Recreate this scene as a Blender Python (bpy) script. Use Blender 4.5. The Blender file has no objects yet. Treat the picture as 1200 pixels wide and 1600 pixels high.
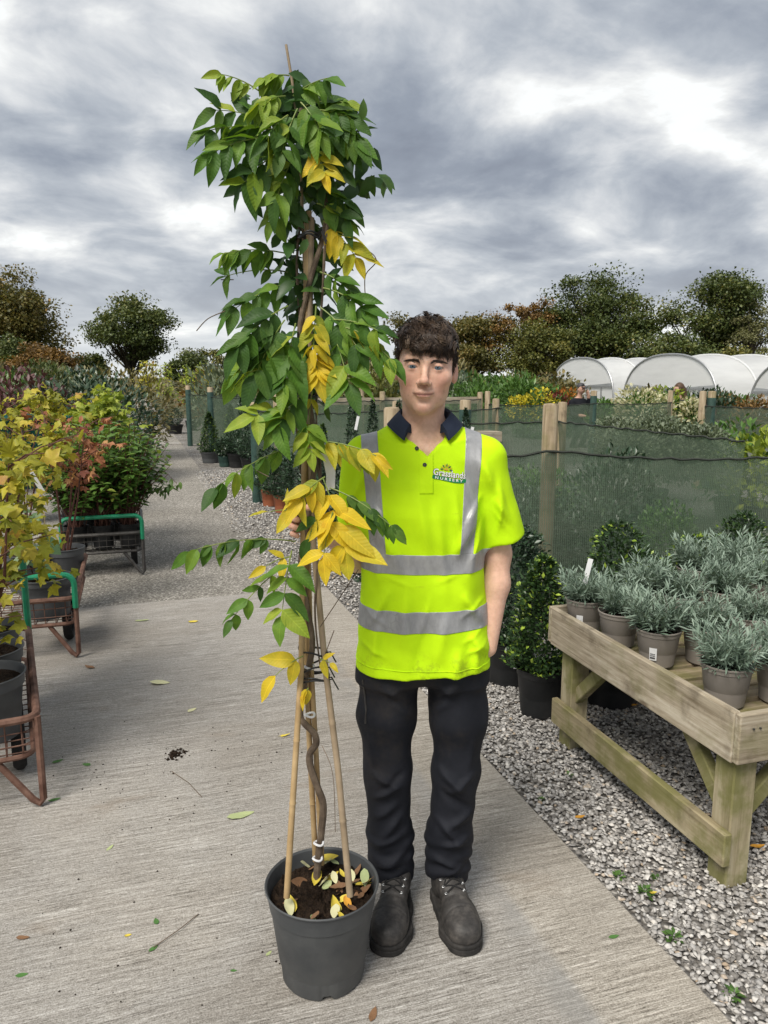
import bpy, bmesh, math, random
import numpy as np
from mathutils import Vector, Matrix
from mathutils.bvhtree import BVHTree

random.seed(7); RNG = np.random.default_rng(7)
S = bpy.context.scene
COL = S.collection
R = math.radians

# ---------------------------------------------------------------- camera
CAM_H, PITCH, FOC = 1.62, R(10.0), 1200.0
cam = bpy.data.cameras.new("camera"); camo = bpy.data.objects.new("camera", cam); COL.objects.link(camo)
camo.location = (0, 0, CAM_H); camo.rotation_euler = (R(90) - PITCH, 0, 0)
cam.sensor_fit = 'VERTICAL'; cam.sensor_height = 24.0; cam.lens = 24.0 * FOC / 1600.0
cam.clip_start = 0.05; cam.clip_end = 1500
S.camera = camo
S.render.engine = 'CYCLES'
S.cycles.use_denoising = True
S.cycles.max_bounces = 6; S.cycles.transparent_max_bounces = 24
S.view_settings.view_transform = 'Standard'; S.view_settings.look = 'None'
S.view_settings.exposure = 1.55; S.view_settings.gamma = 1.0
S.view_settings.use_curve_mapping = False

# ---------------------------------------------------------------- sun: high soft light through cloud
SUN_AZ, SUN_EL = R(212), R(52)          # compass from +Y clockwise; behind and to the left of the camera
sl = bpy.data.lights.new("sun", 'SUN'); sl.energy = 1.5; sl.angle = R(28); sl.color = (1.0, 0.945, 0.855)
so = bpy.data.objects.new("sun", sl); COL.objects.link(so)
sd = Vector((math.sin(SUN_AZ) * math.cos(SUN_EL), math.cos(SUN_AZ) * math.cos(SUN_EL), math.sin(SUN_EL)))
so.rotation_euler = sd.to_track_quat('Z', 'Y').to_euler(); so.location = sd * 30

# ---------------------------------------------------------------- node helpers
class NT:
    def __init__(s, tree): s.t = tree; s.n = tree.nodes; s.l = tree.links
    def new(s, kind, **kw):
        nd = s.n.new(kind)
        for k, v in kw.items():
            if hasattr(nd, k): setattr(nd, k, v)
        return nd
    def set(s, nd, idx, v):
        sock = nd.inputs[idx]
        if isinstance(v, bpy.types.NodeSocket): s.l.new(v, sock)
        else:
            if hasattr(sock.default_value, '__len__') and not hasattr(v, '__len__'): v = (v,) * len(sock.default_value)
            if hasattr(v, '__len__') and len(v) == 3 and len(sock.default_value) == 4: v = (*v, 1)
            sock.default_value = v
    def math(s, op, a, b=0.0, c=0.0, clamp=False):
        nd = s.new('ShaderNodeMath', operation=op); nd.use_clamp = clamp
        s.set(nd, 0, a); s.set(nd, 1, b); s.set(nd, 2, c); return nd.outputs[0]
    def vmath(s, op, a, b=(0, 0, 0)):
        nd = s.new('ShaderNodeVectorMath', operation=op); s.set(nd, 0, a); s.set(nd, 1, b)
        return nd.outputs['Value'] if op in ('DOT_PRODUCT', 'LENGTH') else nd.outputs[0]
    def noise(s, vec, scale, detail=4, rough=0.55, dist=0.0):
        nd = s.new('ShaderNodeTexNoise'); s.set(nd, 'Vector', vec); s.set(nd, 'Scale', scale)
        s.set(nd, 'Detail', detail); s.set(nd, 'Roughness', rough); s.set(nd, 'Distortion', dist); return nd.outputs[0]
    def mapping(s, vec, scale=(1, 1, 1), loc=(0, 0, 0), rot=(0, 0, 0)):
        nd = s.new('ShaderNodeMapping'); s.set(nd, 'Vector', vec); s.set(nd, 'Scale', scale)
        s.set(nd, 'Location', loc); s.set(nd, 'Rotation', rot); return nd.outputs[0]
    def ramp(s, fac, stops, interp='LINEAR'):
        nd = s.new('ShaderNodeValToRGB'); cr = nd.color_ramp; cr.interpolation = interp
        while len(cr.elements) < len(stops): cr.elements.new(0.5)
        for e, (p, c) in zip(cr.elements, stops):
            e.position = p; c = (c, c, c) if not hasattr(c, '__len__') else c; e.color = (*c[:3], 1)
        s.set(nd, 0, fac); return nd.outputs[0]
    def mix(s, fac, a, b, mode='MIX'):
        nd = s.new('ShaderNodeMix', data_type='RGBA', blend_type=mode); s.set(nd, 0, fac); s.set(nd, 6, a); s.set(nd, 7, b)
        return nd.outputs[2]
    def smooth(s, v, a, b):
        nd = s.new('ShaderNodeMapRange', interpolation_type='SMOOTHSTEP'); s.set(nd, 0, v); s.set(nd, 1, a); s.set(nd, 2, b)
        return nd.outputs[0]

def lin(r, g=None, b=None):
    if g is None: g = b = r
    f = lambda u: (u / 255 / 12.92) if u / 255 <= .04045 else ((u / 255 + .055) / 1.055) ** 2.4
    return (f(r), f(g), f(b))

# ---------------------------------------------------------------- world: broken cloud deck over a Nishita sky
W = bpy.data.worlds.new("World"); S.world = W; W.use_nodes = True
w = NT(W.node_tree); w.n.clear()
tc = w.new('ShaderNodeTexCoord'); dirv = tc.outputs['Generated']
sky = w.new('ShaderNodeTexSky', sky_type='NISHITA'); sky.sun_disc = False
sky.sun_elevation = SUN_EL; sky.sun_rotation = SUN_AZ; sky.air_density = 1.0; sky.dust_density = 1.5
sep = w.new('ShaderNodeSeparateXYZ'); w.l.new(dirv, sep.inputs[0])
zz = w.math('MAXIMUM', sep.outputs[2], 0.0)
den = w.math('ADD', zz, 0.26)
px = w.math('DIVIDE', sep.outputs[0], den); py = w.math('DIVIDE', sep.outputs[1], den)
cmb = w.new('ShaderNodeCombineXYZ'); w.l.new(px, cmb.inputs[0]); w.l.new(py, cmb.inputs[1])
cp = w.mapping(cmb.outputs[0], loc=(1.5, 6.8, 0.0), rot=(0, 0, R(-14)))
warp = w.noise(cp, 1.1, 3, 0.5)
cpw = w.vmath('ADD', cp, w.vmath('MULTIPLY', warp, (0.45, 0.45, 0)))
big = w.noise(cpw, 1.15, 3, 0.5)
mid = w.noise(cpw, 3.0, 8, 0.55)
fine = w.noise(cpw, 8.5, 6, 0.65)
dens = w.math('ADD', w.math('MULTIPLY', big, 0.58), w.math('ADD', w.math('MULTIPLY', mid, 0.45), w.math('MULTIPLY', fine, 0.06)))
body = w.ramp(dens, [(0.445, (0.40, 0.405, 0.40)), (0.495, (0.29, 0.30, 0.312)), (0.55, (0.195, 0.212, 0.236)), (0.615, (0.128, 0.145, 0.174)), (0.70, (0.092, 0.105, 0.132))])
haze_f = w.math('POWER', w.math('SUBTRACT', 1.0, zz), 14.0)
body = w.mix(w.math('MULTIPLY', haze_f, 0.78), body, (0.39, 0.40, 0.395))
cover = w.smooth(dens, 0.395, 0.465)
nish = w.new('ShaderNodeVectorMath', operation='SCALE'); w.l.new(sky.outputs[0], nish.inputs[0]); nish.inputs[3].default_value = 0.10
gap = w.mix(0.30, (0.50, 0.50, 0.485), nish.outputs[0])
skyc = w.mix(cover, gap, body)
bg = w.new('ShaderNodeBackground'); w.l.new(skyc, bg.inputs[0]); bg.inputs[1].default_value = 0.84
wo = w.new('ShaderNodeOutputWorld'); w.l.new(bg.outputs[0], wo.inputs[0])

# ---------------------------------------------------------------- placing: pixel of the 1200x1600 photograph -> world
CP, SP = math.cos(PITCH), math.sin(PITCH)
def ray(px, py):
    dx, dy = (px - 600) / FOC, (800 - py) / FOC
    return np.array((dx, CP + dy * SP, -SP + dy * CP))
def at(px, py, Y):
    r = ray(px, py); return np.array((0, 0, CAM_H)) + r * (Y / r[1])
def atz(px, py, z=0.0):
    r = ray(px, py); return np.array((0, 0, CAM_H)) + r * ((z - CAM_H) / r[2])
ANG = R(18.0)
UU = np.array((-math.sin(ANG), math.cos(ANG), 0)); VV = np.array((math.cos(ANG), math.sin(ANG), 0))
ORG = atz(510, 917, 0)
def uv(u, v, z=0.0): return ORG + UU * u + VV * v + np.array((0, 0, z))
def to_uv(p): q = np.asarray(p) - ORG; return float(q @ UU), float(q @ VV)

# ---------------------------------------------------------------- objects and meshes
def tag(o, label=None, cat=None, group=None, kind=None):
    if label: o['label'] = label
    if cat: o['category'] = cat
    if group: o['group'] = group
    if kind: o['kind'] = kind
    return o
def empty(name, loc=(0, 0, 0), rz=0.0, parent=None):
    o = bpy.data.objects.new(name, None); COL.objects.link(o); o.location = loc; o.rotation_euler = (0, 0, rz)
    o.empty_display_size = 0.1
    if parent is not None: o.parent = parent
    return o
def link(name, me, parent=None, loc=None, mat=None):
    o = bpy.data.objects.new(name, me); COL.objects.link(o)
    if parent is not None: o.parent = parent
    if loc is not None: o.location = loc
    if mat is not None:
        if len(me.materials) == 0: me.materials.append(mat)
    return o
def npmesh(name, V, F, mat=None, smooth=False, attr=None, uvs=None):
    """V (n,3); F (m,k) uniform polygons or a list of such arrays."""
    V = np.ascontiguousarray(V, np.float32)
    Fs = F if isinstance(F, list) else [F]
    Fs = [np.asarray(f, np.int32) for f in Fs if len(f)]
    me = bpy.data.meshes.new(name)
    me.vertices.add(len(V)); me.vertices.foreach_set('co', V.ravel())
    idx = np.concatenate([f.ravel() for f in Fs]); tot = np.concatenate([np.full(len(f), f.shape[1], np.int32) for f in Fs])
    st = np.concatenate(([0], np.cumsum(tot)[:-1])).astype(np.int32)
    me.loops.add(len(idx)); me.loops.foreach_set('vertex_index', idx)
    me.polygons.add(len(tot)); me.polygons.foreach_set('loop_start', st)
    if smooth: me.polygons.foreach_set('use_smooth', np.ones(len(tot), bool))
    if attr is not None:
        for k, a in attr.items():
            a = np.asarray(a, np.float32)
            if a.ndim == 1:
                at_ = me.attributes.new(k, 'FLOAT', 'POINT'); at_.data.foreach_set('value', a)
            else:
                at_ = me.attributes.new(k, 'FLOAT_COLOR', 'POINT')
                at_.data.foreach_set('color', np.concatenate([a[:, :3], np.ones((len(a), 1), np.float32)], 1).ravel())
    me.update(calc_edges=True); me.validate()
    if mat is not None: me.materials.append(mat)
    return me
class MB:
    """collects simple solids into one mesh"""
    def __init__(s): s.v = []; s.f = []
    def add(s, V, F):
        o = len(s.v); s.v.extend([tuple(map(float, p)) for p in V]); s.f.extend([tuple(i + o for i in f) for f in F]); return s
    def box(s, c, size, rz=0.0, M=None, bev=0.0):
        hx, hy, hz = [k / 2 for k in size]
        P = [Vector((x, y, z)) for x in (-hx, hx) for y in (-hy, hy) for z in (-hz, hz)]
        T = M if M is not None else Matrix.Translation(Vector(c)) @ Matrix.Rotation(rz, 4, 'Z')
        return s.add([T @ p for p in P], [(0, 1, 3, 2), (4, 6, 7, 5), (0, 4, 5, 1), (2, 3, 7, 6), (0, 2, 6, 4), (1, 5, 7, 3)])
    def tube(s, pts, rad, n=8, cap=True):
        P = [Vector(p) for p in pts]; rs = rad if hasattr(rad, '__len__') else [rad] * len(P)
        up = None; rings = []
        for i, p in enumerate(P):
            t = (P[min(i + 1, len(P) - 1)] - P[max(i - 1, 0)]).normalized()
            if up is None:
                a = Vector((0, 0, 1)) if abs(t.z) < 0.9 else Vector((1, 0, 0)); up = t.cross(a).normalized()
            else:
                up = (up - t * up.dot(t)).normalized()
            b = t.cross(up)
            rings.append([p + (up * math.cos(2 * math.pi * k / n) + b * math.sin(2 * math.pi * k / n)) * rs[i] for k in range(n)])
        V = [q for r_ in rings for q in r_]
        F = [(i * n + k, i * n + (k + 1) % n, (i + 1) * n + (k + 1) % n, (i + 1) * n + k) for i in range(len(P) - 1) for k in range(n)]
        if cap: F += [tuple(range(n))[::-1], tuple((len(P) - 1) * n + k for k in range(n))]
        return s.add(V, F)
    def lathe(s, prof, c=(0, 0, 0), n=32):
        V = [(c[0] + r_ * math.cos(2 * math.pi * k / n), c[1] + r_ * math.sin(2 * math.pi * k / n), c[2] + z) for r_, z in prof for k in range(n)]
        F = [(i * n + k, i * n + (k + 1) % n, (i + 1) * n + (k + 1) % n, (i + 1) * n + k) for i in range(len(prof) - 1) for k in range(n)]
        return s.add(V, F)
    def mesh(s, name, mat=None, smooth=False, auto=None):
        me = bpy.data.meshes.new(name); me.from_pydata(s.v, [], s.f); me.update()
        if smooth:
            me.polygons.foreach_set('use_smooth', np.ones(len(me.polygons), bool))
            if auto:
                bm = bmesh.new(); bm.from_mesh(me)
                for e in bm.edges:
                    if len(e.link_faces) == 2 and e.calc_face_angle(0) > auto: e.smooth = False
                bm.to_mesh(me); bm.free()
        if mat: me.materials.append(mat)
        return me
    def build(s, name, mat=None, parent=None, smooth=False, auto=R(38), loc=None, bev=0.0):
        me = s.mesh(name, mat, smooth, auto)
        if bev > 0: bevel(me, bev)
        return link(name, me, parent, loc)
def bevel(me, w_, seg=2):
    bm = bmesh.new(); bm.from_mesh(me)
    bmesh.ops.bevel(bm, geom=[e for e in bm.edges if len(e.link_faces) == 2 and e.calc_face_angle(0) > 0.5], offset=w_, segments=seg, profile=0.6, affect='EDGES')
    bm.to_mesh(me); bm.free()
def copy_tree(o, parent=None):
    c = o.copy(); COL.objects.link(c); c.parent = parent
    for ch in list(o.children): copy_tree(ch, c)
    return c

# ---------------------------------------------------------------- materials
def new_mat(name):
    m = bpy.data.materials.new(name); m.use_nodes = True; t = NT(m.node_tree); t.n.clear()
    out = t.new('ShaderNodeOutputMaterial'); return m, t, out
def pbr(t, color, rough=0.6, metal=0.0, spec=0.4, bump=None, bstr=0.3, bdist=0.01):
    b = t.new('ShaderNodeBsdfPrincipled'); t.set(b, 'Base Color', color); t.set(b, 'Roughness', rough); t.set(b, 'Metallic', metal)
    t.set(b, 'Specular IOR Level', spec)
    if bump is not None:
        n = t.new('ShaderNodeBump'); t.set(n, 'Strength', bstr); t.set(n, 'Distance', bdist); t.set(n, 'Height', bump)
        t.l.new(n.outputs[0], b.inputs['Normal'])
    return b
def objco(t): return t.new('ShaderNodeTexCoord').outputs['Object']
def geopos(t): return t.new('ShaderNodeNewGeometry').outputs['Position']
def simple(name, c1, c2=None, scale=12, rough=0.6, spec=0.35, metal=0.0, bstr=0.15, bscale=60, bdist=0.004, detail=5, lo=.35, hi=.68, coord='o'):
    m, t, out = new_mat(name); co = objco(t) if coord == 'o' else geopos(t)
    c2 = c2 or c1
    nz = t.noise(co, scale, detail, 0.6); col = t.ramp(nz, [(lo, c1), (hi, c2)])
    b = pbr(t, col, rough, metal, spec, t.noise(co, bscale, 4, 0.6), bstr, bdist)
    t.l.new(b.outputs[0], out.inputs[0]); return m
def leafmat(name, stops, trans=0.35, rough=0.45, spec=0.35, src='attr', patch=None):
    """leaf colour varies from leaf to leaf; light passes through"""
    m, t, out = new_mat(name)
    if src == 'attr':
        a = t.new('ShaderNodeAttribute'); a.attribute_name = 'rnd'; f = a.outputs['Fac']
    else:
        f = t.new('ShaderNodeObjectInfo').outputs['Random']
    nz = t.noise(objco(t), patch or 60, 3, 0.6)
    f2 = t.math('ADD', f, t.math('MULTIPLY', t.math('SUBTRACT', nz, 0.5), 0.35 if src == 'attr' else 0.5), clamp=True)
    col = t.ramp(f2, stops)
    b = pbr(t, col, rough, 0, spec)
    tr = t.new('ShaderNodeBsdfTranslucent'); t.set(tr, 0, t.mix(1.0, col, (1.0, 1.0, 0.55), 'MULTIPLY'))
    mx = t.new('ShaderNodeMixShader'); t.set(mx, 0, trans); t.l.new(b.outputs[0], mx.inputs[1]); t.l.new(tr.outputs[0], mx.inputs[2])
    t.l.new(mx.outputs[0], out.inputs[0]); return m

# ---------------------------------------------------------------- leaves in bulk
def tmpl_leaf(w=0.36, fold=0.10, seg=3, bend=0.12, tip=0.75):
    """a leaf of length 1 along +x, upper side +z, folded at the midrib"""
    V = [(0, 0, 0)]; F = []
    xs = np.linspace(0, 1, seg + 1)
    for x in xs[1:-1]:
        wd = w * (math.sin(math.pi * x ** tip)) ** 0.8
        z = -bend * x * x
        V += [(x, wd / 2, z + fold * wd), (x, 0, z), (x, -wd / 2, z + fold * wd)]
    V.append((1, 0, -bend))
    n = seg - 1
    F3 = [(0, 2, 1), (0, 3, 2)]; F4 = []
    for i in range(n - 1):
        a = 1 + 3 * i; b = a + 3
        F4 += [(a, a + 1, b + 1, b), (a + 1, a + 2, b + 2, b + 1)]
    a = 1 + 3 * (n - 1); e = len(V) - 1
    F3 += [(a, a + 1, e), (a + 1, a + 2, e)]
    return np.array(V, float), np.array(F3), np.array(F4, int).reshape(-1, 4)
def tmpl_maple(lobes=5, deep=0.5):
    """palmate leaf, stalk at origin, length 1 along +x"""
    V = [(0.30, 0, 0.0)]; ring = []
    angs = np.linspace(-125, 125, lobes)
    for i, a in enumerate(angs):
        L = 0.70 * (1 - 0.45 * (abs(a) / 125) ** 1.3)
        a = math.radians(a)
        ring.append((0.30 + L * math.cos(a), L * math.sin(a), -0.10 * abs(math.sin(a)) - 0.08 * L))
        if i < lobes - 1:
            am = math.radians((angs[i] + angs[i + 1]) / 2); Lm = L * deep
            for da, k in ((-0.22, 1.25), (0.0, 1.0), (0.22, 1.25)):
                ring.append((0.30 + Lm * k * math.cos(am + da), Lm * k * math.sin(am + da), 0.03))
    V += ring; n = len(ring)
    F3 = [(0, 1 + i, 1 + (i + 1) % n) for i in range(n)]
    return np.array(V, float), np.array(F3), np.zeros((0, 4), int)
def basis(fwd, up):
    f = fwd / (np.linalg.norm(fwd, axis=1, keepdims=True) + 1e-9)
    y = np.cross(up, f); y /= (np.linalg.norm(y, axis=1, keepdims=True) + 1e-9)
    z = np.cross(f, y); return f, y, z
def place_leaves(tm, pos, fwd, up, size, rnd):
    """numpy instancing of a leaf template: returns V, [F3,F4], rnd per vertex"""
    TV, T3, T4 = tm; f, y, z = basis(np.asarray(fwd, float), np.asarray(up, float)); n = len(pos); k = len(TV)
    s = np.asarray(size, float).reshape(-1, 1, 1)
    V = np.asarray(pos)[:, None, :] + s * (TV[None, :, 0:1] * f[:, None] + TV[None, :, 1:2] * y[:, None] + TV[None, :, 2:3] * z[:, None])
    off = (np.arange(n) * k)[:, None, None]
    Fs = []
    if len(T3): Fs.append((T3[None] + off).reshape(-1, 3))
    if len(T4): Fs.append((T4[None] + off).reshape(-1, 4))
    return V.reshape(-1, 3), Fs, np.repeat(rnd, k)
def unit(n, rng): 
    v = rng.normal(size=(n, 3)); return v / np.linalg.norm(v, axis=1, keepdims=True)
# ================================================================ ground
def sheet(name, x0, x1, y0, y1, z, mat, nx=1, ny=1, loc=None, rz=None):
    xs = np.linspace(x0, x1, nx + 1); ys = np.linspace(y0, y1, ny + 1)
    X, Y = np.meshgrid(xs, ys, indexing='ij'); V = np.stack([X.ravel(), Y.ravel(), np.full(X.size, z)], 1)
    i = np.arange(nx)[:, None] * (ny + 1) + np.arange(ny)[None]; i = i.ravel()
    F = np.stack([i, i + ny + 1, i + ny + 2, i + 1], 1)
    o = link(name, npmesh(name, V, F, mat))
    o.location = ORG if loc is None else loc; o.rotation_euler = (0, 0, ANG if rz is None else rz)
    return o
def mat_ground():
    m, t, out = new_mat('earth'); co = geopos(t)
    n = t.noise(co, 0.35, 6, 0.6); n2 = t.noise(co, 9, 5, 0.7)
    col = t.ramp(t.math('ADD', t.math('MULTIPLY', n, .6), t.math('MULTIPLY', n2, .4)), [(.36, (.045, .055, .022)), (.5, (.085, .085, .045)), (.64, (.14, .12, .085))])
    t.l.new(pbr(t, col, .95, 0, .1, n2, .6, .05).outputs[0], out.inputs[0]); return m
def mat_gravel_bed():
    m, t, out = new_mat('gravel_bed'); co = geopos(t)
    v = t.new('ShaderNodeTexVoronoi'); t.set(v, 'Vector', co); t.set(v, 'Scale', 55)
    rn = t.new('ShaderNodeSeparateColor'); t.l.new(v.outputs['Color'], rn.inputs[0])
    col = t.ramp(rn.outputs[0], [(0, (.10, .095, .09)), (.4, (.24, .23, .22)), (.8, (.42, .405, .385)), (1, (.55, .53, .50))])
    edge = t.smooth(v.outputs['Distance'], .35, .75)
    col = t.mix(edge, col, (.13, .12, .11))
    big = t.ramp(t.noise(co, 1.3, 4, .6), [(.35, (.72, .70, .66)), (.65, (1, 1, 1))])
    col = t.mix(1.0, col, big, 'MULTIPLY')
    h = t.math('SUBTRACT', 1.0, v.outputs['Distance'])
    t.l.new(pbr(t, col, .9, 0, .2, h, .9, .015).outputs[0], out.inputs[0]); return m
def mat_asphalt():
    m, t, out = new_mat('aggregate_asphalt'); co = geopos(t)
    v = t.new('ShaderNodeTexVoronoi'); t.set(v, 'Vector', co); t.set(v, 'Scale', 95)
    rn = t.new('ShaderNodeSeparateColor'); t.l.new(v.outputs['Color'], rn.inputs[0])
    col = t.ramp(rn.outputs[0], [(0, (.12, .112, .10)), (.55, (.25, .237, .217)), (.86, (.34, .325, .30)), (1, (.55, .53, .50))])
    big = t.ramp(t.noise(co, .9, 6, .65), [(.3, (.74, .72, .68)), (.7, (1.12, 1.1, 1.06))])
    col = t.mix(1.0, col, big, 'MULTIPLY')
    t.l.new(pbr(t, col, .85, 0, .25, t.math('ADD', rn.outputs[1], t.noise(co, 40, 3)), .55, .006).outputs[0], out.inputs[0]); return m
def mat_concrete():
    """brushed concrete: grooves run across the path (local x)"""
    m, t, out = new_mat('brushed_concrete'); co = objco(t)
    sx = t.new('ShaderNodeSeparateXYZ'); t.l.new(co, sx.inputs[0])
    wob = t.noise(t.mapping(co, (.5, .5, .5)), 1.0, 2)
    cw = t.vmath('ADD', co, t.vmath('MULTIPLY', wob, (0, .12, 0)))
    g1 = t.noise(t.mapping(cw, (4.5, 120, 1)), 1.0, 4, .62)
    g2 = t.noise(t.mapping(cw, (20, 270, 1)), 1.0, 3, .65)
    g3 = t.noise(t.mapping(cw, (1.1, 24, 1)), 1.0, 3, .6)
    grain = t.noise(co, 210, 5, .85); pit = t.noise(co, 75, 5, .7)
    keep = t.ramp(t.noise(co, 2.6, 5, .65), [(.35, .35), (.6, 1.0)])       # the brush marks are worn away in places
    f = t.math('ADD', t.math('MULTIPLY', t.math('ADD', t.math('MULTIPLY', t.math('SUBTRACT', g1, .5), .50), t.math('ADD', t.math('MULTIPLY', t.math('SUBTRACT', g2, .5), .42), t.math('MULTIPLY', t.math('SUBTRACT', g3, .5), .12))), keep), t.math('ADD', .5, t.math('ADD', t.math('MULTIPLY', t.math('SUBTRACT', grain, .5), .75), t.math('MULTIPLY', t.math('SUBTRACT', pit, .5), .26))))
    col = t.ramp(f, [(.35, (.095, .086, .075)), (.44, (.225, .209, .187)), (.52, (.325, .306, .280)), (.60, (.44, .422, .394)), (.68, (.62, .605, .575))])
    # edging strip along the right side was floated separately: paler and warmer, with a smooth line beside it
    edge = t.smooth(sx.outputs[0], -.34, -.29)
    col = t.mix(t.math('MULTIPLY', edge, .40), col, t.mix(1.0, col, (1.20, 1.13, 1.0), 'MULTIPLY'))
    band = t.math('MULTIPLY', t.smooth(sx.outputs[0], -.43, -.38), t.math('SUBTRACT', 1.0, t.smooth(sx.outputs[0], -.335, -.30)))
    wb = t.math('MULTIPLY', band, t.smooth(t.noise(co, 3.5, 4, .6), .40, .62))
    col = t.mix(t.math('MULTIPLY', wb, .45), col, (.24, .237, .228))
    st = t.noise(co, .8, 6, .62, .6); col = t.mix(1.0, col, t.ramp(st, [(.33, (.80, .775, .74)), (.52, (1, 1, 1)), (.7, (1.08, 1.06, 1.03))]), 'MULTIPLY')
    rust = t.smooth(t.noise(t.mapping(co, (1.3, 2.6, 1), (3, 7, 0)), 1.4, 5, .6), .60, .75)
    col = t.mix(t.math('MULTIPLY', rust, .32), col, (.19, .135, .085))
    h = t.math('ADD', t.math('MULTIPLY', g1, .55), t.math('ADD', t.math('MULTIPLY', g2, .45), t.math('MULTIPLY', grain, .15)))
    t.l.new(pbr(t, col, .82, 0, .25, h, .8, .009).outputs[0], out.inputs[0]); return m
M_gravel = mat_gravel_bed(); M_conc = mat_concrete(); M_asph = mat_asphalt()
g = link('ground', npmesh('ground', np.array([(-700, -60, -.03), (700, -60, -.03), (700, 900, -.03), (-700, 900, -.03)]), np.array([[0, 1, 2, 3]]), mat_ground())); tag(g, kind='structure')
tag(sheet('gravel_bed', -.28, 14, -8, 26, -.012, M_gravel), kind='structure')
tag(sheet('path', -5.2, -.28, 0.004, 13.6, -.003, M_asph), kind='structure')
tag(sheet('far_path', -5.2, -.28, 14.25, 60, -.003, M_asph), kind='structure')
o = MB().box((-2.74, 13.92, -.006), (4.92, .62, .03)).build('kerb', M_conc); o.location = ORG; o.rotation_euler = (0, 0, ANG); tag(o, kind='structure')
o = MB().box((-4.0, -4.5, -.05), (8.0, 9.0, .10)).build('concrete_slab', M_conc, bev=.004); o.location = ORG; o.rotation_euler = (0, 0, ANG); tag(o, kind='structure')

# loose gravel stones
def stones(name, u0, u1, v0, v1, dens, smin, smax, seed, mat, zoff=-.008):
    rng = np.random.default_rng(seed); n = int((u1 - u0) * (v1 - v0) * dens)
    u = rng.uniform(u0, u1, n); v = rng.uniform(v0, v1, n)
    P = ORG[None] + UU[None] * u[:, None] + VV[None] * v[:, None]
    ok = (P[:, 1] > .9) & (np.abs(P[:, 0]) < P[:, 1] * .58 + .25); P = P[ok]; n = len(P)
    base = np.array([(1, 0, 0), (-1, 0, 0), (0, 1, 0), (0, -1, 0), (0, 0, 1), (0, 0, -1), (.62, .62, .55), (-.62, .6, .5), (.6, -.62, .5), (-.6, -.6, .55)], float)
    F = np.array([(4, 6, 7), (4, 7, 9), (4, 9, 8), (4, 8, 6), (0, 2, 6), (2, 7, 6), (2, 1, 7), (1, 9, 7), (1, 3, 9), (3, 8, 9), (3, 0, 8), (0, 6, 8)])
    s = rng.uniform(smin, smax, n) * .5
    B = base[None] * rng.uniform(.65, 1.25, (n, 10, 1)) * (s[:, None, None]) * np.stack([rng.uniform(.8, 1.4, n), rng.uniform(.7, 1.1, n), rng.uniform(.5, .8, n)], 1)[:, None, :]
    a = rng.uniform(0, 6.28, n); tl = rng.normal(0, .45, n)
    c_, s_ = np.cos(a), np.sin(a); ct, st = np.cos(tl), np.sin(tl)
    x = B[..., 0]; y = B[..., 1] * ct[:, None] - B[..., 2] * st[:, None]; z = B[..., 1] * st[:, None] + B[..., 2] * ct[:, None]
    V = np.stack([x * c_[:, None] - y * s_[:, None], x * s_[:, None] + y * c_[:, None], z], -1)
    P[:, 2] = zoff + s * .35 + rng.uniform(-.003, .010, n)
    V = V + P[:, None, :]
    FF = (F[None] + (np.arange(n) * 10)[:, None, None]).reshape(-1, 3)
    return tag(link(name, npmesh(name, V.reshape(-1, 3), FF, mat, attr={'rnd': np.repeat(rng.random(n), 10)})), 'loose pale grey limestone gravel chippings', 'gravel', kind='stuff')
def mat_stone():
    m, t, out = new_mat('limestone_chips'); a = t.new('ShaderNodeAttribute'); a.attribute_name = 'rnd'
    co = geopos(t)
    col = t.ramp(a.outputs['Fac'], [(0, (.16, .15, .14)), (.3, (.30, .285, .27)), (.55, (.38, .37, .36)), (.8, (.50, .48, .455)), (.93, (.62, .60, .57)), (1, (.40, .31, .22))])
    col = t.mix(1.0, col, t.ramp(t.noise(co, 90, 3), [(.3, (.75, .74, .72)), (.7, (1.1, 1.1, 1.1))]), 'MULTIPLY')
    t.l.new(pbr(t, col, .85, 0, .3).outputs[0], out.inputs[0]); return m
M_stone = mat_stone()
stones('gravel', -5.6, -1.4, .008, 2.6, 7000, .011, .023, 3, M_stone)
stones('gravel', -1.4, 2.2, .008, 2.6, 1100, .014, .028, 4, M_stone)
stones('gravel', 0.02, 8.0, -.42, .70, 1100, .014, .028, 5, M_stone)

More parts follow.
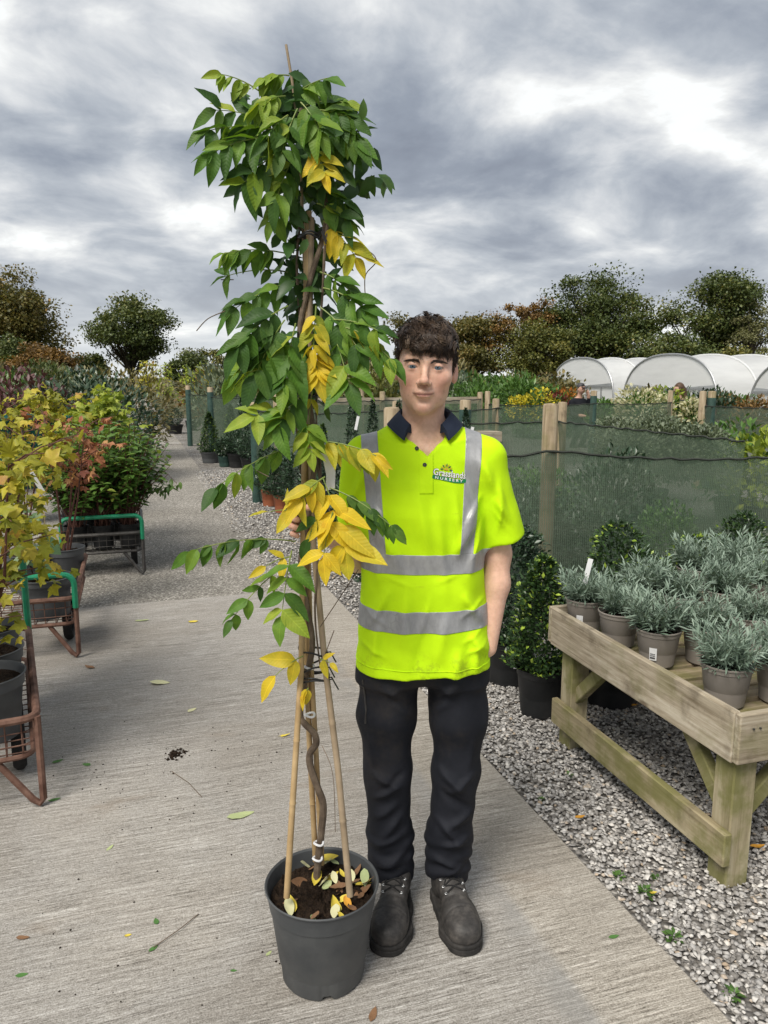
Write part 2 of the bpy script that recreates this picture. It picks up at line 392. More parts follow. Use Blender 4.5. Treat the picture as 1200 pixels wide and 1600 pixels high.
# ================================================================ windbreak fences
def mat_net():
    """woven green shade netting: solid tapes with open meshes between"""
    m, t, out = new_mat('green_windbreak_net'); co = t.new('ShaderNodeTexCoord').outputs['UV']
    sx = t.new('ShaderNodeSeparateXYZ'); t.l.new(co, sx.inputs[0])
    wv = t.math('SINE', t.math('MULTIPLY', sx.outputs[0], 2 * math.pi / .016)); wh = t.math('SINE', t.math('MULTIPLY', sx.outputs[1], 2 * math.pi / .011))
    k = t.math('ADD', t.math('MULTIPLY', wv, .16), t.math('MULTIPLY', wh, .09))
    fade = t.math('MULTIPLY', t.math('SUBTRACT', t.noise(t.mapping(co, (3, 2, 1)), 1.0, 4, .6), .5), .22)
    al = t.math('ADD', t.math('ADD', .60, k), fade, clamp=True)
    col = t.ramp(t.noise(t.mapping(co, (1.2, 5, 1)), 1.0, 4, .6), [(.35, (.108, .152, .108)), (.65, (.165, .205, .152))])
    d = pbr(t, col, .7, 0, .25); tr = t.new('ShaderNodeBsdfTransparent')
    tl = t.new('ShaderNodeBsdfTranslucent'); t.set(tl, 0, (.11, .19, .10))
    ms = t.new('ShaderNodeMixShader'); t.set(ms, 0, .35); t.l.new(d.outputs[0], ms.inputs[1]); t.l.new(tl.outputs[0], ms.inputs[2])
    mx = t.new('ShaderNodeMixShader'); t.l.new(al, mx.inputs[0]); t.l.new(tr.outputs[0], mx.inputs[1]); t.l.new(ms.outputs[0], mx.inputs[2])
    t.l.new(mx.outputs[0], out.inputs[0]); return m
def mat_wood(name, c1, c2, c3, algae=0.0, axis='x', scale=1.0):
    m, t, out = new_mat(name); co = objco(t)
    sc = {'x': (1.4, 22, 22), 'y': (22, 1.4, 22), 'z': (22, 22, 1.4)}[axis]; sc = tuple(k * scale for k in sc)
    n = t.noise(t.mapping(co, sc), 1.0, 5, .6, 1.2); n2 = t.noise(t.mapping(co, tuple(k * 4 for k in sc)), 1.0, 4, .7)
    f = t.math('ADD', t.math('MULTIPLY', n, .65), t.math('MULTIPLY', n2, .35))
    col = t.ramp(f, [(.34, c1), (.5, c2), (.66, c3)])
    kn = t.new('ShaderNodeTexVoronoi'); t.set(kn, 'Vector', t.mapping(co, tuple(4.5 if k > 5 * scale else 2.2 for k in sc))); t.set(kn, 'Scale', 1.0)
    col = t.mix(t.math('MULTIPLY', t.math('SUBTRACT', 1.0, t.smooth(kn.outputs['Distance'], .03, .10)), .75), col, (.07, .045, .028))
    blot = t.noise(co, 7, 5, .65)
    col = t.mix(t.math('MULTIPLY', t.smooth(blot, .52, .72), .55), col, (c1[0] * .55, c1[1] * .55, c1[2] * .55))
    if algae > 0:
        a = t.math('MULTIPLY', t.smooth(t.noise(t.mapping(co, (1, 1, 1), (5, 2, 9)), 4.5, 5, .65), .60 - .28 * algae, .72 - .18 * algae), min(1, algae))
        col = t.mix(a, col, (.115, .125, .022))
    t.l.new(pbr(t, col, .82, 0, .2, f, .5, .004).outputs[0], out.inputs[0]); return m
M_net = mat_net()
M_post = mat_wood('weathered_post', (.17, .13, .08), (.30, .235, .155), (.42, .35, .25), .35, 'z')
M_rail = mat_wood('weathered_rail', (.22, .18, .13), (.34, .29, .22), (.46, .41, .33), .2, 'x')
M_rope = simple('dark_rope', (.018, .022, .018), (.05, .055, .045), 200, .85)
M_wrap = simple('green_post_wrap', (.018, .045, .038), (.035, .075, .06), 14, .7)
def fence(label, p0, p1, top, posts, sag=.03, wrapped=(), board=False, post_top=None, overlap=.0, seed=1, bottom=.03):
    """posts: fractions along the run.  > post, net (> rope)"""
    rng = np.random.default_rng(seed); p0 = np.array(p0, float); p1 = np.array(p1, float); d = p1 - p0; L = np.linalg.norm(d); d /= L
    nrm = np.array((-d[1], d[0], 0)); root = empty('windbreak_fence', p0, math.atan2(d[1], d[0]))
    nx = max(8, int(L / .06)); ny = 8; s = np.linspace(0, 1, nx + 1)
    ph = np.array(sorted(posts)); sagv = np.zeros(nx + 1)
    for a, b in zip(ph[:-1], ph[1:]):
        k = (s >= a) & (s <= b); q = (s[k] - a) / max(1e-6, b - a); sagv[k] = 4 * q * (1 - q) * sag * (b - a) * L / 1.5
    zt = top - sagv + rng.normal(0, .002, nx + 1)
    V = []; UVs = []
    for j in range(ny + 1):
        q = j / ny
        z = bottom + (zt - bottom) * q
        y = -.052 + .02 * np.sin(s * L * 3.1 + seed) * math.sin(q * 3.14) + .006 * np.sin(s * L * 14 + 3 * q)
        V.append(np.stack([s * L, y, z], 1)); UVs.append(np.stack([s * L, z], 1))
    V = np.concatenate(V); UVs = np.concatenate(UVs)
    i = (np.arange(ny)[:, None] * (nx + 1) + np.arange(nx)[None]).ravel(); F = np.stack([i, i + 1, i + nx + 2, i + nx + 1], 1)
    me = npmesh('net', V, F, M_net, True); ul = me.uv_layers.new(name='UVMap'); ul.data.foreach_set('uv', UVs[F.ravel()].astype(np.float32).ravel())
    net = link('net', me, root)
    rp = MB(); ids = range(0, nx + 1, 1); pts = [(s[k] * L, -.056 + (.004 if k % 2 else -.004), zt[k] + (.004 if k % 4 < 2 else -.004)) for k in ids]
    rp.tube(pts, .0085, 5).build('rope', M_rope, net, True)
    for k, f in enumerate(posts):
        hh = (post_top or top + .25) + rng.uniform(-.02, .02)
        mb = MB(); n = 12; wr = k in wrapped; r_ = .05 if not wr else .058
        prof = [(r_, -.05), (r_ * .99, hh - .012), (r_ * .85, hh), (0.001, hh + .004)]
        mb.lathe(prof, (f * L, 0, 0), n)
        po = mb.build('post', M_post, root, True)
        if wr:
            MB().lathe([(.062, -.02), (.0615, hh - .10), (.060, hh - .095)], (f * L, 0, 0), 12).build('wrap', M_wrap, po, True)
    if board:
        MB().box((L / 2, .07, top - .02), (L, .022, .12)).build('rail', M_rail, root)
    return tag(root, label, 'fence', 'green netting windbreak fences')
fence('green netting fence just behind the young man and the box shrubs', uv(-1.24, .12), uv(-1.24, 4.6), 1.15, (0.0, .242, .92), .05, seed=1, post_top=1.43)
fence('low green netting fence running back from the right corner of the near pen', uv(1.56, 2.97), uv(-1.10, 2.97), 1.15, (0.0,), .05, seed=2, post_top=1.36)
fence('short green netting fence closing the back of the near pen', uv(1.56, 1.85), uv(1.56, 2.86), 1.15, (0.0,), .02, wrapped=(0,), seed=3, post_top=1.38)
fence('green netting fence behind the two slim cone trees with white tags', uv(4.28, .12), uv(4.28, 3.6), 1.18, (0.0, .55, .98), .03, wrapped=(0,), seed=4, post_top=1.30)
fence('netting fence with a grey timber top rail in the middle distance', uv(7.1, .9), uv(7.1, 4.6), 1.22, (0.0, .5, 1.0), .02, board=True, seed=5, post_top=1.36)
fence('long green netting fence in front of the white hydrangeas', uv(7.1, 4.75), uv(7.1, 8.7), 1.12, (0.0, .56, 1.0), .02, wrapped=(1,), seed=6, post_top=1.34)
fence('green netting fence beside the path behind the row of topiary', uv(9.9, .10), uv(9.9, 3.2), 1.22, (0.0, 1.0), .02, wrapped=(0,), seed=7, post_top=1.42)
fence('green netting fence far right beyond the leafy yellowing shrub', uv(3.6, 6.5), uv(3.6, 10.5), 1.2, (0.0, .04, .6), .03, wrapped=(1,), seed=8, post_top=1.42)
fence('farthest green netting fence by the clipped ball in the black tub', uv(13.2, -.1), uv(13.2, 3.0), 1.2, (0.0, 1.0), .02, wrapped=(0,), seed=9, post_top=1.40)

# ================================================================ polytunnels
def mat_poly():
    m, t, out = new_mat('polythene_sheet'); co = objco(t)
    n = t.noise(t.mapping(co, (.6, .6, 3)), 1.0, 5, .6)
    col = t.ramp(n, [(.3, (.70, .71, .71)), (.6, (.82, .83, .83)), (.75, (.87, .87, .86))])
    b = pbr(t, col, .35, 0, .5, t.noise(t.mapping(co, (4, 4, .7)), 1, 3), .25, .05)
    tl = t.new('ShaderNodeBsdfTranslucent'); t.set(tl, 0, (.86, .87, .87))
    mx = t.new('ShaderNodeMixShader'); t.set(mx, 0, .42); t.l.new(b.outputs[0], mx.inputs[1]); t.l.new(tl.outputs[0], mx.inputs[2]); t.l.new(mx.outputs[0], out.inputs[0]); return m
M_poly = mat_poly(); M_galv = simple('galvanised_steel', (.30, .31, .32), (.48, .49, .50), 30, .45, .5, .6)
M_dark = simple('dark_opening', (.02, .022, .02), (.05, .05, .045), 5, .9)
def polytunnel(label, px, Y, Wd, H, L):
    X = (px - 600) / FOC * (Y * CP + .25)
    root = empty('polytunnel', (X, Y, -.03), ANG)      # local x runs down the tunnel, local y across
    n = 26; arc = []
    for k in range(n + 1):
        a = math.pi * k / n; c_ = math.cos(a); s_ = math.sin(a)
        arc.append((Wd / 2 * (abs(c_) ** .85) * (1 if c_ > 0 else -1), H * (s_ ** .72 if s_ > 0 else 0)))
    xs = np.linspace(0, L, 25); V = []; 
    for i, x in enumerate(xs):
        dip = .05 * math.sin(math.pi * ((i % 4) / 4.0))
        for (y, z) in arc: V.append((x, y * (1 - dip * .5 * (z > .5)), z * (1 - dip * .35)))
    F = [(i * (n + 1) + k, i * (n + 1) + k + 1, (i + 1) * (n + 1) + k + 1, (i + 1) * (n + 1) + k) for i in range(24) for k in range(n)]
    me = npmesh('cover', np.array(V), np.array(F), M_poly, True); link('cover', me, root)
    # end wall: sheet above a rail, lower band of side netting and door frame
    mb = MB(); zr = H * .40
    up = [(y, z) for y, z in arc if z >= zr]; mb.add([(.02, y, z) for y, z in up] + [(.02, 0, zr)], [(len(up), k, k + 1) for k in range(len(up) - 1)]); mb.build('end_sheet', M_poly, root)
    lo = [(y, z) for y, z in arc]; yl = max(y for y, z in arc)
    MB().add([(.05, -yl * .96, 0), (.05, yl * .96, 0), (.05, yl * .96, zr), (.05, -yl * .96, zr)], [(0, 1, 2, 3)]).build('lower_sheet', M_poly, root)
    MB().box((0, 0, zr), (.07, yl * 1.97, .09)).build('rail', M_galv, root)
    for y in (-.33, -.11, .11, .33): MB().box((-.01, y * Wd, zr / 2), (.06, .06, zr)).build('end_post', M_galv, root)
    for i in range(0, 25, 4):
        MB().tube([(xs[i], y * 1.012, z * 1.012) for y, z in arc], .05, 6).build('hoop', M_poly if i else M_galv, root, True)
    return tag(root, label, 'polytunnel', 'white polytunnels under the trees')
polytunnel('white polytunnel set furthest back and to the left', 905, 47, 6.9, 2.72, 12)
polytunnel('white polytunnel in the middle of the row with ribbed roof', 1040, 38, 6.9, 2.68, 14)
polytunnel('white polytunnel cut off by the right edge of the picture', 1268, 30, 6.4, 2.5, 10)

# ================================================================ trees
T_QUAD = (np.array([(0, 0, 0), (.5, .42, .06), (1, 0, -.08), (.5, -.42, .06)]), np.array([(0, 2, 1), (0, 3, 2)]), np.zeros((0, 4), int))
M_bark = simple('oak_bark', (.03, .026, .02), (.085, .07, .05), 6, .95, .1, bstr=.6, bscale=25, bdist=.05)
M_oak = leafmat('oak_leaf_dark', [(0, (0.040, 0.060, 0.021)), (.5, (0.091, 0.121, 0.036)), (.85, (0.161, 0.172, 0.048)), (1, (0.222, 0.191, 0.060))], .25)
M_oakb = leafmat('oak_leaf_browning', [(0, (0.062, 0.070, 0.022)), (.5, (0.146, 0.133, 0.039)), (.85, (0.225, 0.166, 0.047)), (1, (0.312, 0.195, 0.058))], .25)
M_rust = leafmat('leaf_rust', [(0, (0.092, 0.060, 0.024)), (.5, (0.210, 0.126, 0.042)), (1, (0.336, 0.185, 0.050))], .25)
M_olive = leafmat('leaf_olive', [(0, (0.061, 0.079, 0.021)), (.5, (0.140, 0.149, 0.039)), (1, (0.245, 0.210, 0.053))], .25)
M_pale = leafmat('leaf_sparse_pale', [(0, (0.120, 0.132, 0.060)), (1, (0.288, 0.276, 0.132))], .3)
def tree(label, px, ytop, wpx, Y, mat, seed, n=9000, clumps=46, low=.28, leaf=.30, lean=0.0, name='oak_tree', flat=.85, cr=(.15, .25), group=None, gap=0.0):
    rng = np.random.default_rng(seed); n = int(n * 2.0); leaf *= .82
    X = (px - 600) / FOC * Y * CP; Hh = CAM_H + (ray(px, ytop)[2] / ray(px, ytop)[1]) * Y; Wm = wpx / FOC * Y * 1.0
    root = empty(name, (X, Y, -.03))
    zc = Hh * (low + 1) / 2; rz = Hh * (1 - low) / 2; rx = Wm / 2
    d = unit(clumps, rng); lob = unit(6, rng); rad = rng.uniform(.2, 1, clumps) ** .5 * (.72 + .42 * np.clip(np.max(d @ lob.T, 1) - .35, 0, 1) / .65)
    C = d * rad[:, None] * np.array((rx * .86, rx * .8, rz * .86)) + np.array((lean * rx, 0, zc))
    C[:, 0] += lean * (C[:, 2] - zc) * .4
    if gap: C = C[~((C[:, 0] < -rx * .1) & (rng.random(len(C)) < gap))]
    k = rng.integers(0, len(C), n); cs = rng.uniform(*cr, len(C)) * (rx + rz) * rng.choice((.55, .8, 1.15), len(C))
    off = unit(n, rng) * (rng.random((n, 1)) ** .62) * cs[k][:, None] * np.array((1.15, 1.1, .62))
    P = C[k] + off
    fw = unit(n, rng) * .8 + off / (cs[k][:, None] + 1e-6) * .6 + np.array((0, 0, -.25)); up = unit(n, rng) * .7 + np.array((0, 0, 1.0))
    V, Fs, r_ = place_leaves(T_QUAD, P, fw, up, rng.uniform(.75, 1.5, n) * leaf, np.clip(rng.normal(.45, .2, n) + (rng.random(len(C)) * .36 - .18)[k], 0, 1))
    link('crown', npmesh('crown', V, Fs, mat, attr={'rnd': r_}), root)
    mb = MB(); tr = max(.18, Hh * .034)
    trunk = [(lean * rx * .3 * q + rng.normal(0, .04), 0, Hh * .62 * q) for q in (0, .15, .3, .5, .75, 1)]
    mb.tube(trunk, [tr * 1.35, tr, tr * .9, tr * .75, tr * .5, tr * .25], 8)
    for c in C:
        q = rng.uniform(.3, .95) * min(1, max(.45, c[2] / Hh)); b = np.array((lean * rx * .3 * q, 0, Hh * .62 * q))
        m_ = (b + c) / 2 + rng.normal(0, .25, 3) + np.array((0, 0, -.06 * Hh * .3))
        mb.tube([b, b * .6 + m_ * .4, m_, m_ * .4 + c * .6, c], [tr * .36, tr * .3, tr * .22, tr * .14, tr * .05], 5, False)
    mb.build('trunk', M_bark, root, True)
    return tag(root, label, 'tree', group or 'trees along the far boundary')
tree('tall browning oak cut off by the left edge of the picture', 22, 418, 185, 78, M_oakb, 11, 13000, 60, .22, .30)
tree('round dark oak standing alone on the left skyline', 206, 456, 132, 92, M_oak, 12, 11000, 52, .30, .30)
tree('small brown tree top showing beside the young man\'s hair', 636, 482, 66, 95, M_oakb, 13, 3500, 22, .2, .30)
tree('olive brown spreading tree just right of the young man\'s head', 742, 478, 140, 88, M_oakb, 14, 10000, 50, .12, .28)
tree('thin rust coloured tree with a see-through crown', 818, 453, 108, 85, M_rust, 15, 4200, 46, .2, .26, cr=(.10, .17))
tree('biggest dark green oak behind the first polytunnel', 928, 424, 180, 86, M_oak, 16, 16000, 70, .12, .30)
tree('dark oak with an open forked left side behind the polytunnels', 1098, 416, 165, 84, M_oak, 17, 11000, 60, .2, .30, lean=.22, gap=.45)
tree('pale half-bare birch at the right end of the tree line', 1172, 458, 70, 80, M_pale, 18, 2200, 40, .15, .22, cr=(.10, .16), name='birch_tree')
tree('low olive tree filling the tree line under the rust tree', 845, 498, 130, 80, M_olive, 19, 7000, 40, .05, .28, name='field_tree')
tree('low dark tree filling the line below the forked oak', 1040, 505, 150, 78, M_oak, 20, 8000, 40, .03, .28, name='field_tree')
tree('bushy green tree at the far right over the last polytunnel', 1175, 535, 120, 70, M_olive, 21, 5000, 30, .03, .26, name='field_tree')
tree('brownish low tree directly behind the young man\'s ear', 700, 530, 120, 76, M_oakb, 22, 6000, 36, .03, .26, name='field_tree')
tree('low hedgerow tree in the gap behind the wisteria', 330, 540, 110, 90, M_olive, 23, 5000, 34, .03, .26, name='field_tree')
tree('hedgerow tree beside the lone round oak', 290, 543, 70, 84, M_oak, 24, 3500, 24, .03, .26, name='field_tree')
tree('dark conical evergreen left of the lone round oak', 150, 545, 44, 80, M_oak, 25, 2500, 18, .03, .24, name='field_tree')
tree('orange tinged thicket tree below the tall left oak', 62, 538, 110, 62, M_rust, 26, 6000, 36, .03, .24, name='field_tree')
tree('dark thicket tree under the tall left oak', 5, 520, 120, 66, M_oak, 27, 6000, 36, .03, .26, name='field_tree')
tree('low hedgerow tree hidden behind the wisteria leaves', 430, 548, 130, 88, M_oak, 28, 5000, 34, .03, .26, name='field_tree')
tree('hedgerow tree between wisteria and the young man', 545, 540, 130, 86, M_oakb, 29, 5000, 34, .03, .26, name='field_tree')
tree('hedgerow tree between the left oak and evergreen', 110, 552, 90, 84, M_olive, 30, 4000, 26, .03, .26, name='field_tree')
# ================================================================ pots and shrubs
def mat_plastic(name, c, c2=None, rough=.5):
    return simple(name, c, c2 or tuple(k * 1.25 for k in c), 9, rough, .35, bstr=.06, bscale=40, bdist=.002)
M_blackpot = mat_plastic('black_plastic', (.010, .011, .012), (.022, .022, .023))
M_greypot = mat_plastic('slate_grey_plastic', (.060, .064, .068), (.080, .084, .088))
M_taupe = mat_plastic('taupe_plastic', (.195, .175, .155), (.235, .212, .19), .5)
M_terra = mat_plastic('terracotta_plastic', (.27, .085, .04), (.33, .115, .055))
M_paper = simple('white_label', (.66, .67, .68), (.74, .74, .74), 20, .5)
M_print = simple('label_print', (.05, .05, .055), None, 20, .6)
def mat_soil():
    m, t, out = new_mat('dark_compost'); co = objco(t); n = t.noise(co, 70, 6, .75); v = t.noise(co, 260, 3, .7)
    col = t.ramp(t.math('ADD', t.math('MULTIPLY', n, .6), t.math('MULTIPLY', v, .4)), [(.36, (.008, .0055, .004)), (.5, (.028, .018, .012)), (.62, (.07, .045, .028)), (.72, (.15, .105, .07))])
    t.l.new(pbr(t, col, .95, 0, .15, n, 1.0, .02).outputs[0], out.inputs[0]); return m
M_soil = mat_soil()
def pot_mesh(r, h, mat, base=.76, rim=.16, n=36):
    """a nursery pot with a stepped collar, real wall and inside"""
    rb = r * base; hr = h * (1 - rim)
    rs = rb + (r * .93 - rb) * (hr / h)
    prof = [(.001, .0), (rb * .9, .0), (rb, .006), (rs, hr), (r * .965, hr + .004), (r * .985, h - .006), (r * 1.02, h - .005), (r * 1.025, h - .001), (r * .985, h + .001), (r * .95, h - .01), (rs * .93, hr * .5), (rb * .8, .03), (.001, .03)]
    return MB().lathe(prof, n=n).mesh('pot', mat, True, R(35))
def soil_mesh(r, z, seed=1, n=28, rings=7, amp=.006):
    rng = np.random.default_rng(seed); V = [(0, 0, z + amp)]; F = []
    for j in range(1, rings + 1):
        for k in range(n):
            a = 2 * math.pi * k / n; q = r * j / rings
            V.append((q * math.cos(a), q * math.sin(a), z + rng.normal(0, amp) * (1 if j < rings else .2) - .004 * (j == rings)))
    for k in range(n): F.append((0, 1 + k, 1 + (k + 1) % n))
    for j in range(rings - 1):
        for k in range(n):
            a = 1 + j * n + k; b = 1 + j * n + (k + 1) % n; F.append((a, a + n, b + n, b))
    return MB().add(V, F).mesh('soil', M_soil, True)
T_leaf = tmpl_leaf(.46, .12, 2, .12); T_small = tmpl_leaf(.56, .14, 2, .1); T_narrow = tmpl_leaf(.15, .1, 3, .12)
T_ovate = tmpl_leaf(.46, .16, 4, .22, .8); T_maple = tmpl_maple(5, .60); T_maple7 = tmpl_maple(7, .50)
def foliage(name, n, radii, mat, tm, size, seed, center=(0, 0, 0), shape='ell', shell=.35, tipbias=0.0, lump=.18, updir=.35, lumps=9):
    """leaves spread through a volume; rnd is biased to 1 near growing tips when tipbias is set"""
    rng = np.random.default_rng(seed); radii = np.array(radii, float)
    if shape == 'ell':
        d = unit(n, rng); q = rng.random(n) ** shell
        ld = unit(lumps, rng); bump = 1 + lump * (np.max(d @ ld.T, 1) - .75) * 2 + rng.normal(0, .05, n)
        P = d * (q * bump)[:, None] * radii; outw = d
    else:   # cone / column; radii = (r_bottom, r_top, height)
        hgt = rng.random(n) ** (1.0 if shape == 'col' else 1.35)
        a = rng.uniform(0, 2 * math.pi, n); rb, rt, H = radii
        prof = (rb + (rt - rb) * hgt) * (np.minimum(1, hgt / .10) ** .5) * (np.minimum(1, (1 - hgt) / .12 + .12) ** .6)
        wob = 1 + lump * .5 * (np.sin(a * 3 + hgt * 9 + seed) + .8 * np.sin(a * 5 - hgt * 17 + 2 * seed)) + rng.normal(0, .13, n)
        q = rng.random(n) ** shell
        P = np.stack([np.cos(a) * prof * q * wob, np.sin(a) * prof * q * wob, hgt * H], 1)
        outw = np.stack([np.cos(a), np.sin(a), np.full(n, .3)], 1)
    fw = outw * .8 + unit(n, rng) * .75 + np.array((0, 0, updir)); up = unit(n, rng) * .5 + outw * .35 + np.array((0, 0, .9))
    rr = np.clip(rng.normal(.38, .17, n), 0, .8)
    if tipbias:
        tip = (q > .86) & (rng.random(n) < tipbias); rr[tip] = rng.uniform(.82, 1, tip.sum())
    V, Fs, r_ = place_leaves(tm, P + np.array(center), fw, up, rng.uniform(.7, 1.25, n) * size, rr)
    return npmesh(name, V, Fs, mat, attr={'rnd': r_})
G = lambda *s: list(s)
M_box = leafmat('box_leaf', [(0, (0.013, 0.029, 0.012)), (.45, (0.036, 0.075, 0.023)), (.78, (0.072, 0.137, 0.033)), (.86, (0.221, 0.338, 0.039)), (1, (0.442, 0.572, 0.078))], .22, .35, .5)
M_boxdark = leafmat('dark_evergreen_leaf', [(0, (0.013, 0.029, 0.016)), (.5, (0.036, 0.072, 0.036)), (1, (0.100, 0.154, 0.064))], .15, .35, .5)
M_lav = leafmat('lavender_leaf', [(0, (.072, .115, .078)), (.5, (.168, .232, .178)), (1, (.30, .37, .305))], .12, .7, .2)
M_shrub = leafmat('mid_green_leaf', [(0, (0.037, 0.085, 0.020)), (.5, (0.098, 0.194, 0.043)), (.85, (0.186, 0.321, 0.068)), (1, (0.389, 0.473, 0.085))], .3, .4, .4)
M_acer = leafmat('yellow_maple_leaf', [(0, (.15, .17, .02)), (.35, (.31, .31, .035)), (.65, (.46, .42, .05)), (.88, (.55, .43, .07)), (1, (.42, .24, .08))], .38, .5, .3)
M_acerobj = leafmat('yellow_maple_leaf_single', [(0, (.15, .18, .02)), (.4, (.33, .34, .035)), (.7, (.50, .45, .05)), (.9, (.56, .42, .07)), (1, (.40, .22, .08))], .38, .5, .3, src='obj', patch=25)
M_acerg = leafmat('lime_maple_leaf', [(0, (0.108, 0.156, 0.024)), (.5, (0.288, 0.360, 0.048)), (1, (0.540, 0.564, 0.096))], .38, .5, .3)
M_pink = leafmat('salmon_red_leaf', [(0, (.17, .055, .035)), (.5, (.36, .14, .075)), (1, (.48, .26, .12))], .3, .55, .3)
M_purple = leafmat('purple_leaf', [(0, (0.050, 0.024, 0.026)), (1, (0.185, 0.076, 0.076))], .2)
M_greyg = leafmat('grey_green_leaf', [(0, (0.068, 0.092, 0.059)), (1, (0.236, 0.279, 0.169))], .2)
M_dull = leafmat('dull_autumn_leaf', [(0, (0.079, 0.079, 0.031)), (.6, (0.194, 0.166, 0.061)), (1, (0.334, 0.229, 0.088))], .2)
M_cream = leafmat('cream_flower', [(0, (.42, .40, .24)), (1, (.72, .70, .52))], .3, .7, .2)
M_yel = leafmat('yellow_flower', [(0, (.42, .36, .03)), (1, (.70, .58, .06))], .3, .7, .2)
M_oran = leafmat('orange_leaf', [(0, (.28, .09, .02)), (1, (.55, .25, .04))], .3, .7, .2)
M_red = leafmat('crimson_leaf', [(0, (.08, .018, .018)), (1, (.26, .055, .05))], .3, .6, .2)
M_twig = simple('twig_bark', (.045, .028, .02), (.10, .062, .04), 40, .8, .2)
M_twigred = simple('red_twig_bark', (.07, .028, .022), (.13, .06, .04), 40, .7, .3)
def thing_plant(name, label, cat, loc, group=None, rz=0.0): return tag(empty(name, loc, rz), label, cat, group)
def sticker(root, r, z, ang, w_=.035, h_=.05, lean=0.0):
    """a small printed label stuck on a pot wall"""
    V = []; n = 4
    for k in range(n + 1):
        a = ang + (k / n - .5) * w_ / r
        for zz_ in (z, z + h_): V.append(((r + .0015 + lean * (zz_ - z)) * math.cos(a), (r + .0015 + lean * (zz_ - z)) * math.sin(a), zz_))
    o = MB().add(V, [(2 * k, 2 * k + 2, 2 * k + 3, 2 * k + 1) for k in range(n)]).build('label', M_paper, root)
    V2 = []
    for zz_, hh in ((z + h_ * .15, h_ * .12), (z + h_ * .36, h_ * .05), (z + h_ * .5, h_ * .05)):
        b = len(V2)
        for k in (-.38, .30):
            for q in (zz_, zz_ + hh): V2.append(((r + .0035 + lean * (q - z)) * math.cos(ang + k * w_ / r), (r + .0035 + lean * (q - z)) * math.sin(ang + k * w_ / r), q))
    MB().add(V2, [(i, i + 2, i + 3, i + 1) for i in (0, 4, 8)]).build('print', M_print, o)
def potted(name, label, cat, loc, r, h, pmat, fol, group=None, stem=None, rz=0.0, soil=True):
    root = thing_plant(name, label, cat, loc, group, rz)
    link('pot', pot_mesh(r, h, pmat), root)
    if soil: link('soil', soil_mesh(r * .90, h - .025, 3), root)
    link('foliage', fol, root)
    if stem: MB().tube([(0, 0, h - .04), (0.005, 0, h + stem)], .010, 6).build('stem', M_twig, root, True)
    return root

# ---- box shrubs in black pots by the gravel
p = atz(842, 1112, 0)
a = potted('box_shrub', 'bushy box shrub with lime tips in a black pot left of the bench', 'shrub', (p[0], p[1], -.005), .118, .24, M_blackpot,
       foliage('foliage', 5200, (.185, .05, .56), M_box, T_small, .026, 31, (0, 0, .22), 'cone', .3, .22, .35), 'box shrubs in black pots')
p = atz(795, 1062, 0)
a = potted('box_shrub', 'dark box shrub in a labelled black pot close behind the young man\'s arm', 'shrub', (p[0], p[1], -.005), .145, .25, M_blackpot,
       foliage('foliage', 5200, (.21, .12, .62), M_boxdark, T_small, .030, 32, (0, 0, .24), 'cone', .3, .0, .3), 'box shrubs in black pots')
sticker(a, .132, .12, R(-78), .055, .045, .14)
p = atz(958, 1102, 0)
potted('box_shrub', 'dark box shrub in a wide black pot seen under the bench', 'shrub', (p[0], p[1] + .06, -.005), .155, .24, M_blackpot,
       foliage('foliage', 4800, (.20, .10, .70), M_box, T_small, .026, 33, (0, 0, .22), 'cone', .3, .10, .3), 'box shrubs in black pots')
BX = [((1.36, 3.96), 'box shrub with a cluster of lime tips behind the first lavenders', .66, .16), ((1.68, 4.02), 'lime tipped box shrub behind the middle of the lavender bench', .72, .30),
      ((2.02, 4.22), 'dark box shrub standing tallest behind the lavender bench', .80, .08), ((2.38, 4.25), 'lime tipped box shrub behind the right end of the lavender bench', .74, .25)]
for k, ((x, y), lb, hh, tb) in enumerate(BX):
    potted('box_shrub', lb, 'shrub', (x, y, -.01), .14, .24, M_blackpot, foliage('foliage', 4200, (.19, .10, hh - .15), M_box, T_small, .027, 40 + k, (0, 0, .22), 'cone', .3, tb, .35), 'box shrubs in black pots')
potted('box_shrub', 'small dark shrub in a black pot at the slab corner behind the young man', 'shrub', (*uv(-.75, .22)[:2], -.01), .13, .22, M_blackpot,
       foliage('foliage', 3000, (.17, .1, .36), M_boxdark, T_small, .028, 47, (0, 0, .2), 'cone', .3, 0, .3), 'box shrubs in black pots')
# dark stock standing inside the near pen, seen through the netting
PEN = [(-.75, .75, .42, .36), (-.80, 1.35, .46, .34), (-.70, 1.95, .44, .34), (-.85, 2.5, .40, .30), (-.1, 1.0, .5, .36), (0.0, 1.8, .46, .34), (-.2, 2.45, .62, .36), (.7, .8, .5, .36), (.75, 1.5, .5, .36), (.7, 2.2, .5, .40)]
fv = [foliage('foliage', 2400, (.34, .34, .30), M_boxdark, T_small, .045, 50 + k, (0, 0, .34), lump=.4) for k in range(3)]
fl = [foliage('foliage', 2400, (.34, .34, .30), M_shrub, T_small, .045, 53 + k, (0, 0, .34), lump=.4) for k in range(2)]
for k, (u_, v_, hh, ww) in enumerate(PEN):
    r_ = thing_plant('pen_shrub', ('%s evergreen in the %s row behind the near netting' % (('leftmost', 'second', 'third', 'rightmost')[k] if k < 4 else ('left', 'middle', 'right')[(k - 4) % 3], 'front' if k < 4 else ('second' if k < 7 else 'third'))), 'shrub', uv(u_, v_, -.01), 'shrubs inside the near pen', k * 1.3)
    link('pot', pot_mesh(.13, .18, M_blackpot, n=20), r_); o = link('foliage', (fv + fl)[k % 5], r_); o.scale = (ww / .34, ww / .34, hh / .40)
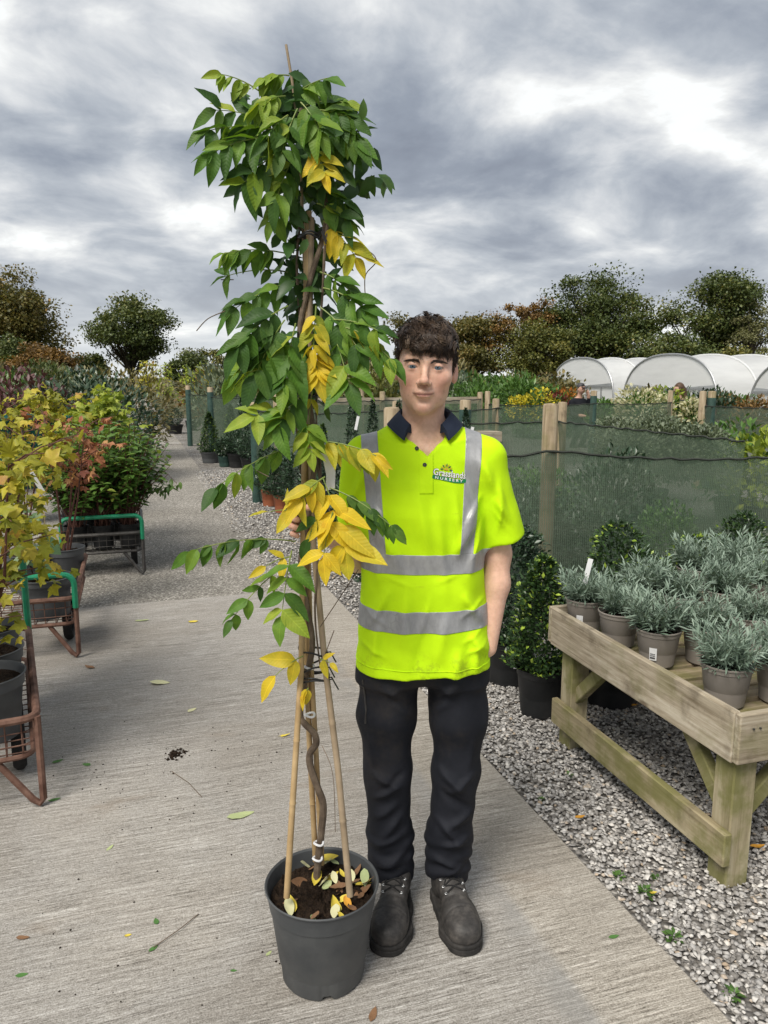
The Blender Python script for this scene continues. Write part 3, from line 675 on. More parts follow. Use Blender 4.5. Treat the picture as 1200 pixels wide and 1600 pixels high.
# pale clipped domes behind the side fence
fd = [foliage('foliage', 3000, (.30, .30, .30), M_greyg, T_small, .04, 60 + k, (0, 0, .30), lump=.25) for k in range(2)]
for k, (px_, py_, Y, s_) in enumerate([(985, 690, 7.6, 1.0), (1022, 688, 7.8, 1.15), (1062, 692, 7.7, 1.0), (1098, 690, 7.6, 1.0), (1030, 668, 9.6, 1.0), (960, 672, 9.4, .9)]):
    q = at(px_, py_, Y); r_ = thing_plant('dome_shrub', ('leftmost', 'second', 'third', 'rightmost', 'farther right-hand', 'farther left-hand')[k] + ' pale grey-green dome in the pen behind the side fence', 'shrub', (q[0], q[1], 0), 'pale domes behind the side fence', k)
    link('pot', pot_mesh(.17, .22, M_blackpot, n=20), r_); o = link('foliage', fd[k % 2], r_); o.location = (0, 0, q[2] - .38 * s_); o.scale = (s_,) * 3
# leafy yellowing shrub right
for k, (px_, Y, top, lb) in enumerate([(1150, 8.6, 1.12, 'leafy green shrub with yellowing leaves above the side fence'), (1195, 8.2, 1.12, 'leafy yellowing shrub touching the right edge above the side fence')]):
    q = at(px_, 690, Y); potted('leafy_shrub', lb, 'shrub', (q[0], Y, 0), .2, .26, M_blackpot, foliage('foliage', 700, (.42, .40, .45), M_acerg if k else M_shrub, T_leaf, .11, 66 + k, (0, 0, .66), lump=.3), None)

# ================================================================ timber bench with lavenders
M_wb = mat_wood('bench_board', (.17, .135, .09), (.345, .295, .22), (.50, .45, .36), .30, 'x', 1.3)
M_wbz = mat_wood('bench_post', (.18, .15, .09), (.31, .265, .17), (.43, .38, .27), .65, 'z', .8)
M_wbd = mat_wood('bench_slat', (.13, .10, .065), (.235, .185, .12), (.34, .28, .19), .5, 'x')
M_wlow = mat_wood('bench_low_board', (.17, .14, .08), (.30, .25, .155), (.42, .37, .25), .6, 'x', .8)
_n, _f = atz(1148, 1113, .61), atz(862, 949, .61); BC = _n[:2]; BL, BW = float(np.linalg.norm((_f - _n)[:2])), 1.45                  # corner nearest the camera; length along the path, width across
bench = empty('display_bench', (BC[0], BC[1], -.005), math.atan2(-(_f - _n)[0], (_f - _n)[1]))
tag(bench, 'weathered timber display bench carrying the grey lavender pots', 'bench')
# local: x = across (VV), y = along the path (UU)
def plank(name, c, size, mat, rz=0.0, parent=bench, rot=None, bv=.004):
    """a board modelled along its own x so the grain follows it"""
    me = MB().box((0, 0, 0), size).mesh(name, mat); bevel(me, bv, 1); o = link(name, me, parent); o.location = c; o.rotation_euler = rot or (0, 0, rz); return o
Zt = .615
plank('side_board', (.013, BL / 2, Zt - .085), (BL, .026, .17), M_wb, R(90))
plank('side_board', (BW - .013, BL / 2, Zt - .085), (BL, .026, .17), M_wb, R(90))
plank('end_board', (BW / 2, -.014, Zt - .082), (BW - .002, .026, .164), M_wb)
plank('end_board', (BW / 2, BL + .014, Zt - .082), (BW - .002, .026, .164), M_wb)
for k in range(int(BL / .1085)):
    plank('slat', (BW / 2, .062 + k * .1085, .516 + (k % 3) * .0015), (BW - .06, .086, .020), M_wbd)
for x in (.10, BW - .10):
    plank('bearer', (x, BL / 2, .478), (BL - .06, .045, .05), M_wb, R(90))
def post(x, y): 
    me = MB().box((0, 0, .222), (.088, .088, .448)).mesh('leg', M_wbz); bevel(me, .005, 1); o = link('leg', me, bench); o.location = (x, y, 0)
for x, y in ((.073, .055), (.073, BL - .10), (BW - .073, .055), (BW - .073, BL - .10)): post(x, y)
plank('stretcher', (.013, BL / 2 - .02, .148), (BL - .03, .030, .115), M_wlow, R(90))
plank('stretcher', (BW - .013, BL / 2 - .02, .148), (BL - .03, .030, .115), M_wlow, R(90))
plank('brace', (.073, .185, .335), (.30, .040, .055), M_wbz, rot=(0, R(-45), R(90)))
plank('brace', (.073, BL - .225, .335), (.30, .040, .055), M_wbz, rot=(0, R(45), R(90)))
plank('brace', (.205, .055, .335), (.30, .040, .055), M_wbz, rot=(0, R(-45), 0))
plank('brace', (.205, BL - .10, .335), (.30, .040, .055), M_wbz, rot=(0, R(-45), 0))
for y in (.03, .055): MB().lathe([(.004, 0), (.004, .003), (.001, .004)], n=8).build('nail', M_dark, bench).location = (.02 + y, -.029, Zt - .05)

def lavender_mesh(seed):
    rng = np.random.default_rng(seed); P = []; Fw = []; Sz = []; Rn = []
    for s in range(78):
        a = rng.uniform(0, 6.28); tilt = rng.uniform(0, 1) ** .7 * .95; L = rng.uniform(.10, .185) * (1 - .18 * tilt)
        d = np.array((math.cos(a) * math.sin(tilt), math.sin(a) * math.sin(tilt), math.cos(tilt)))
        b = np.array((math.cos(a), math.sin(a), 0)) * rng.uniform(0, .045)
        m_ = 17; shade = rng.uniform(-.12, .12)
        for k in range(m_):
            q = .25 + .75 * k / m_; c = b + d * L * q + np.array((0, 0, .03 * q * q))
            o_ = unit(1, rng)[0]; o_ -= d * (o_ @ d)
            P.append(c); Fw.append(d * (.55 + .7 * q) + o_ * 1.0); Sz.append(rng.uniform(.034, .058) * (1.1 - .35 * q)); Rn.append(np.clip(.25 + .5 * q + shade + rng.normal(0, .12), 0, 1))
    n = len(P); V, Fs, r_ = place_leaves(T_narrow, np.array(P), np.array(Fw), unit(n, rng) * .5 + np.array((0, 0, 1)), np.array(Sz), np.array(Rn))
    return npmesh('foliage', V, Fs, M_lav, attr={'rnd': r_})
LAV = [lavender_mesh(70 + k) for k in range(4)]; me_lp = pot_mesh(.085, .145, M_taupe, .74, .17); me_ls = soil_mesh(.077, .122, 5)
LPX = [(915, 938, 'first lavender at the far left end of the bench, with a tall white tag', 1), (968, 958, 'second lavender along the front edge of the bench', 0), (1029, 985, 'third lavender along the front edge, its pot with a white sticker', 1),
       (1102, 982, 'lavender half hidden right behind the third front pot', 0), (1136, 1040, 'lavender standing alone nearest the camera corner of the bench', 0), (1222, 1036, 'lavender cut by the right edge beside the lone near pot', 0),
       (1172, 965, 'lavender with dark bare soil in the middle of the bench', 1), (1010, 925, 'lavender in the second row behind the second front pot', 0), (1065, 932, 'lavender in the second row behind the third front pot', 0),
       (1130, 925, 'bushy lavender in the back rows at the middle of the bench', 0), (1085, 890, 'lavender in the back row below the lime box tips', 0), (1190, 912, 'tallest lavender in the back rows near the right edge', 0), (1150, 885, 'lavender at the very back of the bench', 0), (1228, 955, 'lavender out at the right edge, only its left side showing', 0)]
for k, (x_, y_, lb, st) in enumerate(LPX):
    q = atz(x_, y_, .53 + .13); sc = [1.0, .98, 1.08, 1.0, .98, 1.0, .92, 1.0, 1.05, 1.05, 1.05, 1.15, 1.1, 1.0][k]
    r_ = thing_plant('lavender', lb, 'lavender', (q[0], q[1], .5265), 'lavender pots on the bench', k * 2.1)
    link('pot', me_lp, r_); link('soil', me_ls, r_); o = link('foliage', LAV[k % 4], r_); o.location = (0, 0, .112); sc *= .93 * (1.0, .92, 1.08, .96, 1.04)[k % 5]; o.scale = (sc * 1.06, sc * 1.0, sc * (1.0, 1.08, .95)[k % 3]); o.rotation_euler = (.09 * math.sin(k * 2.3), .09 * math.cos(k * 1.7), k)
    if st: sticker(r_, .069, .035, -k * 2.1 + R(238 if k != 6 else 285), .026, .05, .10)
    if k == 0:
        tg = MB().box((0, 0, .06), (.022, .0015, .12)).build('tag', M_paper, r_); tg.location = (-.01, .0, .20); tg.rotation_euler = (R(-8), R(14), -k * 2.1)

# ================================================================ topiary and stock along the path
def cone_plant(label, px_, pyb, top, w_, mat, pm, seed, group='clipped topiary beside the path', tagc=False, n=2200, name='cone_topiary', D=None):
    q = atz(px_, pyb, 0) if D is None else at(px_, 800, D); loc = (q[0], q[1], -.01); Y = q[1]
    H = top; r_ = thing_plant(name, label, 'topiary', loc, group, seed)
    ph = min(.26, .22 * H); link('pot', pot_mesh(w_ * .42, ph, pm, n=24), r_)
    link('foliage', foliage('foliage', n, (w_ / 2, w_ * .05, H - ph), mat, T_small, .045 if Y > 12 else .032, seed, (0, 0, ph - .03), 'cone', .3, .12, .2), r_)
    if tagc:
        o = MB().box((0, 0, 0), (.03, .002, .15)).build('tag', M_paper, r_); o.rotation_euler = (0, R(12), -seed); a_ = -seed; 
        o.location = (math.cos(a_ - .9) * w_ * .30, math.sin(a_ - .9) * w_ * .30, H * .80)
    return r_
cone_plant('clipped green cone in a grey pot beside the green wrapped post', 329, 722, .98, .46, M_box, M_greypot, 81)
cone_plant('clipped green cone standing deeper in the topiary bay', 362, 700, 1.0, .42, M_box, M_blackpot, 82)
cone_plant('tall dark cone left of the second wrapped post', 383, 722, 1.42, .44, M_boxdark, M_blackpot, 83)
cone_plant('slim dark cone with a white tag left of the young man\'s shoulder', 551, 800, 1.42, .30, M_boxdark, M_blackpot, 84, D=8.4, tagc=True, group='slim cones with white tags')
cone_plant('slim dark cone without a tag beside the young man\'s shoulder', 583, 800, 1.40, .28, M_boxdark, M_blackpot, 85, D=8.6, group='slim cones with white tags')
cone_plant('slim dark cone just behind the young man\'s neck', 622, 800, 1.38, .28, M_boxdark, M_blackpot, 86, D=8.8, tagc=True, group='slim cones with white tags')
cone_plant('slim dark cone right of the young man\'s collar with a white tag', 725, 800, 1.34, .26, M_boxdark, M_blackpot, 87, D=7.6, tagc=True, group='slim cones with white tags')
cone_plant('short cone with pale tips beside the canes', 506, 800, 1.15, .34, M_box, M_blackpot, 88, D=8.2, group='slim cones with white tags')
def ball_plant(label, px_, pyb, d, mat, pm, seed, ph=.2, pr=None, name='ball_topiary', group='clipped topiary beside the path', stem=0.0, n=1800):
    q = atz(px_, pyb, 0); r_ = thing_plant(name, label, 'topiary', (q[0], q[1], -.01), group, seed)
    link('pot', pot_mesh(pr or d * .4, ph, pm, n=24), r_); link('foliage', foliage('foliage', n, (d / 2,) * 3, mat, T_small, .04, seed, (0, 0, ph + stem + d * .42), lump=.08, shell=.2), r_)
    if stem: MB().tube([(0, 0, ph - .03), (0, 0, ph + stem + d * .3)], .018, 6).build('stem', M_twig, r_, True)
ball_plant('clipped dark ball in a black tub at the far turn of the path', 273, 677, .52, M_boxdark, M_blackpot, 91, .26, .26)
ball_plant('small round shrub in a green pot at the foot of the cones', 352, 728, .34, M_boxdark, M_wrap, 92, .2)
ball_plant('round dark ball in a black pot with a white label', 371, 729, .46, M_boxdark, M_blackpot, 93, .26)
ball_plant('rounded dark shrub close to the second wrapped post', 392, 735, .46, M_boxdark, M_blackpot, 94, .24)
for k, (x_, y_, r0, lb) in enumerate([(421, 790, .105, 'tall dark shrub in the first terracotta coloured pot'), (440, 800, .10, 'dark shrub in the second terracotta coloured pot'), (466, 812, .105, 'dark shrub in the third terracotta coloured pot behind the hand'), (492, 826, .105, 'dark shrub in the terracotta coloured pot nearest the canes')]):
    q = atz(x_, y_, 0)
    potted('potted_evergreen', lb, 'shrub', (q[0], q[1], -.005), r0, .22, M_terra, foliage('foliage', 2000, (.20, .12, .55), M_boxdark, T_small, .04, 95 + k, (0, 0, .20), 'cone', .35, 0, .3), 'terracotta pots by the wrapped post')
potted('potted_evergreen', 'dark leafy shrub in a black pot behind the canes', 'shrub', (*uv(1.5, .42)[:2], -.005), .14, .26, M_blackpot, foliage('foliage', 2600, (.27, .2, .75), M_boxdark, T_leaf, .06, 101, (0, 0, .22), 'cone', .35, 0, .3), None)
potted('potted_evergreen', 'dark leafy shrub in a black pot left of the young man\'s elbow', 'shrub', (*uv(.35, .35)[:2], -.005), .14, .26, M_blackpot, foliage('foliage', 2600, (.25, .18, .55), M_boxdark, T_leaf, .055, 102, (0, 0, .22), 'cone', .35, 0, .3), None)
MB().box((0, 0, .2), (.30, .30, .05)).build
pb = empty('post_box', at(748, 800, 7.9) * np.array((1, 1, 0)), ANG); tag(pb, 'small weathered wooden platform right of the young man\'s collar', 'platform')
MB().box((0, 0, 1.02), (.34, .3, .10)).build('top', M_rail, pb); MB().box((0, 0, .49), (.09, .09, .98)).build('leg', M_post, pb)

# young feathered trees with yellow green leaves along the path
def sapling(label, px_, pyb, ytop, spread, mat, seed, n=420, leaf=.11, name='sapling', group='yellow leaved saplings by the path', pot=True, stems=1, maple=False, cat='tree'):
    rng = np.random.default_rng(seed); q = atz(px_, pyb, 0); Y = q[1]; H = at(px_, ytop, Y)[2]
    r_ = thing_plant(name, label, cat, (q[0], q[1], -.01), group)
    if pot: link('pot', pot_mesh(.2, .30, M_blackpot, n=24), r_)
    P = []; mb = MB()
    for s in range(stems):
        a = rng.uniform(0, 6.28); lean_ = rng.uniform(0, .22) * (stems > 1)
        top = np.array((math.cos(a) * lean_, math.sin(a) * lean_, H * rng.uniform(.86, 1))); b = np.array((0, 0, .2))
        mb.tube([b, b * .5 + top * .5 + rng.normal(0, .02, 3), top], [.018, .013, .004], 6)
        for k in range(int(14 / stems) + 6):
            f = rng.uniform(.32, 1); c = b + (top - b) * f; d = unit(1, rng)[0] * np.array((1, 1, .25)) + np.array((0, 0, .45)); e = c + d * spread * rng.uniform(.5, 1) * (1.15 - .55 * f)
            mb.tube([c, (c + e) / 2 + np.array((0, 0, .02)), e], [.007, .005, .002], 4, False)
            m_ = max(3, n // (stems * 20)); t_ = rng.uniform(.35, 1.05, m_)[:, None]; P.append(c + (e - c) * t_ + rng.normal(0, .05, (m_, 3)))
    P = np.concatenate(P); m_ = len(P)
    V, Fs, rr = place_leaves(T_maple if maple else T_leaf, P, unit(m_, rng) + np.array((0, 0, -.35)), unit(m_, rng) * .6 + np.array((0, -.3, .8)), rng.uniform(.6, 1.25, m_) * leaf, np.clip(rng.normal(.5, .22, m_), 0, 1))
    link('foliage', npmesh('foliage', V, Fs, mat, attr={'rnd': rr}), r_); mb.build('stem', M_twig, r_, True); return r_
sapling('multi-stemmed yellow green sapling in a black pot nearest the far ball', 262, 668, 566, .55, M_acerg, 111, 520, .13, stems=3)
sapling('yellow green sapling behind the first green wrapped post', 300, 672, 572, .5, M_acerg, 112, 420, .13, stems=2)
sapling('yellow leaved sapling showing left of the wisteria leaves', 332, 668, 570, .55, M_acer, 113, 460, .13, stems=2)
sapling('golden leaved sapling far down the path', 238, 655, 560, .9, M_acer, 114, 360, .2, stems=1)
sapling('lime leaved sapling partly behind the wisteria leaves', 352, 668, 590, .5, M_acerg, 115, 420, .13, stems=2)

# massed nursery stock in the middle distance
VAR = [foliage('foliage', 1500, (1, 1, .8), mt, T_leaf, .20, 120 + k, (0, 0, .75), lump=.5, shell=.4) for k, mt in enumerate((M_greyg, M_dull, M_boxdark, M_purple, M_shrub, M_olive, M_rust, M_oak))]
rng = np.random.default_rng(5)
CW = ('grey-green', 'dull brown', 'dark green', 'purple', 'mid green', 'olive', 'rust brown', 'deep green')
ORD = ('first', 'second', 'third', 'fourth', 'fifth', 'sixth', 'seventh', 'eighth', 'ninth', 'tenth', 'eleventh', 'twelfth')
def stock(where, group, n, pxr, Yr, hr, wts, seed, name='stock_shrub', wr=(.7, 1.2)):
    rng = np.random.default_rng(seed); made = []
    for k in range(n):
        Y = Yr[0] + (Yr[1] - Yr[0]) * (k + rng.random()) / n; px_ = rng.uniform(*pxr); X = (px_ - 600) / FOC * Y * CP
        uu, vv = to_uv((X, Y, 0)); rz = rng.uniform(0, 6); h = rng.uniform(*hr); w_ = rng.uniform(*wr) * Y / 30 + .2; c = rng.choice(len(VAR), p=np.array(wts) / sum(wts))
        if -5.6 < vv < .3: continue
        r_ = thing_plant(name, 'shrub', 'shrub', (X, Y, -.03), group, rz); o = link('foliage', VAR[c], r_); o.scale = (w_, w_, h / 1.5); made.append((px_, c, r_))
    cnt = {}
    for px_, c, r_ in sorted(made, key=lambda q: q[0]):
        k = cnt.get(c, 0); cnt[c] = k + 1; r_['label'] = f'{ORD[k % 12]} {CW[c]} shrub from the left {where}'
stock('in the massed stock left of the path', 'massed stock left of the path', 46, (-40, 230), (14, 60), (1.5, 2.3), (3, 3, 2, 2, 1, 3, 1, 2), 1)
stock('in the stock behind the wisteria and young man', 'massed stock behind the pens', 40, (330, 720), (19, 62), (1.35, 2.1), (3, 3, 2, 2, 2, 3, 2, 2), 2)
stock('in the rows between pens and polytunnels', 'stock rows before the polytunnels', 22, (700, 890), (22, 60), (1.2, 1.75), (1, 1, 2, 1, 6, 3, 1, 1), 3)
stock('in the low rows right before the polytunnels', 'low stock before the polytunnels', 16, (880, 1260), (20, 27), (.9, 1.2), (1, 1, 3, 1, 5, 2, 1, 1), 4, wr=(.5, .8))
# bright individual plants there
def bright(label, px_, ytop, Y, w_, mat, seed, name='flowering_shrub', base=M_shrub, cat='shrub', leaf=.10, nf=500):
    q = at(px_, ytop, Y); r_ = thing_plant(name, label, cat, (q[0], Y, -.02)); H = q[2]
    link('foliage', foliage('foliage', 900, (w_ / 2, w_ / 2, H * .45), base, T_leaf, .12, seed, (0, 0, H * .48), lump=.3), r_)
    tag(link('blooms', foliage('blooms', nf, (w_ / 2 * 1.05, w_ / 2 * 1.05, H * .30), mat, T_small, leaf, seed + 1, (0, 0, H * .70), lump=.6, shell=.15, lumps=14), r_), kind='stuff')
bright('cream white hydrangea in front of the middle polytunnel', 1005, 608, 16.0, 1.0, M_cream, 141, nf=1100)
bright('lime green leafy shrub right of the cream hydrangea', 1045, 612, 16.4, .9, M_acerg, 143)
bright('orange leaved plant left of the man in the dark jacket', 884, 612, 21.5, .7, M_oran, 145)
bright('crimson leaved plant left of the orange plant', 868, 617, 21, .7, M_red, 147)
bright('yellow flowering plant between young man and polytunnel', 842, 612, 20.5, .8, M_yel, 149)
bright('yellow flowering plant further left by the teal sheet', 815, 618, 21, .6, M_yel, 151)
bright('cream hydrangea head beside the long-haired person', 1080, 626, 15.6, .30, M_cream, 153)
bright('crimson leaved shrub seen between the wisteria and the young man', 566, 604, 22, .6, M_red, 155)
# wide bed on the left behind the trolleys
for k, (px_, ytop, Y, w_, mt, lb) in enumerate([(20, 590, 11.5, 2.0, M_purple, 'dull purple shrub behind the trolleys at the left edge'), (85, 572, 13.5, 2.2, M_greyg, 'grey green shrub behind the yellow maples'), (140, 588, 12.0, 1.9, M_boxdark, 'dark green shrub behind the yellow maples'), (190, 578, 15.5, 2.2, M_dull, 'brownish shrub left of the far path'), (-20, 575, 13, 2.4, M_shrub, 'large green shrub behind the trolleys at the left edge')]):
    q = at(px_, ytop, Y); r_ = thing_plant('bed_shrub', lb, 'shrub', (q[0], Y, -.02)); link('foliage', foliage('foliage', 3200, (w_ / 2, w_ / 2, q[2] * .5), mt, T_leaf, .11, 160 + k, (0, 0, q[2] * .5), lump=.4, shell=.3), r_)
# ================================================================ nursery trolleys
M_rustm = simple('rusty_tube', (.085, .040, .028), (.20, .115, .085), 18, .75, .3, .1, bstr=.3, bscale=120)
M_greenp = simple('green_paint', (.005, .16, .075), (.012, .25, .125), 10, .4, .5)
M_darkm = simple('dark_wire', (.045, .042, .040), (.09, .085, .08), 30, .55, .5, .5)
M_tyre = simple('tyre_rubber', (.012, .012, .013), (.028, .027, .027), 30, .8, .2)
M_hub = simple('wheel_hub', (.12, .12, .12), (.22, .21, .20), 30, .5, .5, .4)
def arc_pts(c, r, a0, a1, plane, n=6):
    P = []
    for k in range(n + 1):
        a = a0 + (a1 - a0) * k / n; P.append(tuple(c[i] + r * (math.cos(a) * plane[0][i] + math.sin(a) * plane[1][i]) for i in range(3)))
    return P
def inv_u(x0, x1, y, zt, zb, r=.07, dy=0.0):
    X, Z = (1, 0, 0), (0, 0, 1)
    return [(x0, y, zb)] + [(x0, y, (zb + zt) / 2)] + arc_pts((x0 + r, y + dy, zt - r), r, math.pi, math.pi / 2, (X, Z)) + arc_pts((x1 - r, y + dy, zt - r), r, math.pi / 2, 0, (X, Z)) + [(x1, y, (zb + zt) / 2), (x1, y, zb)]
def trolley(label, foot, low_u=True, tall=False, near_tall=False, frame=M_rustm, Wd=.62, L=1.18, turn=0.0):
    """foot = ground point under the near right leg; local x across, y along the path"""
    root = empty('nursery_trolley', (foot[0], foot[1], 0), ANG + turn); tag(root, label, 'trolley', 'green handled nursery trolleys')
    zr, zb = .355, .20; x0, x1 = -Wd, 0.0; r = .055
    X, Y = (1, 0, 0), (0, 1, 0)
    def loop(z, inset=0.0):
        a, b, c, d = x0 + inset, x1 - inset, .0 + inset, L - inset
        P = arc_pts((b - r, c + r, z), r, -math.pi / 2, 0, (X, Y)) + arc_pts((b - r, d - r, z), r, 0, math.pi / 2, (X, Y)) + arc_pts((a + r, d - r, z), r, math.pi / 2, math.pi, (X, Y)) + arc_pts((a + r, c + r, z), r, math.pi, 1.5 * math.pi, (X, Y))
        return P + [P[0], P[1]]
    MB().tube(loop(zr), .0155, 8, False).build('top_rail', frame, root, True)
    MB().tube(loop(zb, .02), .011, 8, False).build('base_rail', frame, root, True)
    mb = MB()
    for k in range(1, 20):
        y = L * k / 20; mb.tube([(x0 + .003, y, zr), (x0 + .02, y, zb), (x1 - .02, y, zb), (x1 - .003, y, zr)], .0028, 4, False)
    for k in range(1, 11):
        x = x0 + Wd * k / 11; mb.tube([(x, .003, zr), (x, .02, zb), (x, L - .02, zb), (x, L - .003, zr)], .0028, 4, False)
    for z in (.25, .30): mb.tube(loop(z, .012), .0026, 4, False)
    mb.build('wire_basket', M_darkm if frame is not M_rustm else M_rustm, root)
    for s, x in ((1, x0), (-1, x1)):
        lg = MB().tube([(x, .012, zr), (x, .0, .12), (x, -.012, .030), (x + s * .012, -.012, .014), (x + s * .035, -.006, .030), (x + s * .15, .03, zb - .008)], [.0135] * 6, 8).build('leg', frame, root, True)
        w_ = MB().lathe([(.10, -.022), (.135, -.026), (.148, -.012), (.15, 0), (.148, .012), (.135, .026), (.10, .022), (.10, -.022)], n=28).build('wheel', M_tyre, root, True)
        w_.rotation_euler = (0, R(90), 0); w_.location = (x + s * .075, .36, .15)
        h_ = MB().lathe([(.001, -.012), (.03, -.02), (.035, -.008), (.10, -.006), (.10, .006), (.035, .008), (.03, .02), (.001, .012)], n=20).build('hub', M_hub, w_, True)
    MB().tube([(x0 + .06, .36, .15), (x1 - .06, .36, .15)], .01, 6).build('axle', M_darkm, root, True)
    if low_u: MB().tube(inv_u(x0, x1, -.003, .50, .30, .06), .0165, 8).build('handle', M_greenp, root, True)
    if tall: MB().tube(inv_u(x0 + .02, x1 - .0, L + .0, .93, .34, .09), .0165, 8).build('handle', M_greenp, root, True)
    if near_tall: MB().tube(inv_u(x0 + .0, x1 - .165, .13, .88, .34, .09), .0165, 8).build('handle', M_greenp, root, True)
    return root
FA, FB, FC = atz(226, 897, 0), atz(124, 1026, 0), atz(69, 1256, 0)
trA = trolley('farther green handled trolley loaded with three dark pots of leafy shrubs', FA, True, False, frame=M_darkm)
trB = trolley('middle rusty trolley with a low green end handle', FB, True, False)
trC = trolley('nearest rusty trolley with tall green handles at the left edge', FC, False, True, True, turn=R(8))
def on(foot, x, y, z):
    a = ANG + (R(8) if foot is FC else 0.0); q = np.array((foot[0] + math.cos(a) * x - math.sin(a) * y, foot[1] + math.sin(a) * x + math.cos(a) * y, z)); return q

# ---- leafy plants on the trolleys
def maple_obj_mesh(tm, size, mat, seed):
    rng = np.random.default_rng(seed); TV, T3, T4 = tm; V = TV * size; V[:, 2] += -.25 * V[:, 0] ** 2 / size + rng.normal(0, .02 * size, len(V))
    return npmesh('leaf', V, [T3], mat)
MAP_A = [maple_obj_mesh(T_maple if k % 2 else T_maple7, .085, M_acerobj, k) for k in range(4)]
def orient(fwd, up):
    f = Vector(fwd).normalized(); y = Vector(up).cross(f).normalized(); z = f.cross(y); return Matrix((f, y, z)).transposed().to_quaternion()
def acer(label, loc, r, ph, H, spread, nobj, nstuff, seed, mats=M_acer, pm=M_greypot, group='yellow maples on the trolleys', lean=(0, 0), obj_meshes=MAP_A, leaf=.085, tier=.22):
    """slender branched shrub.  > pot, soil, stem, leaf (each large leaf), foliage (the rest)"""
    rng = np.random.default_rng(seed); root = thing_plant('maple', label, 'shrub', loc, group)
    link('pot', pot_mesh(r, ph, pm, .78, .2), root); link('soil', soil_mesh(r * .9, ph - .03, seed), root)
    mb = MB(); tips = []
    for s in range(4):
        a = rng.uniform(0, 6.28); top = np.array((lean[0] + math.cos(a) * spread * .5, lean[1] + math.sin(a) * spread * .5, ph + H * rng.uniform(.7, 1)))
        b = np.array((rng.normal(0, .015), rng.normal(0, .015), ph - .03)); mid_ = (b * .55 + top * .45) + np.array((rng.normal(0, .03), rng.normal(0, .03), 0))
        cur = [b, mid_, top]; mb.tube(cur, [.008, .006, .002], 6)
        for k in range(7):
            f = rng.uniform(tier, 1); c = (b * (1 - f) ** 2 + 2 * mid_ * f * (1 - f) + top * f * f); d = unit(1, rng)[0] * np.array((1, 1, .3)) + np.array((0, 0, .25)); e = c + d * spread * rng.uniform(.35, .8)
            mb.tube([c, (c + e) / 2 + np.array((0, 0, .02)), e], [.004, .003, .0015], 4, False)
            for q in rng.uniform(.3, 1.0, 5): tips.append(c + (e - c) * q)
    mb.build('stem', M_twigred, root, True)
    tips = np.array(tips)
    for k in range(nobj):
        c = tips[rng.integers(len(tips))] + rng.normal(0, .028, 3); o = link('leaf', obj_meshes[k % len(obj_meshes)], root); o.location = c; s_ = rng.uniform(.6, 1.2); o.scale = (s_,) * 3
        o.rotation_mode = 'QUATERNION'; o.rotation_quaternion = orient(unit(1, rng)[0] * .8 + np.array((.15, -.35, -.4)), unit(1, rng)[0] * .5 + np.array((.1, -.5, .75)))
    if nstuff:
        c = tips[rng.integers(len(tips), size=nstuff)] + rng.normal(0, .045, (nstuff, 3))
        V, Fs, rr = place_leaves(T_maple, c, unit(nstuff, rng) + np.array((0, 0, -.4)), unit(nstuff, rng) * .6 + np.array((0, -.3, .8)), rng.uniform(.5, 1.1, nstuff) * leaf, np.clip(rng.normal(.45, .22, nstuff), 0, 1))
        tag(link('foliage', npmesh('foliage', V, Fs, mats, attr={'rnd': rr}), root), kind='stuff')
    return root
acer('yellow leaved maple in the slate pot nearest the camera', on(FC, -.175, .26, .205), .150, .26, 1.02, .36, 75, 260, 201, tier=.25, leaf=.07)
acer('yellow leaved maple in the middle pot of the nearest trolley', on(FC, -.17, .58, .205), .145, .26, 1.22, .44, 80, 330, 202, tier=.32, leaf=.07, lean=(.02, 0))
acer('yellow leaved maple at the back of the nearest trolley', on(FC, -.17, .90, .205), .140, .26, 1.20, .48, 70, 300, 203, tier=.4, leaf=.07, lean=(.05, 0))
acer('yellow maple at the left edge on the nearest trolley', on(FC, -.47, .62, .205), .13, .26, 1.15, .40, 20, 150, 204, tier=.4, leaf=.07)
MAP_P = [maple_obj_mesh(T_maple7, .085, leafmat('salmon_leaf_single', [(0, (.20, .06, .04)), (.5, (.40, .16, .085)), (1, (.50, .30, .13))], .3, .55, .3, src='obj', patch=25), 30 + k) for k in range(2)]
acer('salmon pink leaved maple on the middle trolley', on(FB, -.12, .95, .205), .13, .26, 1.02, .34, 60, 60, 205, M_pink, lean=(.10, -.05), obj_meshes=MAP_P, group='maples on the middle trolley', tier=.55)
acer('lime yellow maple on the middle trolley', on(FB, -.36, .85, .205), .13, .26, 1.05, .42, 30, 200, 206, M_acer, leaf=.075, tier=.45, group='maples on the middle trolley')
acer('lime green maple rising behind the farther trolley', on(FA, -.30, 1.05, .205), .14, .26, 1.10, .48, 0, 520, 207, M_acerg, group='maples behind the leafy shrubs', leaf=.10, tier=.4)
acer('golden green maple at the back left of the farther trolley', on(FA, -.62, 1.35, .0), .14, .30, 1.25, .48, 0, 420, 208, M_acer, group='maples behind the leafy shrubs', leaf=.10, tier=.35)
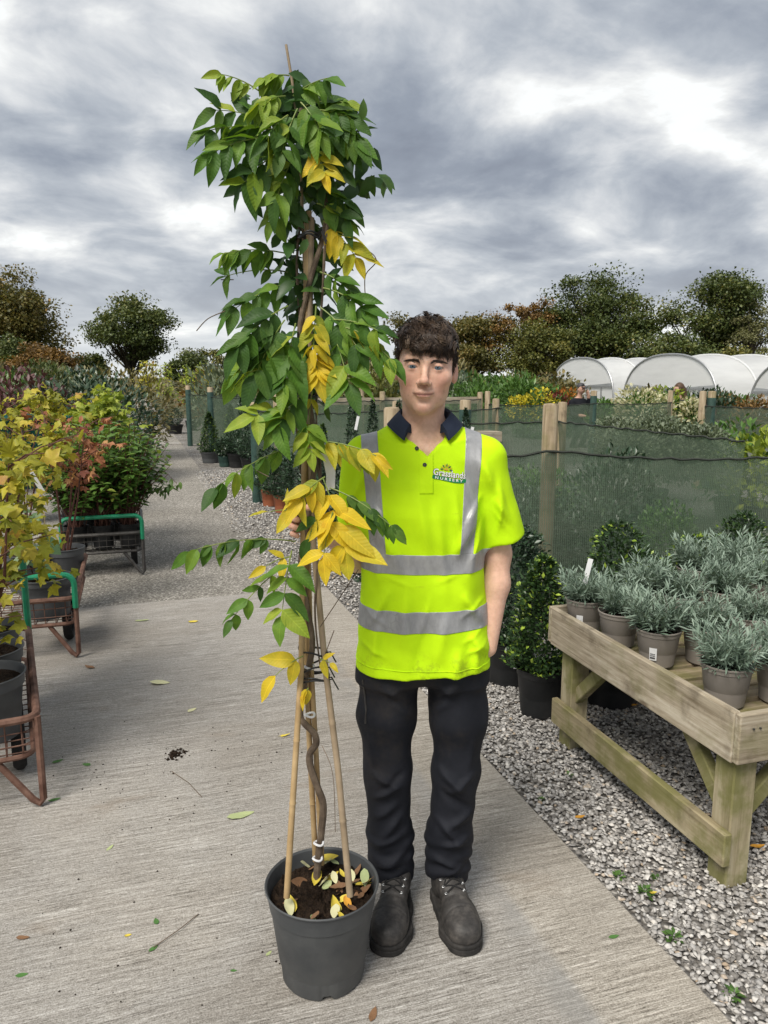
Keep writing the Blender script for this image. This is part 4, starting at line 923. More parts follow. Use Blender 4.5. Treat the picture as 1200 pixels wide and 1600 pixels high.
# heart-leaved climber in the grey pot on the middle trolley
M_heart = leafmat('heart_leaf', [(0, (.05, .10, .04)), (.5, (.10, .175, .075)), (1, (.20, .27, .14))], .3, .45, .4, src='obj', patch=14)
def heart_mesh(seed):
    rng = np.random.default_rng(seed); pts = [(0, 0), (-.16, .22), (-.12, .46), (.14, .56), (.46, .46), (.74, .27), (1, 0), (.74, -.27), (.46, -.46), (.14, -.56), (-.12, -.46), (-.16, -.22)]
    V = [(.42, 0, -.04)] + [(x, y, .10 * abs(y) - .12 * x * x + rng.normal(0, .02)) for x, y in pts]; V = np.array(V) * .10; n = len(pts)
    return npmesh('leaf', V, np.array([(0, 1 + k, 1 + (k + 1) % n) for k in range(n)]), M_heart, True)
HM = [heart_mesh(k) for k in range(3)]
hp = thing_plant('climber', 'heart-leaved climber on a cane in the round grey pot of the middle trolley', 'climber', on(FB, -.175, .20, .212))
link('pot', pot_mesh(.155, .24, M_greypot, .82, .18), hp); link('soil', soil_mesh(.14, .215, 9), hp)
MB().tube([(.0, .02, .18), (.012, .03, .62)], .005, 6).build('cane', simple('pale_cane', (.42, .33, .19), (.55, .45, .28), 20, .6), hp)
MB().tube([(-.05, -.02, .2), (-.07, -.04, .36), (-.05, -.05, .50), (-.06, -.03, .66), (-.04, -.03, .80)], .004, 5).build('stem', M_twig, hp)
rng = np.random.default_rng(77)
for k in range(16):
    z = rng.uniform(.28, .66); o = link('leaf', HM[k % 3], hp); o.location = (-.07 + rng.normal(0, .075), -.04 + rng.normal(0, .06), z); s_ = rng.uniform(.7, 1.25); o.scale = (s_,) * 3
    o.rotation_mode = 'QUATERNION'; o.rotation_quaternion = orient((rng.normal(), rng.normal() - .3, -.3), (rng.normal() * .4, -.5 + rng.normal() * .3, 1))
# leafy shrubs on the far trolley
M_vib = leafmat('viburnum_leaf', [(0, (.035, .085, .018)), (.5, (.085, .175, .036)), (.85, (.155, .26, .055)), (1, (.28, .34, .06))], .3, .38, .45)
def leafy(seed, nshoot, H, spread, leaf=.060, per=12):
    rng = np.random.default_rng(seed); P = []; Fw = []; Rn = []; mb = MB()
    for s in range(nshoot):
        a = rng.uniform(0, 6.28); out_ = spread * rng.random() ** .6; top = np.array((math.cos(a) * out_, math.sin(a) * out_, H * rng.uniform(.55, 1) * (1 - .25 * (out_ / spread) ** 2))); b = np.array((rng.normal(0, .03), rng.normal(0, .03), 0))
        m_ = b * .4 + top * .6; m_[:2] *= .75
        mb.tube([b, m_, top], [.005, .004, .0015], 4, False)
        for k in range(per):
            f = .30 + .70 * (k + .5) / per; c = b * (1 - f) ** 2 + 2 * m_ * f * (1 - f) + top * f * f
            for s2 in (0, 1):
                ang_ = k * 1.57 + s2 * math.pi + a; P.append(c); Fw.append((math.cos(ang_), math.sin(ang_), .25 - .2 * (1 - f))); Rn.append(np.clip(.2 + .5 * f + rng.normal(0, .15) + (.35 if rng.random() < .03 else 0), 0, 1))
    n = len(P); V, Fs, rr = place_leaves(T_ovate, np.array(P), np.array(Fw) + rng.normal(0, .25, (n, 3)), np.array((0, 0, 1.0)) + rng.normal(0, .3, (n, 3)), rng.uniform(.6, 1.2, n) * leaf, np.array(Rn))
    return npmesh('foliage', V, Fs, M_vib, True, attr={'rnd': rr}), mb.mesh('stem', M_twigred)
lv = [leafy(300 + k, 50, .94, .42, .080, 10) for k in range(3)]
for k, (x, y, lb) in enumerate([(-.52, .17, 'leafy green shrub in the left dark pot of the farther trolley'), (-.31, .17, 'leafy green shrub in the middle dark pot of the farther trolley'), (-.10, .17, 'leafy green shrub in the right dark pot of the farther trolley, one branch reaching out'), (-.42, .5, 'leafy green shrub behind the front pots of the farther trolley'), (-.16, .5, 'leafy green shrub at the back right of the farther trolley')]):
    r_ = thing_plant('leafy_shrub', lb, 'shrub', on(FA, x, y, .212), 'leafy shrubs on the farther trolley', k * 1.7)
    link('pot', pot_mesh(.098, .20, M_blackpot, .8, .15), r_); link('soil', soil_mesh(.088, .18, k), r_)
    o = link('foliage', lv[k % 3][0], r_); o.location = (0, 0, .15); o2 = link('stem', lv[k % 3][1], r_); o2.location = (0, 0, .15)
    if k == 2:
        P = []; Fw = []; base = np.array((0, 0, .2)); tip = np.array((.34, -.03, .55)); rot = Matrix.Rotation(-k * 1.7 + ANG, 3, 'Z')
        pts = [np.array(rot @ Vector(q)) for q in ((0, 0, .2), (.2, 0, .45), (.33, -.03, .60), (.40, -.05, .52))]
        MB().tube(pts, [.004, .004, .003, .002], 5).build('branch', M_twigred, r_)
        rg = np.random.default_rng(8); n = 34; f = rg.uniform(.3, 1, n); PP = np.array([pts[1] * (1 - q) + pts[3] * q + rg.normal(0, .03, 3) for q in f])
        V, Fs, rr = place_leaves(T_ovate, PP, rg.normal(0, .6, (n, 3)) + np.array((.2, -.1, -.4)), rg.normal(0, .3, (n, 3)) + np.array((0, -.2, 1)), rg.uniform(.055, .085, n), rg.uniform(.3, .8, n)); link('foliage', npmesh('foliage', V, Fs, M_vib, True, attr={'rnd': rr}), r_)
# white plant tags on the trolleys
for k, (x_, y_, Y, ry) in enumerate([(57, 752, 3.9, -24), (82, 850, 4.6, 12)]):
    q = at(x_, y_, Y); o = MB().box((0, 0, 0), (.024, .0015, .13)).build('plant_tag', M_paper); o.location = q; o.rotation_euler = (R(8), R(ry), 0)
    tag(o, ['white plant tag hanging in the yellow maple above the tall green handle', 'white plant tag hanging beside the heart-leaved climber'][k], 'tag')
# dark green ribbed tub behind the maples
tub = empty('plastic_tub', (*at(52, 700, 8.6)[:2], -.12), R(38)); tag(tub, 'dark green ribbed plastic tub half hidden behind the yellow maples', 'tub')
M_tub = mat_plastic('dark_green_plastic', (.006, .055, .045), (.012, .09, .075), .35)
MB().add([(x * s, y * s, z) for z, s in ((.55, .8), (1.36, 1.0), (1.36, .95), (.6, .75)) for x, y in ((-.62, -.36), (.62, -.36), (.62, .36), (-.62, .36))],
         [(3, 2, 1, 0)] + [(4 * j + k, 4 * j + (k + 1) % 4, 4 * j + 4 + (k + 1) % 4, 4 * j + 4 + k) for j in range(3) for k in range(4)] + [(12, 13, 14, 15)]).build('body', M_tub, tub, bev=.02)
MB().tube([(-.65, -.39, 1.36), (.65, -.39, 1.36), (.65, .39, 1.36), (-.65, .39, 1.36), (-.65, -.39, 1.36)], .03, 8).build('rim', M_tub, tub, True)
for k in range(9): MB().tube([(-.46 + k * .115, -.305, .62), (-.52 + k * .13, -.362, 1.3)], .018, 6).build('rib', M_tub, tub, True)
for s in (-1, 1):
    for q in (-1, 1): MB().box((.42 * s, .22 * q, .33), (.06, .06, .46)).build('leg', M_darkm, tub)
tub.scale = (.8, .8, .95)

# ================================================================ the tall wisteria in its pot
WP = np.array((-.168, 1.875, 0.0)); PR, PH = .152, .275
wis = empty('wisteria', WP); tag(wis, 'tall wisteria trained up bamboo canes in a slate grey pot on the concrete', 'climber')
def wl(px_, py_, Y): return at(px_, py_, Y) - WP
prof = [(.001, .004), (.098, .004), (.108, .0), (.113, .008), (.1290, PH - .070), (.1425, PH - .058), (.1500, PH - .006), (.1535, PH - .006), (.1545, PH - .002), (.152, PH + .001), (.1475, PH - .004), (.143, PH - .03), (.12, .06), (.10, .03), (.001, .03)]
M_bigpot = simple('dusty_slate_plastic', (.052, .056, .060), (.105, .108, .108), 5, .55, .35, bstr=.12, bscale=120, bdist=.002, detail=9, lo=.40, hi=.74)
me = MB().lathe(prof, n=72).mesh('pot', M_bigpot, True, R(30))
co = np.empty(len(me.vertices) * 3, np.float32); me.vertices.foreach_get('co', co); co = co.reshape(-1, 3)
ang_ = np.arctan2(co[:, 1], co[:, 0]); low = co[:, 2] < .009
notch = (np.abs((ang_ - R(-78) + math.pi) % (math.pi / 2) - math.pi / 2) > 9) | (np.abs(((ang_ - R(-78)) + math.pi / 4) % (math.pi / 2) - math.pi / 4) < .13)
co[low & notch & (np.hypot(co[:, 0], co[:, 1]) > .09), 2] += .013
me.vertices.foreach_set('co', co.ravel()); me.update(); link('pot', me, wis)
link('soil', soil_mesh(.139, PH - .040, 21, 60, 18, .0075), wis)
M_cane = simple('bamboo_cane', (.28, .185, .085), (.46, .33, .175), 9, .5, .35, bstr=.1, bscale=60)
M_caneg = simple('bamboo_cane_grey', (.22, .165, .105), (.36, .28, .19), 9, .6, .3, bstr=.1, bscale=60)
def cane(pts, r, mat, seed):
    rng = np.random.default_rng(seed); P = [np.array(p_) for p_ in pts]; D = np.concatenate([[0], np.cumsum([np.linalg.norm(P[i + 1] - P[i]) for i in range(len(P) - 1)])]); L = D[-1]
    out = []; rr = []; s = 0.0; nxt = rng.uniform(.06, .16)
    grid = sorted(set([0, L] + list(np.arange(0, L, .03)))); nodes = np.cumsum(rng.uniform(.15, .26, 20)); extra = [q for nd in nodes if nd < L - .01 for q in (nd - .004, nd, nd + .004)]
    for q in sorted(grid + extra):
        i = min(len(P) - 2, np.searchsorted(D, q, 'right') - 1); f = (q - D[i]) / (D[i + 1] - D[i]); out.append(P[i] * (1 - f) + P[i + 1] * f); rr.append(r * (1 - .25 * q / L) * (1.16 if any(abs(q - nd) < .001 for nd in nodes) else 1))
    return MB().tube(out, rr, 10).build('cane', mat, wis, True)
cane([wl(448, 1402, 1.795), wl(462, 1180, 1.83), wl(471, 1040, 1.86), wl(474, 800, 1.885), wl(479, 560, 1.90), wl(483, 330, 1.905)], .0085, M_cane, 1)
cane([wl(493, 1345, 1.955), wl(483, 1150, 1.93), wl(479, 1040, 1.91), wl(476, 800, 1.90), wl(477, 520, 1.905), wl(479, 345, 1.91)], .0080, M_cane, 2)
cane([wl(503, 1350, 1.95), wl(494, 1180, 1.93), wl(486, 1040, 1.91), wl(480, 800, 1.905), wl(483, 500, 1.91), wl(486, 350, 1.912)], .0078, M_cane, 3)
cane([wl(547, 1400, 1.80), wl(528, 1200, 1.83), wl(508, 1040, 1.865), wl(490, 850, 1.885), wl(482, 620, 1.895), wl(487, 340, 1.90)], .0090, M_caneg, 4)
cane([wl(476, 420, 1.915), wl(468, 220, 1.93), wl(457, 130, 1.935), wl(447, 70, 1.94)], .0042, M_caneg, 5)
M_stem = simple('wisteria_bark', (.085, .062, .045), (.19, .145, .105), 24, .85, .2, bstr=.5, bscale=90)
stp = [(494, 1378, 1.93), (497, 1345, 1.935), (502, 1300, 1.92), (505, 1258, 1.905), (496, 1230, 1.90), (485, 1198, 1.905), (484, 1178, 1.91), (494, 1162, 1.895), (491, 1146, 1.885), (476, 1131, 1.885), (469, 1116, 1.895), (475, 1070, 1.90), (488, 1010, 1.88), (480, 950, 1.875), (470, 880, 1.89), (482, 800, 1.88), (492, 700, 1.89), (478, 600, 1.89), (468, 520, 1.90), (484, 440, 1.885), (502, 380, 1.89), (510, 330, 1.895), (500, 270, 1.90), (478, 220, 1.90), (470, 170, 1.91)]
def spline(P, k=5):
    P = [np.array(p_, float) for p_ in P]; out = []
    for i in range(len(P) - 1):
        a, b, c, d = P[max(i - 1, 0)], P[i], P[i + 1], P[min(i + 2, len(P) - 1)]
        for j in range(k):
            t = j / k; out.append(.5 * ((2 * b) + (-a + c) * t + (2 * a - 5 * b + 4 * c - d) * t * t + (-a + 3 * b - 3 * c + d) * t ** 3))
    out.append(P[-1]); return out
sp = spline([wl(*q) for q in stp]); MB().tube(sp, list(np.linspace(.0105, .0055, len(sp))), 9).build('stem', M_stem, wis, True)
for q in ([(515, 330, 1.88), (508, 380, 1.87), (505, 440, 1.88), (500, 520, 1.885), (494, 640, 1.88), (500, 760, 1.87)], [(470, 330, 1.92), (464, 420, 1.92), (470, 540, 1.915), (462, 640, 1.91), (470, 740, 1.90)], [(490, 700, 1.87), (503, 760, 1.85), (516, 800, 1.84)], [(500, 700, 1.87), (500, 820, 1.86), (492, 950, 1.87), (500, 1040, 1.86)]):
    s2 = spline([wl(*k) for k in q]); MB().tube(s2, list(np.linspace(.004, .0022, len(s2))), 6).build('stem', M_stem, wis, True)
M_wire = simple('black_tie', (.012, .012, .013), (.03, .03, .03), 60, .5)
def tie(py_, cx, rx, tilt=0.0, r=.0026, tail=True, Y=1.885):
    c = wl(cx, py_, Y); mb = MB(); P = [c + np.array((rx * math.cos(a), rx * .9 * math.sin(a), tilt * math.cos(a) + .004 * math.sin(3 * a))) for a in np.linspace(0, 2 * math.pi, 25)]
    mb.tube(P, r, 6, False)
    if tail: mb.tube([c + np.array((rx * .9, -rx * .5, 0)), c + np.array((rx * 1.3, -rx * .9, .008)), c + np.array((rx * 1.7, -rx * .9, -.02))], r * .8, 5)
    return mb.build('tie', M_wire, wis, True)
for q in ((1016, 489, .036, -.008), (1040, 489, .034, .012), (1055, 491, .036, -.004), (1058, 492, .037, .003), (370, 483, .024, 0), (366, 484, .024, .003), (618, 479, .026, 0)): tie(*q)
M_clip = simple('white_clip', (.66, .67, .69), (.75, .75, .76), 30, .35)
for (x_, y_, Y) in ((483, 1042, 1.885), (484, 1117, 1.885), (498, 1317, 1.915), (496, 1341, 1.925)):
    c = wl(x_, y_, Y); P = [c + np.array((.0125 * math.cos(a), .0125 * math.sin(a), .002 * math.sin(2 * a))) for a in np.linspace(0, 2 * math.pi, 17)]
    MB().tube(P, .0032, 6, False).build('clip', M_clip, wis, True)
lb_ = MB(); Ppl = [wl(484, 700, 1.845), wl(500, 702, 1.84), wl(512, 716, 1.838), wl(517, 740, 1.84), wl(516, 765, 1.842)]; hw = .0125
lb_.add([p_ + np.array((0, 0, s * hw)) if i < 2 else p_ + np.array((s * hw * .9, 0, s * hw * .3)) for i, p_ in enumerate(Ppl) for s in (-1, 1)], [(2 * i, 2 * i + 2, 2 * i + 3, 2 * i + 1) for i in range(4)])
lb_.build('plant_label', M_paper, wis)

# ---- compound leaves: every large leaflet is a piece of its own
def leafmat_near(name, stops, trans=.36, rough=.42):
    m, t, out = new_mat(name); co = objco(t); sx = t.new('ShaderNodeSeparateXYZ'); t.l.new(co, sx.inputs[0])
    ay = t.math('ABSOLUTE', sx.outputs[1]); f = t.new('ShaderNodeObjectInfo').outputs['Random']
    vv = t.math('SINE', t.math('MULTIPLY', t.math('SUBTRACT', sx.outputs[0], t.math('MULTIPLY', ay, .9)), 62.0))
    vein = t.math('MULTIPLY', t.smooth(vv, .80, 1.0), .07)
    mid_ = t.math('MULTIPLY', t.math('SUBTRACT', 1.0, t.smooth(ay, .004, .018)), .35)
    nz = t.noise(co, 3.2, 4, .6); f2 = t.math('ADD', t.math('MULTIPLY', f, .8), t.math('MULTIPLY', t.math('SUBTRACT', nz, .40), .75), clamp=True)
    col = t.ramp(f2, stops); col = t.mix(t.math('ADD', vein, mid_, clamp=True), col, t.mix(1.0, col, (1.7, 1.6, 1.4), 'MULTIPLY'))
    b = pbr(t, col, .52, 0, .28, t.math('ADD', t.math('MULTIPLY', vv, .4), t.noise(co, 9, 2)), .10, .02)
    tr = t.new('ShaderNodeBsdfTranslucent'); t.set(tr, 0, t.mix(1.0, col, (1.25, 1.2, .4), 'MULTIPLY'))
    mx = t.new('ShaderNodeMixShader'); t.set(mx, 0, trans); t.l.new(b.outputs[0], mx.inputs[1]); t.l.new(tr.outputs[0], mx.inputs[2]); t.l.new(mx.outputs[0], out.inputs[0]); return m
LM = {'d': leafmat_near('leaflet_dark_green', [(0, (0.031, 0.078, 0.018)), (.5, (0.060, 0.134, 0.025)), (1, (0.115, 0.202, 0.036))]),
      'g': leafmat_near('leaflet_green', [(0, (0.056, 0.138, 0.021)), (.5, (0.106, 0.218, 0.030)), (1, (0.193, 0.305, 0.044))]),
      'l': leafmat_near('leaflet_lime', [(0, (0.118, 0.218, 0.025)), (.5, (0.205, 0.310, 0.034)), (1, (0.335, 0.391, 0.052))]),
      'y': leafmat_near('leaflet_yellow', [(0, (.40, .36, .03)), (.35, (.58, .45, .035)), (.75, (.68, .50, .03)), (1, (.60, .38, .03))]),
      'm': leafmat_near('leaflet_yellow_green', [(0, (.13, .20, .02)), (.4, (.32, .34, .03)), (.8, (.55, .46, .04)), (1, (.60, .45, .05))])}
def leaflet_mesh(mat, seed):
    rng = np.random.default_rng(seed); ns = 8; w_ = rng.uniform(.40, .50); bend = rng.uniform(.10, .28); fold = rng.uniform(.10, .26); V = []; 
    for i in range(ns + 1):
        x = i / ns; wd = w_ * (math.sin(math.pi * min(1, x ** .72 * .985 + .012)) ** .85) * (1 if x < .8 else 1.0 - .25 * (x - .8) / .2); z = -bend * x * x + .015 * math.sin(x * 9 + seed)
        for s in (-1, -.5, 0, .5, 1): V.append((x, s * wd / 2, z + fold * wd * abs(s) ** 1.4 + .012 * math.sin(x * 17 + s * 3 + seed) * abs(s)))
    F = [(i * 5 + k, i * 5 + 5 + k, i * 5 + 6 + k, i * 5 + 1 + k) for i in range(ns) for k in range(4)]
    return npmesh('leaflet', np.array(V), np.array(F), mat, True)
LME = {k: [leaflet_mesh(m, 400 + 10 * i + j) for j in range(4)] for i, (k, m) in enumerate(LM.items())}
M_rachis = simple('leaf_stalk', (.13, .19, .04), (.22, .26, .06), 40, .5)
NLEAF = [0]
def compound(bx, by, tx, ty, Yb, Yt, n, size, kind, hang, seed, arch=.25, start=.28, mix=None):
    """thing > leaf (stalk) > leaflet"""
    rng = np.random.default_rng(seed); b = wl(bx, by, Yb); tp = wl(tx, ty, Yt); L = np.linalg.norm(tp - b); m_ = (b + tp) / 2 + np.array((0, 0, arch * L * .5))
    pts = [b * (1 - q) ** 2 + 2 * m_ * q * (1 - q) + tp * q * q for q in np.linspace(0, 1, 9)]
    leaf = MB().tube(pts, list(np.linspace(.0019, .0009, 9)), 5, False).build('leaf', M_rachis, wis)
    down = np.array((0, 0, -1.0)); view = np.array((0, -1.0, .15))
    spots = [(1.0, 0)] + [(q, s) for q in np.linspace(start, .93, max(1, n // 2)) for s in (-1, 1)]
    for q, s in spots:
        c = b * (1 - q) ** 2 + 2 * m_ * q * (1 - q) + tp * q * q; fw = 2 * (1 - q) * (m_ - b) + 2 * q * (tp - m_); fw /= np.linalg.norm(fw) + 1e-9
        side = np.cross(fw, view); side /= np.linalg.norm(side) + 1e-9
        d = fw * (.55 if s else 1.0) + side * s * (1 - hang) * 1.0 + down * hang * (1.1 if s else .5) + view * rng.uniform(-.2, .35) + rng.normal(0, .13, 3) + (side * s * .18)
        up = view * .9 + np.array((0, 0, .55)) + rng.normal(0, .38, 3) + side * s * .35
        sz = size * rng.uniform(.72, 1.18) * (1 - .22 * abs(q - .6))
        kk = kind if not mix or rng.random() > .3 else mix
        if kind in 'dg' and n > 4 and rng.random() < .10: kk = 'l'
        o = link('leaflet', LME[kk][int(rng.integers(4))], leaf); o.location = c; o.scale = (sz, sz * rng.uniform(.92, 1.12), sz)
        o.rotation_mode = 'QUATERNION'; o.rotation_quaternion = orient(d, up); NLEAF[0] += 1
SPEC = [ # base px, tip px, Y base, Y tip, leaflets, size, colour, hang
 (405, 142, 346, 116, 1.92, 1.90, 8, .048, 'l', .85), (452, 118, 414, 122, 1.92, 1.90, 8, .045, 'l', .9), (446, 150, 402, 165, 1.88, 1.84, 8, .055, 'l', .7), (458, 150, 512, 122, 1.90, 1.86, 8, .062, 'g', .6),
 (440, 200, 338, 172, 1.92, 1.88, 8, .070, 'd', .45), (438, 205, 322, 205, 1.90, 1.84, 8, .078, 'd', .65), (425, 215, 330, 240, 1.86, 1.80, 8, .080, 'g', .5), (440, 235, 378, 290, 1.86, 1.82, 8, .080, 'd', .35),
 (478, 165, 540, 160, 1.90, 1.90, 8, .066, 'g', .6), (488, 172, 552, 188, 1.88, 1.85, 8, .072, 'd', .5), (492, 188, 556, 218, 1.88, 1.85, 8, .072, 'd', .5), (492, 205, 550, 242, 1.90, 1.88, 8, .07, 'd', .45), (492, 228, 508, 272, 1.83, 1.80, 8, .052, 'm', .2),
 (470, 160, 500, 205, 1.84, 1.80, 8, .075, 'g', .4), (465, 170, 440, 240, 1.84, 1.80, 8, .078, 'd', .3), (450, 180, 415, 215, 1.83, 1.79, 8, .075, 'd', .5), (462, 240, 432, 310, 1.85, 1.82, 8, .078, 'd', .3), (470, 265, 425, 345, 1.88, 1.85, 8, .075, 'g', .35),
 (485, 290, 545, 320, 1.90, 1.88, 8, .070, 'd', .5), (495, 318, 545, 345, 1.88, 1.86, 8, .062, 'd', .5), (505, 345, 556, 402, 1.88, 1.86, 8, .070, 'm', .35),
 (455, 398, 350, 396, 1.92, 1.90, 10, .066, 'g', .85), (450, 425, 352, 432, 1.94, 1.94, 4, .062, 'd', .3), (462, 440, 362, 486, 1.90, 1.86, 10, .070, 'd', .55), (500, 425, 548, 455, 1.88, 1.85, 8, .068, 'd', .5), (505, 450, 568, 482, 1.87, 1.82, 8, .070, 'g', .5),
 (450, 478, 372, 540, 1.84, 1.78, 10, .088, 'd', .5), (445, 500, 400, 585, 1.83, 1.79, 10, .090, 'd', .35), (462, 505, 445, 600, 1.82, 1.79, 10, .090, 'g', .3), (435, 510, 368, 585, 1.88, 1.86, 8, .086, 'g', .5),
 (494, 478, 490, 545, 1.82, 1.80, 8, .060, 'y', .3), (488, 535, 498, 590, 1.82, 1.80, 10, .062, 'y', .3), (486, 560, 510, 590, 1.84, 1.81, 6, .060, 'm', .5), (488, 610, 482, 668, 1.86, 1.85, 4, .05, 'm', .4),
 (500, 480, 560, 545, 1.86, 1.80, 8, .078, 'g', .5), (515, 500, 590, 516, 1.84, 1.79, 8, .070, 'g', .6), (540, 512, 586, 535, 1.82, 1.80, 4, .070, 'm', .9), (550, 516, 614, 565, 1.82, 1.79, 6, .070, 'g', .75), (520, 520, 545, 600, 1.84, 1.80, 8, .084, 'g', .3),
 (478, 610, 430, 672, 1.82, 1.78, 10, .078, 'g', .4), (470, 640, 398, 650, 1.84, 1.78, 6, .082, 'l', .35), (476, 655, 486, 706, 1.81, 1.79, 8, .062, 'l', .3),
 (472, 694, 338, 762, 1.86, 1.76, 10, .066, 'g', .85), (484, 690, 588, 712, 1.84, 1.78, 10, .066, 'm', .9), (515, 762, 618, 828, 1.82, 1.77, 10, .064, 'd', .75), (505, 748, 540, 862, 1.79, 1.75, 8, .105, 'y', .25), (508, 745, 470, 778, 1.78, 1.76, 6, .082, 'y', .5), (520, 800, 505, 870, 1.76, 1.75, 4, .10, 'y', .2),
 (500, 800, 482, 842, 1.78, 1.77, 2, .085, 'd', .4), (462, 846, 296, 862, 1.85, 1.78, 12, .060, 'g', .8), (456, 860, 440, 962, 1.80, 1.77, 8, .090, 'g', .12), (450, 880, 362, 968, 1.84, 1.82, 8, .056, 'g', .5),
 (474, 1025, 430, 1056, 1.84, 1.81, 2, .095, 'y', .3), (470, 800, 420, 800, 1.83, 1.81, 0, .062, 'm', .0), (455, 870, 415, 885, 1.84, 1.81, 0, .055, 'y', .1), (482, 1075, 476, 1085, 1.83, 1.83, 0, .052, 'y', .9), (500, 1030, 516, 1036, 1.84, 1.83, 0, .045, 'y', .3)]
for k, (bx, by, tx, ty, Yb, Yt, n, sz, kd, hg) in enumerate(SPEC):
    compound(bx, by, tx, ty, Yb, Yt, n, sz, kd, hg, 500 + k, mix={'d': 'g', 'g': 'd', 'y': 'm', 'm': 'y'}.get(kd) if n > 4 else None)
# the many smaller leaflets packed round the canes, behind the big ones
rng = np.random.default_rng(42); P = []
for k in range(110):
    py_ = rng.choice([rng.uniform(125, 330), rng.uniform(130, 280), rng.uniform(130, 300), rng.uniform(330, 480), rng.uniform(470, 620)]); sp_ = 66 if py_ < 290 else (34 if py_ < 470 else 56); sp_ = sp_ if py_ < 600 else 40
    P.append(wl(478 + rng.normal(0, .55) * sp_, py_, rng.uniform(1.90, 2.04)))
P = np.array(P); P = np.repeat(P, 5, 0) + rng.normal(0, .026, (550, 3)); n = len(P)
V, Fs, rr = place_leaves(T_ovate, P, unit(n, rng) * .8 + np.array((0, -.15, -.55)), unit(n, rng) * .6 + np.array((0, -.7, .6)), rng.uniform(.040, .075, n), np.clip(rng.normal(.4, .2, n), 0, 1))
M_wfill = leafmat('wisteria_leaf_mass', [(0, (.022, .062, .016)), (.5, (.045, .11, .024)), (.9, (.10, .18, .03)), (1, (.22, .26, .03))], .34, .42, .42)
tag(link('foliage', npmesh('foliage', V, Fs, M_wfill, True, attr={'rnd': rr}), wis), kind='stuff')
# tendrils
for q in ([(548, 388, 1.87), (575, 392, 1.87), (588, 408, 1.87), (572, 428, 1.87), (570, 450, 1.87), (572, 470, 1.87)], [(352, 486, 1.86), (325, 498, 1.86), (307, 517, 1.85)], [(365, 437, 1.94), (345, 437, 1.95)], [(500, 980, 1.85), (540, 920, 1.83), (560, 890, 1.82)], [(505, 1030, 1.85), (522, 985, 1.84)], [(503, 1165, 1.86), (520, 1210, 1.84), (524, 1300, 1.84)], [(420, 745, 1.8), (400, 735, 1.8)]):
    s2 = spline([wl(*k) for k in q]); MB().tube(s2, .0012, 4).build('tendril', M_stem, wis)
print('LEAFLETS', NLEAF[0])
# ================================================================ signed-distance modelling for bodies and cloth
def smin(a, b, k):
    h = np.maximum(k - np.abs(a - b), 0) / k; return np.minimum(a, b) - h * h * k * .25
def smax(a, b, k): return -smin(-a, -b, k)
def sd_cap(P, a, b, ra, rb=None):
    a = np.asarray(a, np.float32); b = np.asarray(b, np.float32); rb = ra if rb is None else rb; d = b - a
    x = P[:, 0] - a[0]; y = P[:, 1] - a[1]; z = P[:, 2] - a[2]; h = np.clip((x * d[0] + y * d[1] + z * d[2]) * np.float32(1 / (d @ d + 1e-12)), 0, 1)
    x -= h * d[0]; y -= h * d[1]; z -= h * d[2]; return np.sqrt(x * x + y * y + z * z) - (np.float32(ra) + np.float32(rb - ra) * h)
def sd_ell(P, c, r, rot=None):
    q = P - np.asarray(c, np.float32)
    if rot is not None: q = q @ np.asarray(rot, np.float32)
    r = np.asarray(r, np.float32); x = q[:, 0] / r[0]; y = q[:, 1] / r[1]; z = q[:, 2] / r[2]; k0 = np.sqrt(x * x + y * y + z * z); x /= r[0]; y /= r[1]; z /= r[2]
    return k0 * (k0 - 1) / (np.sqrt(x * x + y * y + z * z) + np.float32(1e-9))
def sd_col(P, zs, A, B, n=2.4, cx=None, cy=None):
    z = P[:, 2]; a = np.interp(z, zs, A); b = np.interp(z, zs, B); x = P[:, 0] - (np.interp(z, zs, cx) if cx is not None else 0); y = P[:, 1] - (np.interp(z, zs, cy) if cy is not None else 0)
    r = ((np.abs(x) / a) ** n + (np.abs(y) / b) ** n) ** (1 / n); d = (r - 1) * np.minimum(a, b)
    return np.maximum(d, np.maximum(zs[0] - z, z - zs[-1]))
def rotm(ax, deg):
    return np.array(Matrix.Rotation(R(deg), 3, ax), np.float32)
